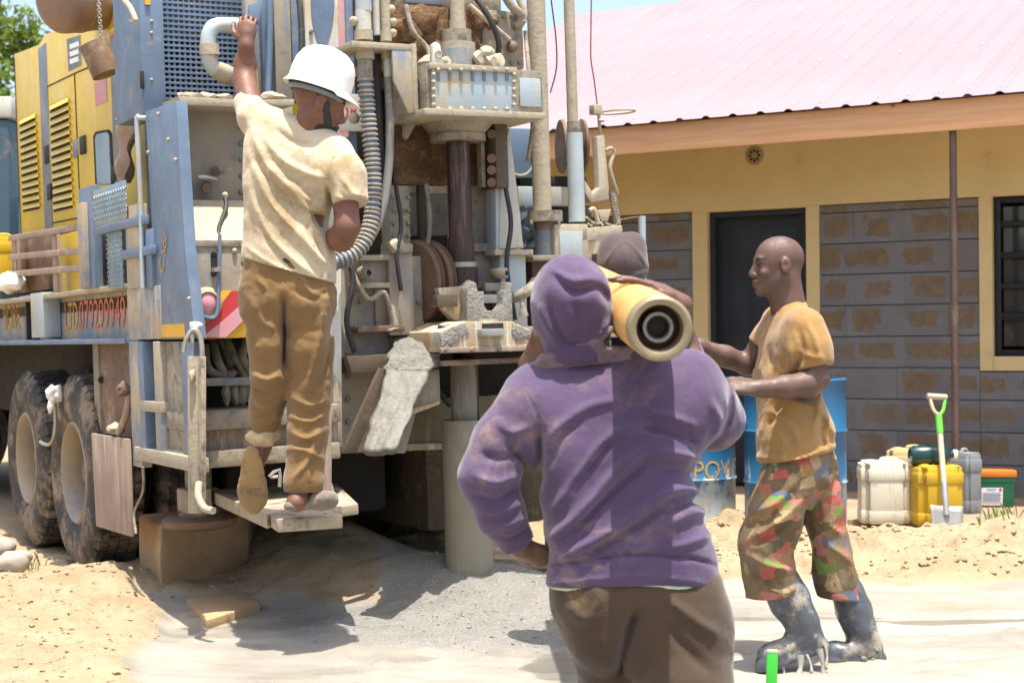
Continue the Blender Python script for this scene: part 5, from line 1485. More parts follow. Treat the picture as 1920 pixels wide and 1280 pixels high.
# green tub with orange lid
gp = fl(1866, 948)
tub = thing('tub', 'green plastic tub with an orange lid and white label by the wall', 'tub', gp, (0, 0, R(-8)))
M['green'] = mat('green_plastic', (0.012, 0.16, 0.075), (0.01, 0.13, 0.06), 4, 0.45, dirt=(0.16, 0.16, 0.1), amt=0.1, bump=0.05)
M['orange'] = mat('orange_plastic', (0.55, 0.17, 0.02), (0.5, 0.15, 0.02), 4, 0.5, dirt=(0.4, 0.24, 0.1), amt=0.2, bump=0.05)
tw, th = 0.225, 0.20
mb = MB().hexa([(-tw * .46, -.085, 0), (tw * .46, -.085, 0), (tw * .46, .085, 0), (-tw * .46, .085, 0), (-tw * .5, -.1, th), (tw * .5, -.1, th), (tw * .5, .1, th), (-tw * .5, .1, th)])
mb.build('tub_body', M['green'], tub, bevel=0.014)
MB().box(-tw * .515, tw * .515, -.106, .106, th - .035, th - .012).build('tub_rim', M['green'], tub, bevel=0.004)
MB().box(-tw * .54, tw * .54, -.112, .112, th - .005, th + .04).build('lid', M['orange'], tub, bevel=0.008)
lb2 = MB().prism([(-tw * .44, -0.0915, 0.012), (tw * .14, -0.0915, 0.012), (tw * .15, -0.1015, 0.128), (-tw * .45, -0.1015, 0.128)], (0, -0.002, 0)).build('paper_label', M['white'], tub)
M['ink'] = mat('blue_grey_print', (0.16, 0.22, 0.38), None, 5, 0.7, bump=0)
for k in range(6):
    z0 = 0.03 + 0.012 * k
    yy = -0.0945 - 0.0086 * (z0 / 0.1)
    MB().box(-tw * .41, tw * (.10 - 0.04 * (k % 2)), yy - 0.001, yy + 0.002, z0, z0 + 0.005).build('print_line', M['ink'] if k else M['pink'], lb2, smooth=0)
MB().box(-tw * .30, -tw * .05, -0.1035, -0.101, 0.112, 0.120).build('print_heading', M['ink'], lb2, smooth=0)
q = Vector((tw * 0.08, -0.1035, 0.115))
MB().prism([q + Vector((0, 0, .012)), q + Vector((.012, 0, 0)), q + Vector((0, 0, -.012)), q + Vector((-.012, 0, 0))], (0, 0.002, 0)).build('hazard_diamond', M['red'], lb2)
# ---- shovel stuck in the sand, leaning on the post
s_top, s_bot = P(1757, 740, 9.45), P(1776, 985, 9.18)
sh = thing('shovel', 'shovel with green D-handle standing in the sand before the veranda post', 'shovel', s_bot)
sa = (s_top - s_bot)
sl2 = sa.length
sa = sa.normalized()
M['shaft'] = mat('worn_wooden_shaft', (0.50, 0.42, 0.32), (0.40, 0.32, 0.23), 6, 0.7, streak=(0.32, 0.22, 0.13), samt=0.4, bump=0.2)
M['lime'] = mat('bright_green_paint', (0.10, 0.46, 0.04), (0.12, 0.42, 0.05), 5, 0.45, dirt=(0.4, 0.36, 0.25), amt=0.2, bump=0.05)
MB().cyl(sa * 0.14, sa * (sl2 * 0.80), 0.0165, 0.0175, n=14).build('shaft', M['shaft'], sh)
MB().cyl(sa * 0.06, sa * 0.26, 0.019, 0.020, n=14).build('socket', M['steel'], sh)
MB().cyl(sa * (sl2 * 0.70), sa * (sl2 * 0.845), 0.020, 0.021, n=14).build('grip_sleeve', M['lime'], sh)
rx_ = Vector((1, 0.15, 0)); rx_ = (rx_ - sa * rx_.dot(sa)).normalized()
MB().tube([sa * (sl2 * 0.84), sa * (sl2 * 0.88) + rx_ * 0.03, sa * (sl2 * 0.985) + rx_ * 0.050], 0.011, 8, smooth=4).build('handle_fork', M['lime'], sh, smooth=50)
MB().tube([sa * (sl2 * 0.84), sa * (sl2 * 0.88) - rx_ * 0.03, sa * (sl2 * 0.985) - rx_ * 0.050], 0.011, 8, smooth=4).build('handle_fork', M['shaft'], sh, smooth=50)
MB().cyl(sa * (sl2 * 0.985) - rx_ * 0.062, sa * (sl2 * 0.985) + rx_ * 0.058, 0.018, n=14).build('hand_grip', M['shaft'], sh, bevel=0.003)
nrm = sa.cross(rx_)
if nrm.y > 0: nrm = -nrm
mb = MB()
gr_ = []
for j in range(7):
    f = j / 6
    hw = 0.098 * (1 - 0.10 * f)
    gr_.append([mb.bm.verts.new(sa * (0.115 - 0.21 * f) + rx_ * (hw * (i / 4 - 1) ) + nrm * (0.016 * ((i / 4 - 1) ** 2) - 0.02 * f)) for i in range(9)])
for j in range(6):
    for i in range(8): mb.bm.faces.new([gr_[j][i], gr_[j][i + 1], gr_[j + 1][i + 1], gr_[j + 1][i]])
o = mb.build('blade', mat('grey_shovel_blade', (0.34, 0.33, 0.30), (0.25, 0.24, 0.22), 6, 0.5, 0.5, dirt=(0.42, 0.33, 0.2), amt=0.4), sh, smooth=180)
md = o.modifiers.new('thickness', 'SOLIDIFY'); md.thickness = 0.003
# ---- blue steel drums
t = NT('worn_blue_drum')
sep = t.n('ShaderNodeSeparateXYZ'); t.l(t.tc.outputs['Object'], sep.inputs[0])
low = t.math('ADD', t.ramp(sep.outputs[2], 0.0, 0.6, 0.22, -0.10), t.noise(7, 8, 0.72, stretch=(1, 1, 0.45)))
c = t.mix(t.ramp(low, 0.56, 0.66), t.mix(t.ramp(t.noise(4, 5), 0.3, 0.7), (0.012, 0.115, 0.25), (0.025, 0.10, 0.20)), (0.33, 0.38, 0.41))
c = t.mix(t.ramp(low, 0.70, 0.80), c, (0.36, 0.27, 0.17))
t.col(c); t.rough(0.45); t.bump(t.noise(40, 5), 0.15, 0.004)
M['drum'] = t.m
def drum(base, label, txt=None, rz=0):
    d_ = thing('steel_drum', label, 'drum', base, (0, 0, rz), 'blue drums by the house door')
    r = 0.288
    MB().lathe([(0, 0.012), (r - .012, 0.012), (r, 0.0), (r + .006, 0.008), (r, 0.02), (r, 0.28), (r + .010, 0.292), (r, 0.304), (r, 0.57), (r + .010, 0.582), (r, 0.594), (r, 0.855), (r + .006, 0.867), (r, 0.878), (r - .014, 0.878), (r - .014, 0.86)], (0, 0, 0), (0, 0, 1), 48).build('drum_shell', M['drum'], d_, smooth=40)
    hd_ = MB().lathe([(r - .012, 0.862), (0, 0.862)], (0, 0, 0), (0, 0, 1), 48).build('drum_head', M['drum'], d_)
    MB().cyl((0.16, 0.1, 0.862), (0.16, 0.1, 0.876), 0.03, n=16).build('bung', M['steel'], hd_)
    if txt:
        o = text('lettering', txt, M['yellowtext'], d_, (0, 0, 0.295), (1, 0, 0), (0, 0, 1), 0.46, 0.11)
        me = o.data
        for v in me.vertices:
            a = v.co.x / r + 0.04
            v.co.x, v.co.y = math.sin(a) * (r + .0025), -math.cos(a) * (r + .0025)
    return d_
drum(fl(1288, 985), 'blue steel drum with yellow POWER lettering, behind the purple sweatshirt', 'POWER')
drum(fl(1492, 996), 'blue steel drum standing behind the man in the mustard shirt', None, R(40))
# ---- bright green stake at the lower edge
gb_ = P(1443, 1300, 5.0)
t = NT('glossy_green_plastic')
t.col(t.mix(t.ramp(t.noise(9), 0.3, 0.7), (0.03, 0.42, 0.03), (0.06, 0.5, 0.05))); t.rough(0.2); M['stakegreen'] = t.m
stk = thing('green_stake', 'short bright green plastic stake with pale top in the foreground mud', 'stake', (gb_.x, gb_.y, 0))
a, b = Vector((0.0, 0, -0.05)), P(1448, 1224, 5.0) - stk.location
MB().bar(a, b, 0.034, 0.016, up=(0, 1, 0)).build('stake_body', M['stakegreen'], stk, bevel=0.004)
MB().bar(b - Vector((0, 0, .0)), b + (b - a).normalized() * 0.012, 0.033, 0.015, up=(0, 1, 0)).build('stake_top', mat('pale_green_plastic', (0.45, 0.6, 0.32), None, 5, 0.3, bump=0), stk, bevel=0.003)
# ---- pale pipe post standing behind the men
pp_ = P(1205, 560, 9.0)
ps = thing('pipe_post', 'thin pale grey pipe post standing between the rig and the house', 'post', (pp_.x, pp_.y, gz(pp_.x, pp_.y)))
ht = P(1204, 405, 9.0).z - ps.location.z
MB().cyl((0, 0, -0.02), (0, 0, ht), 0.021, n=14).build('post_tube', M['lightblue'], ps)
MB().tube([(0.01, 0, ht - 0.004), (-0.06, 0.01, ht - 0.01), (-0.13, 0.02, ht - 0.022)], 0.005, 6).build('wire_stub', M['rust'], ps)
# ---- parked lorry at the far left
lx = P(-8, 640, 13.5)
lorry = thing('parked_lorry', 'dark blue lorry body with a white roof edge, cut by the left side', 'lorry', (lx.x, lx.y, 0))
def lz(py): return P(0, py, 13.0).z
MB().box(-2.6, 0.13, 0, 2.4, 0.85, lz(208)).build('lorry_body', mat('dark_teal_lorry_paint', (0.035, 0.075, 0.10), (0.03, 0.06, 0.08), 3, 0.45, dirt=(0.16, 0.14, 0.1), amt=0.2), lorry, bevel=0.03)
MB().box(-2.62, 0.16, -0.02, 2.42, lz(205), lz(163)).build('lorry_roof', M['white_steel'], lorry, bevel=0.03)
for x in (-2.2, -0.5):
    r_t = MB().lathe([(0.28, 0), (0.45, -0.01), (0.5, 0.03), (0.5, 0.22), (0.45, 0.26), (0.28, 0.25)], (x, 0.1, 0.46), (0, 1, 0), 32, closed=True).build('lorry_wheel', M['tyre'], lorry)
    MB().lathe([(0, 0.08), (0.28, 0.03), (0.28, 0.2)], (x, 0.1, 0.46), (0, 1, 0), 24).build('rim', M['rim'], r_t)
MB().box(-2.5, 0.05, 0.4, 2.0, 0.5, 0.86).build('lorry_chassis', M['dark'], lorry)
# things stowed on the truck deck
dk = TR.M @ TR.S(2, 545, 0.05)
jerrycan('jerrycan', dk + Vector((0, 0, 0.005)), 0.22, 0.2, 0.36, M['canyellow'], 'yellow jerrycan standing on the truck deck at the left edge', R(29), group=None)
o = MB().lump(TR.M @ TR.S(14, 530, 0.0), 0.085, 0.35, 77, 3, sq=(1, .9, .8)).build('rag', M['white'], None, smooth=180)
tag(o, 'crumpled white rag lying on the truck deck beside the yellow can', 'rag')
# ---- tree beyond the lorry
tx = P(-12, 640, 24)
tree = thing('tree', 'wispy light green tree above the lorry at the left edge', 'tree', (tx.x, tx.y, 0))
t = NT('leaf_green')
oi = t.n('ShaderNodeTexNoise'); oi.inputs['Scale'].default_value = 3.0; t.l(t.tc.outputs['Object'], oi.inputs['Vector'])
t.col(t.mix(oi.outputs['Fac'], (0.09, 0.15, 0.015), (0.20, 0.26, 0.035))); t.rough(0.6)
tl = t.n('ShaderNodeBsdfTranslucent'); tl.inputs['Color'].default_value = (0.15, 0.24, 0.03, 1)
mx = t.n('ShaderNodeMixShader'); mx.inputs[0].default_value = 0.35
t.l(t.b.outputs[0], mx.inputs[1]); t.l(tl.outputs[0], mx.inputs[2]); t.l(mx.outputs[0], t.out.inputs[0])
M['leaf'] = t.m
M['bark'] = mat('brown_bark', (0.12, 0.085, 0.06), (0.08, 0.06, 0.045), 6, 0.9, bump=0.8, bscale=30, bdist=0.02)
rr = random.Random(5)
limbs = MB()
trunk = [Vector((0, 0, -0.1)), Vector((0.05, 0, 1.6)), Vector((-0.05, 0.05, 3.2)), Vector((0.05, 0, 5.2)), Vector((0.15, 0, 6.6))]
limbs.tube(trunk, [0.2, 0.16, 0.12, 0.07, 0.02], 10, smooth=5)
V_, F_ = [], []
def leaf(p, s):
    a, b = Vector((rr.gauss(0, 1), rr.gauss(0, 1), rr.gauss(0, 1))).normalized(), Vector((rr.gauss(0, 1), rr.gauss(0, 1), rr.gauss(0, 1)))
    b = (b - a * b.dot(a)).normalized()
    n = len(V_)
    V_.extend([p - a * s, p + b * s * .35, p + a * s, p - b * s * .35])
    F_.append((n, n + 1, n + 2, n + 3))
for k in range(34):
    f = rr.uniform(0.25, 1.0)
    z = 1.6 + 5.0 * f
    base = Vector((0.05, 0, z * 0.92))
    a = rr.uniform(0, 6.28)
    ln_ = (1.9 - 1.45 * f) * rr.uniform(0.6, 1.15)
    tip = base + Vector((math.cos(a) * ln_, math.sin(a) * ln_, rr.uniform(0.1, 0.7)))
    mid = (base + tip) / 2 + Vector((0, 0, 0.08))
    limbs.tube([base, mid, tip], [0.035, 0.022, 0.008], 6, smooth=3)
    for q in range(190):
        g = rr.random() ** 0.6
        p = base.lerp(tip, g) + Vector((rr.gauss(0, .16), rr.gauss(0, .16), rr.gauss(0, .13)))
        leaf(p, rr.uniform(0.05, 0.10))
limbs.build('trunk', M['bark'], tree, smooth=60)
me = bpy.data.meshes.new('crown')
me.from_pydata([tuple(v) for v in V_], [], F_)
link_mesh('crown', me, M['leaf'], tree, 0)

# sprigs of grass at the foot of the sand and by the wheels
V_, F_ = [], []
for px, py, n in ((1862, 1046, 26), (1885, 1054, 14), (45, 1072, 16), (62, 1070, 10)):
    g = PG(px, py)
    for k in range(n):
        x, y = g.x + rr.gauss(0, .05), g.y + rr.gauss(0, .05)
        z = gz(x, y)
        h = rr.uniform(.03, .09)
        a = rr.uniform(0, 6.28)
        lx_, ly_ = math.cos(a) * h * rr.uniform(.2, .9), math.sin(a) * h * .6
        b = len(V_)
        V_ += [(x - .003, y, z - .01), (x + .003, y, z - .01), (x + lx_ * .5 + .002, y + ly_ * .5, z + h * .7), (x + lx_, y + ly_, z + h)]
        F_ += [(b, b + 1, b + 2), (b, b + 2, b + 3)]
me = bpy.data.meshes.new('grass')
me.from_pydata(V_, [], F_)
link_mesh('grass', me, M['leaf'], None, 0)['kind'] = 'stuff'
# ============================================================ people
def A(p): return np.array(p, np.float32)
def unit(v):
    v = np.array(v, float)
    return v / np.linalg.norm(v)

class Field:
    """distance field on a grid; bodies and clothes are grown from rounded limbs and meshed as one surface"""
    def __init__(s, lo, hi, h):
        s.h, s.lo = h, np.array(lo, float)
        n = np.ceil((np.array(hi) - s.lo) / h).astype(int) + 1
        s.ax = [(s.lo[i] + h * np.arange(n[i])).astype(np.float32) for i in range(3)]
        s.f = np.full(n, 0.2, np.float32)
    def win(s, lo, hi):
        sl = []
        for i in range(3):
            a = int(max(0, math.floor((lo[i] - s.lo[i]) / s.h)))
            b = int(min(len(s.ax[i]), math.ceil((hi[i] - s.lo[i]) / s.h) + 1))
            if b <= a: return None, None
            sl.append(slice(a, b))
        g = (s.ax[0][sl[0]][:, None, None], s.ax[1][sl[1]][None, :, None], s.ax[2][sl[2]][None, None, :])
        return tuple(sl), g
    def join(s, sl, d, k):
        f = s.f[sl]
        if k <= 0: s.f[sl] = np.minimum(f, d); return
        h = np.clip(0.5 + 0.5 * (f - d) / k, 0, 1)
        s.f[sl] = f + (d - f) * h - k * h * (1 - h)
    def carve(s, sl, d, k):
        f = s.f[sl]
        d = -d
        if k <= 0: s.f[sl] = np.maximum(f, d); return
        h = np.clip(0.5 - 0.5 * (f - d) / k, 0, 1)
        s.f[sl] = f + (d - f) * h + k * h * (1 - h)
    def cone(s, a, b, ra, rb, k=0.02, sub=False):
        a, b = A(a), A(b)
        pad = max(ra, rb) + k + 3 * s.h
        sl, g = s.win(np.minimum(a, b) - pad, np.maximum(a, b) + pad)
        if sl is None: return s
        d = b - a
        L2 = float(d @ d) + 1e-12
        px, py, pz = g[0] - a[0], g[1] - a[1], g[2] - a[2]
        t = np.clip((px * d[0] + py * d[1] + pz * d[2]) / L2, 0, 1)
        q = np.sqrt((px - t * d[0]) ** 2 + (py - t * d[1]) ** 2 + (pz - t * d[2]) ** 2) - (ra + (rb - ra) * t)
        (s.carve if sub else s.join)(sl, q, k)
        return s
    def chain(s, pts, rs, k=0.02):
        for i in range(len(pts) - 1): s.cone(pts[i], pts[i + 1], rs[i], rs[i + 1], k)
        return s
    def ell(s, c, r, axes=None, k=0.02, sub=False):
        """ellipsoid, axes = three unit vectors for the three radii"""
        c = A(c)
        r = [max(x, 1e-3) for x in r]
        pad = max(r) + k + 3 * s.h
        sl, g = s.win(c - pad, c + pad)
        if sl is None: return s
        p = (g[0] - c[0], g[1] - c[1], g[2] - c[2])
        ax = axes if axes is not None else np.eye(3)
        u = [p[0] * a[0] + p[1] * a[1] + p[2] * a[2] for a in ax]
        k0 = np.sqrt(sum((u[i] / r[i]) ** 2 for i in range(3)))
        k1 = np.sqrt(sum((u[i] / r[i] ** 2) ** 2 for i in range(3))) + 1e-6
        q = (k0 * (k0 - 1) / k1).astype(np.float32)
        (s.carve if sub else s.join)(sl, q, k)
        return s
    def rows(s, rows, k=0.03, steps=3):
        """torso: successive (left point, right point, radius) bars blended together"""
        for (l0, r0, a0), (l1, r1, a1) in zip(rows, rows[1:]):
            for i in range(steps + 1):
                t = i / steps
                l, r = np.array(l0) * (1 - t) + np.array(l1) * t, np.array(r0) * (1 - t) + np.array(r1) * t
                s.cone(l, r, a0 + (a1 - a0) * t, a0 + (a1 - a0) * t, k * 0.5)
        return s
    def clip(s, p, n):
        """cut away everything on the side n points to"""
        n, p = unit(n), np.array(p, float)
        d = (s.ax[0][:, None, None] - p[0]) * n[0] + (s.ax[1][None, :, None] - p[1]) * n[1] + (s.ax[2][None, None, :] - p[2]) * n[2]
        s.f = np.maximum(s.f, d.astype(np.float32))
        return s
    def clip_ball(s, p, n, rad):
        """the same, only within rad of p (a sleeve end, a cuff)"""
        n, p = unit(n), np.array(p, float)
        sl, g = s.win(p - rad, p + rad)
        d = (g[0] - p[0]) * n[0] + (g[1] - p[1]) * n[1] + (g[2] - p[2]) * n[2]
        rr = np.sqrt((g[0] - p[0]) ** 2 + (g[1] - p[1]) ** 2 + (g[2] - p[2]) ** 2)
        s.f[sl] = np.where(rr < rad, np.maximum(s.f[sl], d.astype(np.float32)), s.f[sl])
        return s
    def band(s, w):
        ix = np.nonzero(np.abs(s.f) < w)
        return ix, np.stack([s.ax[i][ix[i]] for i in range(3)], -1).astype(float)
    def folds(s, strokes, w=0.05):
        """cloth folds drawn along lines seen in the photograph: (points, width px, height m)"""
        ix, p = s.band(w)
        v = p - np.array(EYE)
        dx, dy = v[:, 0] / v[:, 1], v[:, 2] / v[:, 1]
        X = 960 + FPX * (dx * CR - dy * SR)
        Y = 640 - FPX * (dx * SR + dy * CR)
        add = np.zeros(len(p))
        for pts, wd, hgt in strokes:
            q = spline([(a, b, 0) for a, b in pts], 4) if len(pts) > 2 else [Vector((a, b, 0)) for a, b in pts]
            best = np.full(len(p), 1e9)
            tt_ = np.zeros(len(p))
            for i in range(len(q) - 1):
                ax_, ay_, bx_, by_ = q[i].x, q[i].y, q[i + 1].x, q[i + 1].y
                ex, ey = bx_ - ax_, by_ - ay_
                L2 = ex * ex + ey * ey + 1e-9
                t = np.clip(((X - ax_) * ex + (Y - ay_) * ey) / L2, 0, 1)
                d = np.hypot(X - ax_ - t * ex, Y - ay_ - t * ey)
                m = d < best
                best = np.where(m, d, best)
                tt_ = np.where(m, (i + t) / (len(q) - 1), tt_)
            add += 1.5 * hgt * np.exp(-(best / (0.85 * wd)) ** 2) * np.clip(4 * np.minimum(tt_ + 0.06, 1.06 - tt_), 0, 1)
        s.f[ix] -= add.astype(np.float32)
        return s
    def crumple(s, amp, scale, seed=0, stretch=(1, 1, 1), w=0.05, ridged=False):
        ix, p = s.band(w)
        q = p * np.array(stretch) * scale
        n = noise3(q, seed) + 0.55 * noise3(q * 2.1 + 5, seed + 1) + 0.3 * noise3(q * 4.3 + 9, seed + 2)
        if ridged: n = 1 - 2 * np.abs(n)
        s.f[ix] -= (amp * n).astype(np.float32)
        return s
    def mesh(s, smooth=1):
        f = s.f
        n = f.shape
        neg = f < 0
        c = np.zeros([x - 1 for x in n], np.int8)
        for i in (0, 1):
            for j in (0, 1):
                for k in (0, 1):
                    c += neg[i:n[0] - 1 + i, j:n[1] - 1 + j, k:n[2] - 1 + k]
        act = (c > 0) & (c < 8)
        ids = np.full(c.shape, -1, np.int64)
        ci = np.nonzero(act)
        ids[ci] = np.arange(len(ci[0]))
        I = np.stack(ci, -1)
        acc = np.zeros((len(I), 3))
        cnt = np.zeros(len(I))
        corners = [(i, j, k) for i in (0, 1) for j in (0, 1) for k in (0, 1)]
        for a in corners:
            for ax in range(3):
                if a[ax]: continue
                b = list(a); b[ax] = 1
                fa = f[I[:, 0] + a[0], I[:, 1] + a[1], I[:, 2] + a[2]]
                fb = f[I[:, 0] + b[0], I[:, 1] + b[1], I[:, 2] + b[2]]
                m = (fa < 0) != (fb < 0)
                t = np.where(m, fa / np.where(m, fa - fb, 1), 0)
                pt = np.tile(np.array(a, float), (len(I), 1))
                pt[:, ax] += t
                acc += pt * m[:, None]
                cnt += m
        V = s.lo + s.h * (I + acc / np.maximum(cnt, 1)[:, None])
        F = []
        for ax in range(3):
            u, v = (ax + 1) % 3, (ax + 2) % 3
            a = [slice(1, n[i] - 1) for i in range(3)]
            a[ax] = slice(0, n[ax] - 1)
            b = list(a); b[ax] = slice(1, n[ax])
            na, nb = neg[tuple(a)], neg[tuple(b)]
            e = np.nonzero(na != nb)
            off = np.array([0 if i == ax else 1 for i in range(3)])
            E = np.stack(e, -1) + off
            flip = na[e]
            def cell(du, dv):
                q = E.copy(); q[:, u] -= du; q[:, v] -= dv
                return ids[q[:, 0], q[:, 1], q[:, 2]]
            Q = np.stack([cell(1, 1), cell(0, 1), cell(0, 0), cell(1, 0)], -1)
            Q[~flip] = Q[~flip][:, ::-1]
            F.append(Q)
        F = np.concatenate(F)
        F = F[(F >= 0).all(1)]
        for _ in range(smooth):
            sm, ct = np.zeros_like(V), np.zeros(len(V))
            for k in range(4):
                np.add.at(sm, F[:, k], V[F[:, (k + 1) % 4]]); np.add.at(ct, F[:, k], 1)
                np.add.at(sm, F[:, k], V[F[:, (k + 3) % 4]]); np.add.at(ct, F[:, k], 1)
            V = V * 0.5 + 0.5 * sm / np.maximum(ct, 1)[:, None]
        return V, F

def noise3(p, seed=0):
    i = np.floor(p).astype(np.int64)
    u = p - i
    u = u * u * (3 - 2 * u)
    def h(d):
        n = ((i[:, 0] + d[0]) * 374761393 + (i[:, 1] + d[1]) * 668265263 + (i[:, 2] + d[2]) * 2147483 + seed * 144269) & 0x7fffffff
        n = ((n ^ (n >> 13)) * 1274126177) & 0x7fffffff
        return ((n ^ (n >> 16)) & 0xffff) / 32767.5 - 1
    out = 0
    for a in (0, 1):
        for b in (0, 1):
            for c in (0, 1):
                wgt = (u[:, 0] if a else 1 - u[:, 0]) * (u[:, 1] if b else 1 - u[:, 1]) * (u[:, 2] if c else 1 - u[:, 2])
                out = out + wgt * h((a, b, c))
    return out

def field_obj(name, fld, mat_, parent, smooth=1, label=None, attrs=None):
    V, F = fld.mesh(smooth)
    o_ = np.array(parent.location) if parent else np.zeros(3)
    me = bpy.data.meshes.new(name)
    me.vertices.add(len(V))
    me.vertices.foreach_set('co', (V - o_).astype(np.float32).ravel())
    me.loops.add(F.size)
    me.loops.foreach_set('vertex_index', F.astype(np.int32).ravel())
    me.polygons.add(len(F))
    me.polygons.foreach_set('loop_start', np.arange(0, F.size, 4, dtype=np.int32))
    me.update(calc_edges=True)
    me.validate()
    if attrs:
        for nm, fn in attrs.items():
            at = me.attributes.new(nm, 'FLOAT', 'POINT')
            at.data.foreach_set('value', np.asarray(fn(V), np.float32))
    o = link_mesh(name, me, mat_, parent, 180)
    if label: o['label'] = label
    return o

def FB(x0, y0, x1, y1, Ya, Yb, h):
    c = np.array([P(x, y, Y) for x in (x0, x1) for y in (y0, y1) for Y in (Ya, Yb)])
    return Field(c.min(0), c.max(0), h)
def p3(px, py, Y): return np.array(P(px, py, Y))

def head(F, c, fwd, up, s=1.0, ears=True):
    """skull, face, ears about the centre c (between the ears)"""
    f = unit(fwd)
    u = np.array(up, float); u = unit(u - f * (u @ f))
    l = np.cross(u, f)
    ax = (f, l, u)
    def q(a, b, d): return c + s * (f * a + l * b + u * d)
    F.ell(q(-0.012, 0, 0.035), (0.100 * s, 0.076 * s, 0.088 * s), ax, 0.02)
    F.ell(q(0.022, 0, -0.03), (0.070 * s, 0.060 * s, 0.080 * s), ax, 0.03)
    F.cone(q(-0.005, 0.05, -0.045), q(0.066, 0.014, -0.098), 0.018 * s, 0.016 * s, 0.025)
    F.cone(q(-0.005, -0.05, -0.045), q(0.066, -0.014, -0.098), 0.018 * s, 0.016 * s, 0.025)
    F.ell(q(0.076, 0, -0.096), (0.016 * s, 0.02 * s, 0.016 * s), ax, 0.015)
    F.cone(q(0.076, 0.035, 0.028), q(0.076, -0.035, 0.028), 0.014 * s, 0.014 * s, 0.012)       # brow
    for b in (0.034, -0.034):
        F.ell(q(0.098, b, 0.008), (0.020 * s, 0.018 * s, 0.013 * s), ax, 0.012, sub=True)
        F.ell(q(0.074, b * 0.95, 0.007), (0.013 * s, 0.014 * s, 0.011 * s), ax, 0.004)
        F.ell(q(0.066, b * 1.25, -0.026), (0.016 * s, 0.018 * s, 0.014 * s), ax, 0.015)          # cheekbone
    F.cone(q(0.088, 0, 0.016), q(0.108, 0, -0.026), 0.008 * s, 0.012 * s, 0.010)
    F.cone(q(0.096, 0.014, -0.034), q(0.096, -0.014, -0.034), 0.009 * s, 0.009 * s, 0.008)
    F.ell(q(0.092, 0, -0.057), (0.014 * s, 0.026 * s, 0.009 * s), ax, 0.006)
    F.ell(q(0.090, 0, -0.073), (0.014 * s, 0.023 * s, 0.010 * s), ax, 0.006)
    if ears:
        for b in (1, -1):
            e = (unit(f * 0.9 - l * b * 0.45), l * b, u)
            F.ell(q(-0.014, b * 0.083, -0.002), (0.021 * s, 0.010 * s, 0.035 * s), e, 0.004)
            F.ell(q(-0.008, b * 0.094, 0.002), (0.010 * s, 0.008 * s, 0.020 * s), e, 0.003, sub=True)
    return q

def hand(F, wrist, d, pn, thumb, curl=0.6, s=1.0, spread=0.9, r0=0.026):
    """palm with four bent fingers and a thumb; d along the palm, pn out of its inner side"""
    d = unit(d)
    pn = np.array(pn, float); pn = unit(pn - d * (pn @ d))
    sd = np.cross(d, pn) * thumb
    F.ell(wrist + d * 0.048 * s, (0.056 * s, 0.040 * s, 0.018 * s), (d, sd, pn), 0.015)
    F.cone(wrist - d * 0.02 * s, wrist + d * 0.04 * s, r0 * s, 0.020 * s, 0.02)
    ln = (0.040, 0.046, 0.043, 0.034)
    for i in range(4):
        o = (0.030 - 0.020 * i) * s
        b = wrist + d * (0.086 - 0.004 * abs(i - 1)) * s + sd * o
        a0 = curl * 0.75
        dirv = unit(d + sd * (o * 2.2 * spread))
        p = b
        r = (0.0088, 0.0092, 0.0088, 0.0078)[i] * s
        F.cone(b - dirv * 0.03 * s, p, r * 1.1, r, 0.008)
        for j in range(3):
            dv = dirv * math.cos(a0) + pn * math.sin(a0)
            q = p + dv * ln[i] * s * (1, 0.68, 0.55)[j]
            F.cone(p, q, r * (1, 0.94, 0.88)[j], r * (0.94, 0.88, 0.75)[j], 0.003)
            p = q
            a0 += curl * 0.75
    b = wrist + d * 0.025 * s + sd * 0.032 * s
    t1 = b + (d * 0.7 + sd * 0.75 + pn * 0.25 * (1 + curl)) * 0.034 * s
    t2 = t1 + (d * 0.9 + sd * 0.25 + pn * 0.5 * curl) * 0.032 * s
    t3 = t2 + (d * 0.9 - sd * 0.05 + pn * 0.6 * curl) * 0.024 * s
    F.chain([b, t1, t2, t3], [0.014 * s, 0.0115 * s, 0.0105 * s, 0.0085 * s], 0.008)

# ---- skin and cloth
def skin(name, c1, c2, dust=(0.26, 0.17, 0.105), damt=0.15, beard=False):
    t = NT(name)
    c = t.mix(t.ramp(t.noise(9, 5), 0.3, 0.7), c1, c2)
    c = t.mix(t.ramp(t.noise(7, 7, 0.7), 0.68 - 0.3 * damt, 0.9 - 0.3 * damt, 0, 0.75), c, dust)
    if beard:
        a = t.n('ShaderNodeAttribute'); a.attribute_name = 'beard'
        c = t.mix(t.ramp(t.math('ADD', a.outputs['Fac'], t.math('MULTIPLY', t.math('SUBTRACT', t.noise(120, 3), 0.5), 0.3)), 0.30, 0.5), c, (0.012, 0.010, 0.009))
    t.col(c)
    t.rough(t.ramp(t.noise(30), 0.3, 0.7, 0.45, 0.65))
    t.b.inputs['Subsurface Weight'].default_value = 0.06
    t.b.inputs['Subsurface Radius'].default_value = (0.01, 0.004, 0.002)
    b0 = t.bump(t.noise(45, 5), 0.22, 0.004)
    t.bump(t.noise(260, 3), 0.3, 0.002, b0)
    return t.m

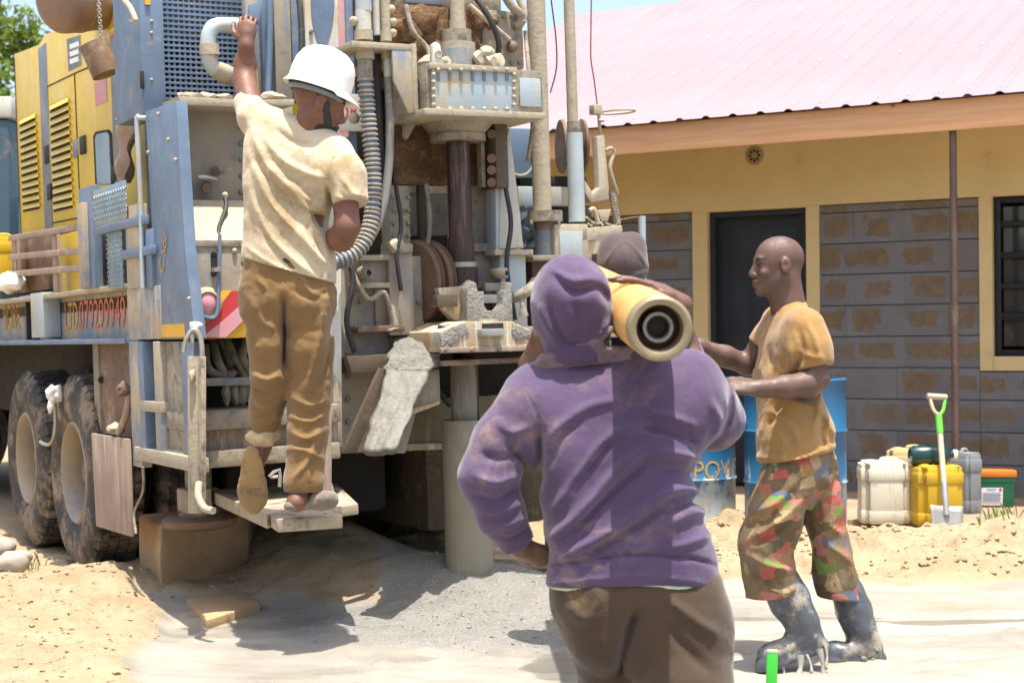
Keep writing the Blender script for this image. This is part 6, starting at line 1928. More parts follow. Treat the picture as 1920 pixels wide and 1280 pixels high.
def cloth(name, c1, c2, dirt=None, amt=0.4, dscale=5, spots=None, sscale=40, weave=500, rough=0.9, lift=0.2):
    t = NT(name)
    c = t.mix(t.ramp(t.noise(5, 6, 0.6), 0.3, 0.7), c1, c2)
    if dirt: c = t.mix(t.ramp(t.noise(dscale, 8, 0.7, dist=0.5), 0.66 - 0.35 * amt, 0.84 - 0.35 * amt), c, dirt)
    if spots: c = t.mix(t.ramp(t.noise(sscale, 4, 0.65), 0.67, 0.72), c, spots)
    t.col(c)
    t.rough(rough)
    t.b.inputs['Specular IOR Level'].default_value = 0.15
    t.b.inputs['Sheen Weight'].default_value = lift
    t.b.inputs['Sheen Roughness'].default_value = 0.5
    b1 = t.bump(t.noise(26, 6, 0.6, dist=0.4), 0.35, 0.008)
    t.bump(t.noise(weave, 2), 0.15, 0.001, b1)
    return t.m
M['skinA'] = skin('warm_brown_skin', (0.16, 0.068, 0.036), (0.12, 0.05, 0.028), beard=True)
M['skinB'] = skin('dark_brown_skin', (0.105, 0.055, 0.038), (0.082, 0.042, 0.03), (0.22, 0.145, 0.095), 0.25, beard=True)
M['skinC'] = skin('brown_skin', (0.125, 0.062, 0.042), (0.10, 0.048, 0.033), (0.24, 0.155, 0.10), 0.25)
M['tee'] = cloth('mud_stained_cream_tee', (0.47, 0.40, 0.285), (0.40, 0.33, 0.215), (0.28, 0.205, 0.11), 0.50, 4.5, (0.14, 0.10, 0.06), 30)
M['trousers'] = cloth('brown_work_trousers', (0.195, 0.118, 0.048), (0.15, 0.09, 0.037), (0.34, 0.24, 0.125), 0.22, 5, (0.08, 0.055, 0.03), 38)
M['cuff'] = cloth('mud_caked_cuff', (0.50, 0.38, 0.22), (0.40, 0.29, 0.16), (0.22, 0.15, 0.08), 0.3)
M['hoodie'] = cloth('dusty_purple_hoodie', (0.084, 0.056, 0.110), (0.060, 0.040, 0.082), (0.18, 0.124, 0.118), 0.38, 3.2, lift=0.25)
M['darktrousers'] = cloth('dark_brown_trousers', (0.066, 0.043, 0.026), (0.048, 0.032, 0.021), (0.15, 0.10, 0.048), 0.36, 3.5)
M['mint'] = cloth('pale_mint_undershirt', (0.50, 0.60, 0.42), (0.42, 0.52, 0.34))
M['ochretee'] = cloth('mustard_tee', (0.31, 0.18, 0.062), (0.245, 0.14, 0.05), (0.20, 0.135, 0.075), 0.45, 4, (0.42, 0.30, 0.14), 30)
M['capcloth'] = cloth('dusty_mauve_cap', (0.078, 0.058, 0.055), (0.058, 0.044, 0.043), (0.14, 0.11, 0.092), 0.3, 6)
M['scarf'] = cloth('dusty_tan_collar', (0.20, 0.15, 0.115), (0.115, 0.08, 0.115), (0.10, 0.065, 0.13), 0.5, 9)

# ------------------------------------------------------------ the driller on the hung step
Yd = 6.25
D = thing('person', 'worker in white hard hat and muddy cream t-shirt standing on the hung step, arm raised', 'person', P(540, 935, Yd) , group=None)
fwd = unit((0.45, 0.9, 0))
def d3(px, py, dy=0.0): return p3(px, py, Yd + dy)
# shirt
S = FB(420, 560, 735, 150, Yd -0.42, Yd +0.42, 0.0065)
S.rows([(d3(505, 236, 0.03), d3(628, 288, -0.03), 0.064), (d3(502, 278, 0.02), d3(602, 322, -0.03), 0.086), (d3(506, 345), d3(588, 355), 0.100),
        (d3(508, 420), d3(570, 425), 0.098), (d3(507, 480), d3(575, 495), 0.104), (d3(507, 540), d3(578, 560), 0.108)], 0.05, 4)
S.chain([d3(508, 236, .02), d3(478, 222, 0.06), d3(462, 190, 0.16)], [0.068, 0.062, 0.055], 0.04)
S.chain([d3(622, 285, -0.03), d3(645, 330, -0.08), d3(655, 392, -0.11)], [0.072, 0.078, 0.080], 0.04)
S.cone(d3(552, 250), d3(588, 258), 0.055, 0.052, 0.05)
S.folds([([(470, 235), (495, 300), (540, 350), (600, 420)], 9, 0.012), ([(468, 290), (500, 370), (560, 440), (612, 500)], 8, 0.011), ([(490, 250), (530, 300), (575, 325), (610, 335)], 9, 0.010),
         ([(465, 350), (495, 430), (540, 480), (600, 525)], 8, 0.010), ([(520, 245), (550, 268), (590, 275)], 8, -0.008), ([(480, 300), (520, 360), (570, 400)], 6, -0.010),
         ([(560, 420), (590, 470), (618, 500)], 6, 0.009), ([(540, 340), (580, 375), (612, 390)], 7, 0.009), ([(478, 400), (510, 460), (560, 505)], 6, -0.008),
         ([(612, 330), (622, 390), (618, 440)], 8, -0.014), ([(640, 330), (660, 360), (676, 370)], 6, 0.007), ([(636, 360), (655, 380), (672, 385)], 5, -0.006),
         ([(460, 460), (500, 490), (560, 515), (618, 530)], 4, 0.006), ([(590, 440), (606, 480), (615, 510)], 5, -0.008)])
S.crumple(0.004, 14, 3, (1, 1, 0.7))
S.clip(d3(537, 507), (-0.28, 0, -1))
S.clip_ball(d3(462, 192, 0.16), d3(459, 160, 0.26) - d3(470, 215, 0.09), 0.14)
S.clip_ball(d3(653, 384, -0.10), d3(655, 392, -0.11) - d3(648, 340, -0.08), 0.15)
field_obj('shirt', S, M['tee'], D)
# trousers
S = FB(425, 960, 680, 480, Yd -0.40, Yd +0.45, 0.0068)
S.rows([(d3(505, 470), d3(572, 480), 0.098), (d3(505, 500), d3(572, 512), 0.102), (d3(503, 545), d3(575, 555), 0.108), (d3(500, 575), d3(578, 585), 0.100)], 0.04)
S.chain([d3(502, 570), d3(507, 640, -0.01), d3(508, 705, 0.0), d3(500, 760, 0.06), d3(497, 800, 0.10)], [0.098, 0.086, 0.077, 0.066, 0.060], 0.02)
S.chain([d3(578, 575), d3(582, 650), d3(580, 730, 0.02), d3(577, 810, 0.02), d3(570, 900, 0.0), d3(568, 935, 0.0)], [0.100, 0.092, 0.086, 0.080, 0.074, 0.074], 0.02)
S.folds([([(532, 555), (533, 610), (531, 700)], 6, -0.030), ([(470, 560), (490, 600), (520, 620)], 8, 0.008), ([(610, 560), (600, 640), (575, 730)], 8, 0.013), ([(625, 580), (612, 680), (590, 740)], 6, -0.010),
         ([(545, 745), (580, 760), (615, 750)], 6, 0.010), ([(540, 780), (580, 790), (612, 775)], 5, 0.010), ([(545, 810), (575, 822), (610, 805)], 5, 0.009), ([(540, 840), (575, 845), (605, 860)], 5, 0.009),
         ([(600, 800), (580, 860), (548, 900)], 6, 0.010), ([(470, 700), (500, 712), (530, 700)], 7, 0.012), ([(470, 725), (500, 735), (535, 722)], 5, -0.008), ([(470, 750), (505, 758), (530, 745)], 5, 0.008),
         ([(460, 780), (500, 790), (530, 776)], 5, 0.007), ([(545, 540), (585, 560), (618, 545)], 6, -0.006), ([(480, 520), (500, 545), (495, 590)], 5, 0.006), ([(570, 520), (580, 545), (612, 560)], 5, 0.006)])
S.crumple(0.0045, 15, 9, (1, 1, 1.5))
S.clip_ball(d3(498, 800, 0.10), d3(497, 800, .1) - d3(501, 750, 0.05), 0.12)
S.clip_ball(d3(568, 921, 0.0), (0, 0, -1), 0.13)
S.clip(d3(540, 474), (0, 0, 1))
field_obj('trousers', S, M['trousers'], D)
S = FB(440, 870, 560, 760, Yd -0.20, Yd +0.40, 0.006)
S.chain([d3(500, 796, 0.10), d3(492, 822, 0.10)], [0.052, 0.050], 0.01)
for k in range(9):
    a = 2 * math.pi * k / 8
    a2 = 2 * math.pi * (k + 1) / 8
    S.cone(d3(493, 818, 0.10) + np.array((math.cos(a) * .052, math.sin(a) * .052, 0.012 * math.sin(a * 2))), d3(493, 818, 0.10) + np.array((math.cos(a2) * .052, math.sin(a2) * .052, 0.012 * math.sin(a2 * 2))), 0.016, 0.015, 0.012)
S.crumple(0.006, 30, 4)
S.clip(d3(490, 838, .1), (0.1, 0, -1))
field_obj('trouser_cuff', S, M['cuff'], D)
# body
hf, hu = unit((0.86, 0.36, -0.34)), unit((0.30, 0.05, 0.95))
hc = d3(598, 195, -0.01)
Bf = FB(415, 985, 720, 30, Yd -0.50, Yd +0.75, 0.0055)
hq = head(Bf, hc, hf, hu, 1.03)
Bf.cone(hc - np.array((0.02, 0.02, 0.05)), d3(578, 250, 0.0), 0.058, 0.064, 0.03)
Bf.rows([(d3(510, 245, .02), d3(618, 285, -.03), 0.048), (d3(510, 330), d3(585, 340), 0.075), (d3(515, 470), d3(568, 480), 0.078), (d3(510, 560), d3(570, 565), 0.075)], 0.04)
Bf.chain([d3(500, 240, .03), d3(474, 215, 0.08), d3(458, 150, 0.24), d3(460, 118, 0.25), d3(462, 86, 0.22)], [0.052, 0.050, 0.046, 0.043, 0.030], 0.02)
hand(Bf, d3(462, 82, 0.22), (0.03, 0.05, 1.0), (0.05, 1.0, 0), 1, 0.95, 0.98)
Bf.chain([d3(630, 290, -.04), d3(646, 350, -0.09), d3(651, 425, -0.12), d3(640, 446, -0.07), d3(600, 455, 0.14)], [0.052, 0.053, 0.047, 0.050, 0.030], 0.02)
hand(Bf, d3(598, 455, 0.15), (-0.4, 1, 0.05), (0.1, 0, -1), -1, 0.8)
Bf.chain([d3(508, 570), d3(508, 700), d3(494, 835, 0.12)], [0.07, 0.052, 0.036], 0.02)
Bf.chain([d3(573, 570), d3(579, 730, .02), d3(566, 905, 0.0)], [0.07, 0.055, 0.04], 0.02)
# left foot on its toes, heel to us; right foot turned out
fa = (unit(np.array((-0.10, 0.34, -0.93))), unit((1, 0.1, 0)), unit((0.0, 0.93, 0.34)))
Bf.ell(d3(486, 846, 0.10), (0.05, 0.036, 0.036), fa, 0.02)
Bf.cone(d3(483, 850, 0.10), d3(474, 915, 0.17), 0.034, 0.03, 0.02)
Bf.cone(d3(566, 905, 0.0), d3(556, 942, -0.05), 0.04, 0.034, 0.02)
Bf.cone(d3(552, 943, -0.05), d3(590, 938, 0.02), 0.030, 0.030, 0.02)
def beard(V):
    v = (V - hc)
    u = np.array(hu) - hf * (hf @ hu); u = u / np.linalg.norm(u)
    a, d_ = v @ hf, v @ u
    l_ = np.abs(v @ np.cross(u, hf))
    r_ = np.linalg.norm(v, axis=1) < 0.15
    line = 0.004 + 0.62 * np.clip(-(d_ + 0.015), 0, 0.1)                     # from the sideburn forward along the jaw
    side = np.clip(1.6 - np.abs(a - line - 0.012) / (0.010 + 0.10 * np.clip(0.03 - d_, 0, 0.12)), 0, 1) * np.clip((0.02 - d_) / 0.02, 0, 1)
    jaw = np.clip((-0.062 - d_ - 0.25 * (0.07 - a)) / 0.015, 0, 1) * (a > 0.005)
    mous = np.exp(-((d_ + 0.047) / 0.006) ** 2 - (l_ / 0.03) ** 2) * (a > 0.075)
    brow = np.exp(-((d_ - 0.030) / 0.006) ** 2 - ((l_ - 0.034) / 0.02) ** 2) * (a > 0.06)
    crop = 0.45 * (a < 0.0) * (d_ > -0.02)
    return np.maximum.reduce([side, jaw, mous, brow, crop * 0.6]) * r_ * (d_ > -0.13)
field_obj('body', Bf, M['skinA'], D, attrs={'beard': beard})
# sandal under the raised foot, muddy clog on the other
S = FB(430, 960, 530, 840, Yd -0.25, Yd +0.40, 0.006)
S.ell(d3(474, 900, 0.085), (0.150, 0.050, 0.016), fa, 0.01)
S.ell(d3(473, 925, 0.10), (0.07, 0.058, 0.014), fa, 0.03)
S.crumple(0.002, 60, 2)
field_obj('sandal', S, cloth('muddy_sandal_sole', (0.30, 0.20, 0.09), (0.22, 0.145, 0.07), (0.09, 0.07, 0.05), 0.4, 12), D)
S = FB(520, 985, 660, 890, Yd -0.30, Yd +0.35, 0.006)
S.cone(d3(598, 936, -0.02), d3(618, 936, 0.02), 0.036, 0.034, 0.02)
S.cone(d3(540, 949, -0.08), d3(618, 946, 0.02), 0.018, 0.020, 0.02)
S.crumple(0.004, 40, 5)
field_obj('clog', S, cloth('mud_coated_clog', (0.20, 0.17, 0.13), (0.15, 0.125, 0.095), (0.28, 0.25, 0.2), 0.4, 14), D)
# hard hat
def lath(name, prof, origin, axis, mat_, parent, n=48, sx=1.0, fdir=None):
    mb = MB().lathe(prof, (0, 0, 0), (0, 0, 1), n)
    for v in mb.bm.verts: v.co.x *= sx
    z = Vector(axis).normalized()
    x = Vector(fdir); x = (x - z * x.dot(z)).normalized()
    y = z.cross(x)
    Mx = Matrix((x, y, z)).transposed()
    for v in mb.bm.verts: v.co = Mx @ v.co + Vector(origin)
    return mb
ho = Vector(d3(597, 168, -0.01)) - Vector(D.location)
mb = lath('hard_hat', [(0.112, -0.004), (0.120, 0.0), (0.130, -0.008), (0.131, -0.003), (0.121, 0.010), (0.117, 0.022), (0.117, 0.060), (0.111, 0.100), (0.095, 0.134), (0.066, 0.158), (0.03, 0.169), (0, 0.171)], ho, hu, None, None, 56, 1.08, hf)
# peak at the front
z = Vector(hu); x = Vector(hf); x = (x - z * x.dot(z)).normalized(); y = z.cross(x)
for v in mb.bm.verts:
    r = v.co - ho
    a, b, h_ = r.dot(x), r.dot(y), r.dot(z)
    if h_ < 0.004 and math.hypot(a / 1.08, b) > 0.118 and a > 0.04: v.co += x * 0.034 * (a / 0.14) ** 2 - z * 0.010
hat = mb.build('hard_hat', M['white'], D, smooth=60)
md = hat.modifiers.new('thickness', 'SOLIDIFY'); md.thickness = 0.003
MB().torus(ho - z * 0.02 - x * 0.005, z, 0.104, 0.011, 32, 8).build('hat_harness', M['greystrip'], hat, smooth=60)
# belt glimpsed under the shirt
S = FB(430, 520, 650, 460, Yd - 0.25, Yd + 0.25, 0.006)
S.rows([(d3(505, 484), d3(572, 492), 0.106), (d3(505, 494), d3(572, 504), 0.106)], 0.02)
S.clip(d3(540, 486), (-0.05, 0, 1))
S.clip(d3(540, 499), (0.05, 0, -1))
field_obj('belt', S, M['black'], D)

# ------------------------------------------------------------ man in the purple hoodie
Yp = 4.4
U = thing('person', 'stooping worker in purple hood and sweatshirt, seen from behind, with the pipe on his shoulder', 'person', (P(1200, 640, Yp).x, Yp, 0))
def u3(px, py, dy=0.0): return p3(px, py, Yp + dy)
S = FB(835, 1145, 1440, 440, Yp -0.45, Yp +0.62, 0.0068)
S.rows([(u3(1008, 738, 0.06), u3(1290, 712, 0.08), 0.080), (u3(1030, 775, 0.02), u3(1285, 760, 0.03), 0.110), (u3(1078, 850), u3(1222, 842), 0.114),
        (u3(1098, 930), u3(1212, 930), 0.112), (u3(1108, 1000), u3(1232, 1000), 0.118), (u3(1112, 1060), u3(1256, 1055), 0.122), (u3(1112, 1130), u3(1260, 1130), 0.118)], 0.05, 4)
S.cone(u3(1075, 690, 0.06), u3(1200, 680, 0.08), 0.078, 0.078, 0.05)
S.chain([u3(1000, 745, .05), u3(942, 830, 0.0), u3(915, 895, -0.02), u3(938, 965, 0.0), u3(970, 1018, 0.04)], [0.086, 0.078, 0.074, 0.062, 0.050], 0.035)
S.chain([u3(1292, 716, .06), u3(1315, 755, 0.12), u3(1340, 788, 0.20), u3(1306, 715, 0.34), u3(1284, 652, 0.32)], [0.086, 0.084, 0.080, 0.060, 0.050], 0.035)
# back folds running up to the right shoulder, as in the photograph
S.folds([([(1030, 1010), (1090, 960), (1160, 880), (1240, 820)], 12, 0.014), ([(1035, 960), (1080, 900), (1130, 830), (1190, 790)], 10, 0.010), ([(1040, 1050), (1120, 1010), (1200, 960), (1280, 900)], 11, 0.013),
         ([(1060, 930), (1110, 870), (1150, 820)], 7, -0.009), ([(1070, 1000), (1140, 930), (1220, 860)], 8, -0.011), ([(1090, 1045), (1180, 995), (1260, 945)], 8, -0.010),
         ([(1205, 770), (1260, 782), (1310, 800)], 9, 0.010), ([(1200, 805), (1260, 815), (1315, 830)], 8, -0.010), ([(1220, 850), (1270, 850), (1312, 860)], 8, 0.012), ([(1230, 880), (1280, 885), (1312, 895)], 7, -0.008),
         ([(1240, 930), (1290, 915), (1318, 925)], 9, 0.011), ([(1250, 985), (1300, 960), (1330, 960)], 10, 0.012), ([(1250, 1030), (1300, 1015), (1335, 1000)], 8, 0.009), ([(1260, 960), (1300, 940), (1325, 940)], 6, -0.008),
         ([(1030, 820), (1060, 790), (1110, 760), (1180, 745)], 10, 0.010), ([(1010, 800), (1015, 860), (1010, 920)], 10, -0.020), ([(1030, 870), (1050, 820), (1085, 790)], 8, -0.008),
         ([(930, 790), (960, 810), (990, 800)], 9, 0.009), ([(900, 850), (935, 860), (985, 845)], 8, -0.009), ([(890, 890), (930, 905), (975, 890)], 8, 0.010), ([(885, 925), (930, 935), (970, 915)], 7, -0.008), ([(900, 955), (940, 960), (980, 940)], 7, 0.008),
         ([(925, 985), (955, 985), (985, 970)], 6, 0.007), ([(945, 830), (975, 860), (990, 880)], 7, -0.010), ([(1330, 745), (1350, 790), (1340, 825)], 8, 0.006), ([(1375, 720), (1380, 770), (1365, 815)], 7, 0.007),
         ([(930, 1002), (955, 1008), (990, 990)], 3, -0.006), ([(985, 735), (1012, 790), (1015, 850)], 3, -0.005), ([(1300, 700), (1285, 760), (1296, 830)], 3, -0.005), ([(1022, 1062), (1100, 1050), (1200, 1040), (1300, 1048), (1345, 1062)], 4, -0.009), ([(1022, 1096), (1110, 1086), (1200, 1080), (1300, 1090), (1345, 1100)], 4, 0.004)])
S.crumple(0.004, 11, 21, (1, 1, 0.8))
# lower edge, curved: higher in the middle of the back
ix = np.nonzero(S.f < 0.1)
pp = np.stack([S.ax[i][ix[i]] for i in range(3)], -1)
xc = (P(1190, 1088, Yp).x)
edge = P(1190, 1084, Yp).z - 0.18 * (pp[:, 0] - xc) ** 2 * 1.4 + 0.02 * (pp[:, 1] - Yp)
S.f[ix] = np.maximum(S.f[ix], (edge - pp[:, 2]).astype(np.float32))
S.clip_ball(u3(970, 1018, 0.04), u3(970, 1018, .04) - u3(938, 965, .0), 0.12)
S.clip_ball(u3(1284, 650, 0.32), u3(1284, 652, 0.32) - u3(1306, 715, .34), 0.11)
field_obj('sweatshirt', S, M['hoodie'], U)
# hood over the bowed head
S = FB(950, 740, 1200, 440, Yp -0.30, Yp +0.40, 0.0065)
hax = (unit((-0.05, 0.96, -0.22)), unit((1, 0.05, 0.0)), unit((0.0, 0.22, 0.96)))
S.ell(u3(1072, 562, 0.02), (0.132, 0.112, 0.124), hax, 0.02)
S.chain([u3(1074, 600, 0.02), u3(1085, 655, 0.03), u3(1092, 690, 0.05)], [0.108, 0.086, 0.088], 0.03)
S.folds([([(1040, 515), (1075, 548), (1120, 540), (1145, 570)], 9, -0.012), ([(1030, 500), (1070, 525), (1120, 520)], 8, 0.007), ([(1075, 560), (1085, 600), (1080, 640)], 11, -0.009), ([(1005, 560), (1025, 610), (1050, 650)], 9, 0.008),
         ([(1030, 560), (1045, 610), (1070, 650)], 8, -0.008), ([(1140, 600), (1125, 630), (1090, 655)], 7, 0.010), ([(1060, 640), (1100, 645), (1140, 630)], 6, -0.012)])
S.crumple(0.003, 14, 8)
S.clip(u3(1085, 680, .03), (0.1, 0.1, -1))
field_obj('hood', S, M['hoodie'], U)
S = FB(960, 740, 1260, 600, Yp -0.30, Yp +0.40, 0.0065)
S.chain([u3(992, 692, 0.02), u3(1022, 672, -0.012), u3(1062, 660, -0.030), u3(1120, 656, -0.032), u3(1185, 655, 0.0)], [0.008, 0.013, 0.015, 0.015, 0.012], 0.02)
S.chain([u3(1010, 694, 0.0), u3(1060, 680, -0.030), u3(1120, 672, -0.030), u3(1180, 672, 0.0)], [0.008, 0.013, 0.013, 0.010], 0.012)
S.chain([u3(1070, 655, -0.045), u3(1112, 640, -0.045), u3(1146, 618, -0.03)], [0.012, 0.016, 0.012], 0.02)
S.crumple(0.003, 24, 6, (0.6, 1, 2.2))
field_obj('collar', S, M['scarf'], U)
# trousers
S = Field((P(1200, 640, Yp).x - 0.34, Yp - 0.4, -0.02), (P(1200, 640, Yp).x + 0.42, Yp + 0.5, 0.72), 0.0085)
S.rows([(u3(1120, 1075, 0.02), u3(1262, 1075, 0.02), 0.112), (u3(1122, 1120), u3(1272, 1130), 0.130), (u3(1144, 1180), u3(1285, 1185), 0.126)], 0.04)
S.chain([u3(1146, 1180), u3(1142, 1235, 0.06), u3(1132, 1290, 0.20), u3(1138, 1420, 0.30)], [0.118, 0.088, 0.068, 0.07], 0.03)
S.chain([u3(1276, 1180), u3(1284, 1290, -0.04), u3(1310, 1440, -0.05)], [0.138, 0.128, 0.10], 0.03)
S.folds([([(1195, 1140), (1178, 1190), (1160, 1270)], 14, -0.03), ([(1060, 1130), (1090, 1160), (1130, 1150)], 12, 0.008), ([(1250, 1120), (1300, 1160), (1350, 1190)], 12, 0.010), ([(1240, 1160), (1290, 1220), (1330, 1260)], 12, -0.008), ([(1110, 1100), (1125, 1120), (1110, 1150)], 8, 0.006)])
S.crumple(0.005, 9, 4)
S.clip(u3(1190, 1050, 0), (0, 0, 1))
S.clip((0, 0, 0.07), (0, 0, -1))
field_obj('trousers', S, M['darktrousers'], U)
S = FB(1000, 1150, 1380, 1040, Yp -0.35, Yp +0.40, 0.0075)
S.rows([(u3(1112, 1070), u3(1256, 1065), 0.121), (u3(1112, 1100), u3(1262, 1098), 0.122)], 0.02)
ix = np.nonzero(S.f < 0.1)
pp = np.stack([S.ax[i][ix[i]] for i in range(3)], -1)
edge = P(1190, 1086, Yp).z - 0.018 * np.clip((pp[:, 0] - xc) / 0.12, -0.6, 1) ** 2 - 0.18 * (pp[:, 0] - xc) ** 2 * 1.4
S.f[ix] = np.maximum(S.f[ix], (edge - pp[:, 2]).astype(np.float32))
field_obj('undershirt', S, M['mint'], U)
# body
Bf = Field((P(1200, 640, Yp).x - 0.58, Yp - 0.45, -0.02), (P(1200, 640, Yp).x + 0.42, Yp + 0.75, 1.5), 0.0062)
head(Bf, u3(1072, 570, 0.04), (-0.05, 0.93, -0.35), (0, 0.35, 0.93), 0.98)
Bf.cone(u3(1075, 610, 0.03), u3(1100, 690, 0.05), 0.055, 0.06, 0.03)
Bf.rows([(u3(1012, 740, .06), u3(1298, 715, .08), 0.05), (u3(1095, 900), u3(1225, 900), 0.085), (u3(1115, 1050), u3(1250, 1050), 0.09), (u3(1118, 1160), u3(1285, 1160), 0.09)], 0.03)
Bf.chain([u3(1000, 745, .05), u3(915, 895, -.02), u3(976, 1026, .05)], [0.055, 0.05, 0.030], 0.02)
hand(Bf, u3(978, 1024, 0.05), (0.75, 0.35, -0.45), (0.3, 0.75, 0.35), -1, 1.0, 1.0)
Bf.chain([u3(1295, 715, .08), u3(1340, 785, .20), u3(1284, 640, .30), u3(1270, 572, 0.20)], [0.055, 0.05, 0.034, 0.028], 0.02)
# right hand laid over the pipe: the fingers reach left across its top
hand(Bf, u3(1268, 564, 0.20), (-0.86, -0.06, 0.50), (-0.5, 0, -0.85), 1, 0.30, 1.12)
Bf.chain([u3(1118, 1180), u3(1132, 1290, .2), u3(1138, 1430, .3)], [0.08, 0.055, 0.042], 0.02)
Bf.chain([u3(1280, 1180), u3(1286, 1300, -.04), u3(1312, 1452, -.05)], [0.08, 0.06, 0.042], 0.02)
field_obj('body', Bf, M['skinC'], U)
for (x, yy) in ((1136, .3), (1312, -.05)):
    q = u3(x, 1440, yy)
    S = Field((q[0] - .12, q[1] - .16, -0.02), (q[0] + .12, q[1] + .3, 0.2), 0.008)
    S.cone((q[0], q[1] - 0.05, 0.045), (q[0] - 0.01, q[1] + 0.16, 0.04), 0.045, 0.04, 0.02).cone((q[0], q[1], 0.05), (q[0], q[1], 0.14), 0.05, 0.05, 0.02)
    S.clip((0, 0, 0.0), (0, 0, -1))
    field_obj('boot', S, M['black'], U)

# ------------------------------------------------------------ the man in the mustard shirt
Ym = 6.0
Q = thing('person', 'worker in mustard t-shirt, bright patchwork trousers and rubber boots walking left', 'person', (P(1520, 640, Ym).x, Ym, 0))
def m3(px, py, dy=0.0): return p3(px, py, Ym + dy)
S = FB(1385, 905, 1610, 520, Ym -0.42, Ym +0.42, 0.0072)
S.rows([(m3(1508, 612, -0.14), m3(1462, 606, 0.14), 0.066), (m3(1500, 650, -0.11), m3(1456, 648, 0.12), 0.086), (m3(1486, 710, -0.07), m3(1462, 708, 0.08), 0.092),
        (m3(1488, 770, -0.06), m3(1476, 770, 0.07), 0.103), (m3(1494, 820, -0.06), m3(1486, 820, 0.07), 0.128), (m3(1496, 880, -0.06), m3(1490, 880, 0.07), 0.142)], 0.05, 4)
S.cone(m3(1482, 580, 0), m3(1488, 620, 0), 0.062, 0.08, 0.04)
S.chain([m3(1508, 618, -0.14), m3(1520, 650, -0.17), m3(1528, 698, -0.18)], [0.072, 0.074, 0.072], 0.03)
S.chain([m3(1460, 610, 0.14), m3(1440, 636, 0.16), m3(1424, 660, 0.16)], [0.062, 0.058, 0.055], 0.03)
S.folds([([(1512, 600), (1530, 640), (1540, 685)], 7, 0.008), ([(1500, 620), (1505, 660), (1490, 700)], 6, -0.012), ([(1480, 640), (1480, 690), (1450, 740)], 8, 0.008), ([(1500, 660), (1530, 672), (1545, 670)], 5, 0.006),
         ([(1440, 770), (1480, 790), (1500, 840)], 7, 0.009), ([(1520, 745), (1535, 770), (1520, 820)], 7, 0.012), ([(1535, 760), (1555, 790), (1565, 820)], 7, 0.010), ([(1450, 800), (1470, 830), (1460, 855)], 6, 0.008),
         ([(1470, 745), (1455, 775), (1440, 800)], 6, -0.008), ([(1545, 790), (1540, 820), (1550, 840)], 5, -0.008), ([(1440, 650), (1450, 700), (1445, 740)], 6, -0.006), ([(1415, 855), (1490, 862), (1572, 832)], 3, 0.006)])
S.crumple(0.004, 14, 31)
S.clip(m3(1490, 852), (0.19, 0, -1))
S.clip_ball(m3(1525, 690, -0.18), m3(1528, 698, -.18) - m3(1516, 650, -.165), 0.13)
S.clip_ball(m3(1428, 654, 0.16), m3(1424, 660, .16) - m3(1445, 632, .155), 0.12)
S.clip_ball(m3(1476, 560, 0), m3(1472, 540) - m3(1484, 575), 0.10)
field_obj('shirt', S, M['ochretee'], Q)
# patchwork trousers
t = NT('patchwork_print_trousers')
vv = t.n('ShaderNodeTexVoronoi', distance='CHEBYCHEV'); vv.inputs['Scale'].default_value = 20; vv.inputs['Randomness'].default_value = 0.9
mp = t.n('ShaderNodeMapping'); mp.inputs['Scale'].default_value = (1, 1, 1.35); mp.inputs['Rotation'].default_value = (0, R(12), 0)
nn = t.n('ShaderNodeTexNoise'); nn.inputs['Scale'].default_value = 14
t.l(t.tc.outputs['Object'], nn.inputs['Vector'])
wv = t.n('ShaderNodeMix', data_type='VECTOR'); wv.inputs[0].default_value = 0.035
t.l(t.tc.outputs['Object'], wv.inputs[4]); t.l(nn.outputs['Color'], wv.inputs[5])
t.l(wv.outputs[1], mp.inputs[0]); t.l(mp.outputs[0], vv.inputs['Vector'])
wn2 = t.n('ShaderNodeTexWhiteNoise', noise_dimensions='3D'); t.l(vv.outputs['Color'], wn2.inputs['Vector'])
rmp = t.n('ShaderNodeValToRGB'); rmp.color_ramp.interpolation = 'CONSTANT'
cols = [(0.0, (0.085, 0.06, 0.03)), (0.22, (0.13, 0.095, 0.045)), (0.36, (0.40, 0.055, 0.055)), (0.46, (0.12, 0.075, 0.04)), (0.54, (0.07, 0.11, 0.20)), (0.61, (0.40, 0.30, 0.16)), (0.70, (0.12, 0.26, 0.045)), (0.77, (0.30, 0.16, 0.05)), (0.84, (0.05, 0.045, 0.035)), (0.92, (0.48, 0.15, 0.14))]
els = rmp.color_ramp.elements
els[0].position, els[0].color = cols[0][0], (*cols[0][1], 1)
els[1].position, els[1].color = cols[1][0], (*cols[1][1], 1)
for pos, cc in cols[2:]:
    e = els.new(pos); e.color = (*cc, 1)
t.l(wn2.outputs['Value'], rmp.inputs[0])
c = t.mix(t.ramp(t.noise(6, 7, 0.65), 0.36, 0.64, 0.18, 0.80), rmp.outputs[0], (0.20, 0.145, 0.085))
t.col(c); t.rough(0.9); t.b.inputs['Specular IOR Level'].default_value = 0.15; t.bump(t.noise(28, 6), 0.35, 0.008)
M['patch'] = t.m
S = FB(1365, 1160, 1640, 820, Ym -0.36, Ym +0.40, 0.0075)
S.rows([(m3(1502, 845, -0.05), m3(1500, 845, 0.07), 0.112), (m3(1500, 880, -0.06), m3(1500, 880, 0.08), 0.122)], 0.03)
S.chain([m3(1490, 880, -0.08), m3(1462, 950, -0.10), m3(1436, 1020, -0.10), m3(1440, 1070, -0.10), m3(1450, 1125, -0.09)], [0.118, 0.108, 0.100, 0.094, 0.098], 0.02)
S.chain([m3(1518, 880, 0.08), m3(1540, 960, 0.08), m3(1556, 1040, 0.08), m3(1578, 1130, 0.08)], [0.105, 0.088, 0.082, 0.082], 0.02)
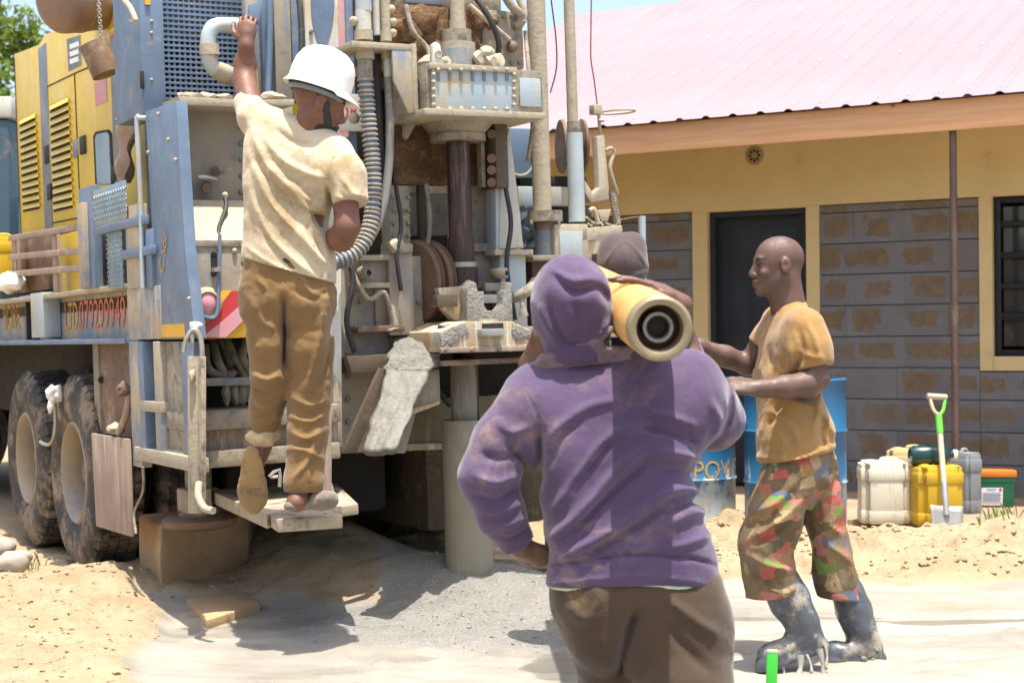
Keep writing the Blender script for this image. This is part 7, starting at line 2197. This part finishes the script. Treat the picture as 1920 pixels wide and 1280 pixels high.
S.folds([([(1500, 890), (1460, 940), (1410, 960)], 8, 0.010), ([(1510, 930), (1460, 980), (1400, 1010)], 8, 0.010), ([(1500, 960), (1450, 1000), (1410, 1020)], 6, -0.010), ([(1400, 1040), (1440, 1060), (1490, 1070)], 7, 0.010), ([(1400, 1080), (1450, 1090), (1490, 1095)], 6, -0.008),
         ([(1510, 940), (1515, 1000), (1520, 1060)], 8, -0.02), ([(1540, 930), (1550, 980), (1580, 1000)], 6, 0.008), ([(1550, 1020), (1580, 1040), (1600, 1060)], 6, 0.008), ([(1430, 1100), (1470, 1112), (1495, 1100)], 5, 0.008)])
S.crumple(0.005, 13, 17)
S.clip(m3(1495, 835), (0.1, 0, 1))
S.clip_ball(m3(1446, 1116, -.09), (0.12, 0, -1), 0.17)
S.clip_ball(m3(1577, 1122, .08), (-0.1, 0, -1), 0.13)
field_obj('trousers', S, M['patch'], Q)
# boots
M['boot'] = mat('muddy_rubber_boot', (0.075, 0.085, 0.10), (0.055, 0.062, 0.072), 5, 0.35, dirt=(0.36, 0.31, 0.24), amt=0.42, dscale=7, bump=0.2, spec=0.5)
def boot(pts, rs, heel, toe, dy, seed):
    lo = np.minimum.reduce([np.array(p) for p in pts + [heel, toe]]) - 0.14
    hi = np.maximum.reduce([np.array(p) for p in pts + [heel, toe]]) + 0.14
    S = Field(lo, hi, 0.0062)
    S.chain(pts, rs, 0.03)
    heel, toe = np.array(heel), np.array(toe)
    S.cone(heel, toe, 0.040, 0.036, 0.03)
    S.cone(pts[-1], heel, rs[-1], 0.042, 0.03)
    S.cone(pts[-1], heel * 0.45 + toe * 0.55, rs[-1] * 0.8, 0.036, 0.03)
    S.ell(toe, (0.055, 0.045, 0.035), None, 0.03)
    f = unit(toe - heel)
    for k in range(5):                                        # welt and sole
        S.cone(heel + f * (-0.02 + 0.0 * k) - np.array((0, 0, .034)), toe + f * 0.02 - np.array((0, 0, .032)), 0.046, 0.044, 0.004)
    S.crumple(0.0045, 16, seed)
    sl_n = np.cross(toe - heel, np.array((0.0, 1.0, 0)))
    sl_n = sl_n if sl_n[2] < 0 else -sl_n
    S.clip(heel + unit(sl_n) * 0.048, sl_n)
    field_obj('boot', S, M['boot'], Q)
boot([m3(1462, 1090, -.09), m3(1484, 1130, -.09), m3(1502, 1162, -.09), m3(1510, 1182, -.09)], [0.074, 0.072, 0.060, 0.050], m3(1522, 1200, -.09), m3(1446, 1226, -.12), 0, 1)
boot([m3(1588, 1105, .08), m3(1602, 1145, .08), m3(1614, 1180, .08), m3(1620, 1200, .08)], [0.064, 0.062, 0.056, 0.050], m3(1632, 1222, .08), m3(1570, 1222, .05), 0, 2)
# mud hanging off the lifted boot and spattered on the other heel
mb = MB()
oq = Vector(Q.location)
for x, y, x2, y2, r in ((1464, 1244, 1470, 1272, .007), (1500, 1232, 1496, 1270, .012), (1512, 1230, 1522, 1258, .005), (1536, 1220, 1544, 1270, .010), (1547, 1212, 1549, 1246, .005)):
    mb.tube([Vector(m3(x, y - 4, -.135)) - oq, Vector(m3((x + x2) / 2 + 3, (y + y2) / 2, -.15)) - oq, Vector(m3(x2, y2, -.16)) - oq], [r * 1.6, r * .7, r * 1.4], 8, smooth=3)
mb.build('dripping_mud', mat('pale_wet_mud', (0.33, 0.31, 0.265), (0.26, 0.245, 0.21), 20, 0.4, bump=0.4), Q, smooth=60)
mb = MB()
for k in range(14):
    mb.lump(Vector(m3(1632 + RNG.uniform(-18, 14), 1228 + RNG.uniform(-14, 14), .05 + RNG.uniform(-.03, .01))) - oq, RNG.uniform(.008, .018), 0.3, 90 + k, 1)
mb.build('mud_spatter', M['slurry'], Q, kind='stuff')
# body
Bf = FB(1260, 1255, 1620, 425, Ym -0.42, Ym +0.45, 0.0055)
hc2 = m3(1457, 500, 0)
head(Bf, hc2, (-0.99, -0.10, -0.03), (-0.05, 0, 1), 0.93)
Bf.cone(m3(1464, 530, 0), m3(1478, 600, 0), 0.050, 0.060, 0.03)
Bf.cone(m3(1474, 520, 0), m3(1484, 590, 0), 0.052, 0.06, 0.03)
Bf.rows([(m3(1506, 615, -.13), m3(1464, 608, .13), 0.05), (m3(1488, 700, -.06), m3(1465, 700, .07), 0.075), (m3(1495, 850, -.05), m3(1492, 850, .06), 0.09)], 0.03)
Bf.chain([m3(1508, 620, -.14), m3(1522, 665, -.18), m3(1532, 708, -.19), m3(1515, 720, -.20), m3(1470, 726, -.22), m3(1424, 728, -.23)], [0.052, 0.050, 0.044, 0.048, 0.042, 0.030], 0.02)
hand(Bf, m3(1420, 728, -.23), (-0.98, -0.05, 0.12), (-0.25, 0.55, -0.8), -1, 0.55, 1.08)
Bf.chain([m3(1460, 612, .14), m3(1425, 655, .17), m3(1402, 684, .18), m3(1360, 668, .16), m3(1308, 648, .12)], [0.05, 0.046, 0.040, 0.040, 0.028], 0.02)
hand(Bf, m3(1304, 646, .12), (-0.95, -0.2, 0.15), (0, 0.3, -1), 1, 0.5, 1.0)
Bf.chain([m3(1490, 890, -.06), m3(1440, 1030, -.1), m3(1500, 1190, -.09)], [0.08, 0.06, 0.04], 0.02)
Bf.chain([m3(1518, 890, .07), m3(1556, 1030, .08), m3(1618, 1190, .08)], [0.08, 0.06, 0.04], 0.02)
def features(V):
    f = unit((-0.99, -0.10, -0.03)); u = unit(np.array((-0.05, 0, 1.0)) - f * (np.array((-0.05, 0, 1.0)) @ f)); l = np.cross(u, f)
    v = V - hc2
    a, b, d = v @ f, np.abs(v @ l), v @ u
    near = np.linalg.norm(v, axis=1) < 0.17
    brow = np.exp(-((d - 0.030) / 0.006) ** 2 - ((b - 0.034) / 0.020) ** 2) * (a > 0.05)
    eye = 0.9 * np.exp(-((d - 0.009) / 0.005) ** 2 - ((b - 0.032) / 0.013) ** 2) * (a > 0.05)
    lip = 0.45 * np.exp(-((d + 0.065) / 0.004) ** 2 - (b / 0.022) ** 2) * (a > 0.07)
    hair = 0.34 * np.clip((d - 0.035 + 0.5 * a) / 0.03, 0, 1) * np.clip((0.055 - a) / 0.03, 0, 1)
    nos = 0.5 * np.exp(-((d + 0.042) / 0.004) ** 2 - ((b - 0.008) / 0.005) ** 2) * (a > 0.09)
    return np.maximum.reduce([brow, eye, lip, hair * 1.05, nos]) * near
field_obj('body', Bf, M['skinB'], Q, attrs={'beard': features})

# ------------------------------------------------------------ the man in the cloth cap behind
Yc = 6.35
K = thing('person', 'bent worker in dusty mauve cloth cap carrying the far end of the pipe', 'person', (P(1165, 640, Yc).x, Yc, 0))
def c3(px, py, dy=0.0): return p3(px, py, Yc + dy)
S = FB(1100, 560, 1250, 420, Yc -0.25, Yc +0.30, 0.0062)
cax = (unit((0.25, 0.9, -0.3)), unit((0.95, -0.25, 0.1)), unit((0.0, 0.3, 0.95)))
S.ell(c3(1168, 496, 0.0), (0.118, 0.100, 0.105), cax, 0.02)
S.cone(c3(1150, 462, 0.0), c3(1186, 458, 0.0), 0.05, 0.05, 0.05)
S.folds([([(1126, 512), (1165, 522), (1216, 510)], 5, 0.006), ([(1165, 450), (1172, 480), (1172, 512)], 3, 0.003), ([(1130, 500), (1150, 470), (1168, 450)], 3, 0.003), ([(1212, 498), (1195, 470), (1172, 450)], 3, 0.003)])
S.crumple(0.0025, 12, 5)
S.clip(c3(1170, 540), (-0.1, -0.25, -1))
field_obj('cap', S, M['capcloth'], K)
S = Field((K.location.x - 0.4, Yc - 0.3, 0.75), (K.location.x + 0.4, Yc + 0.4, 1.5), 0.009)
S.rows([(c3(1095, 600, 0), c3(1235, 600, .02), 0.075), (c3(1120, 660), c3(1215, 660), 0.10), (c3(1130, 760), c3(1205, 760), 0.10), (c3(1130, 840), c3(1205, 840), 0.105)], 0.04)
S.cone(c3(1095, 605), c3(1050, 640, -.02), 0.07, 0.06, 0.03)
S.cone(c3(1235, 605), c3(1250, 680, 0.05), 0.07, 0.06, 0.03)
S.clip(c3(1165, 835), (0, 0, -1))
S.clip_ball(c3(1052, 638, -.02), (-0.8, 0, -0.4), 0.12)
field_obj('shirt', S, cloth('grey_brown_tee', (0.2, 0.15, 0.11), (0.16, 0.12, 0.09)), K)
S = Field((K.location.x - 0.3, Yc - 0.3, 0.0), (K.location.x + 0.32, Yc + 0.35, 0.95), 0.010)
S.rows([(c3(1135, 830), c3(1200, 830), 0.10), (c3(1138, 880), c3(1198, 880), 0.115)], 0.03)
S.chain([c3(1138, 880), c3(1130, 1010, -.05), c3(1135, 1180, 0)], [0.10, 0.08, 0.07], 0.02)
S.chain([c3(1198, 880), c3(1205, 1010, 0.05), c3(1210, 1180, .12)], [0.10, 0.08, 0.07], 0.02)
field_obj('trousers', S, M['trousers'], K)
Bf = Field((K.location.x - 0.48, Yc - 0.35, -0.01), (K.location.x + 0.4, Yc + 0.45, 1.66), 0.0075)
head(Bf, c3(1168, 508, 0.02), (0.25, 0.9, -0.35), (0, 0.35, 0.93), 0.97)
Bf.cone(c3(1166, 545, 0), c3(1165, 600, 0), 0.055, 0.06, 0.03)
Bf.rows([(c3(1095, 605), c3(1235, 605, .02), 0.05), (c3(1130, 700), c3(1205, 700), 0.08), (c3(1140, 870), c3(1196, 870), 0.08)], 0.03)
Bf.chain([c3(1095, 605), c3(1030, 648, -.03), c3(994, 684, -.06), c3(1018, 628, -.12), c3(1048, 575, -.14)], [0.05, 0.046, 0.044, 0.042, 0.03], 0.02)
hand(Bf, c3(1050, 572, -.14), (0.5, 0.1, 0.9), (0.6, 0.2, -0.3), 1, 0.6)
Bf.chain([c3(1235, 605, .02), c3(1255, 700, .06), c3(1210, 760, 0.2)], [0.05, 0.044, 0.03], 0.02)
hand(Bf, c3(1208, 762, .2), (-0.5, 0.6, 0.1), (0, 0.2, 1), 1, 0.5)
Bf.chain([c3(1138, 880), c3(1130, 1010, -.05), c3(1135, 1190, 0)], [0.07, 0.055, 0.038], 0.02)
Bf.chain([c3(1198, 880), c3(1205, 1010, .05), c3(1210, 1190, .12)], [0.07, 0.055, 0.038], 0.02)
field_obj('body', Bf, M['skinC'], K)
for (x, yy) in ((1135, 0), (1210, .12)):
    q = c3(x, 1190, yy)
    S = Field((q[0] - .12, q[1] - .16, -0.02), (q[0] + .12, q[1] + .3, 0.2), 0.008)
    S.cone((q[0], q[1] - 0.05, 0.045), (q[0], q[1] + 0.16, 0.04), 0.045, 0.04, 0.02).cone((q[0], q[1], 0.05), (q[0], q[1], 0.13), 0.05, 0.05, 0.02)
    S.clip((0, 0, 0.0), (0, 0, -1))
    field_obj('boot', S, M['black'], K)
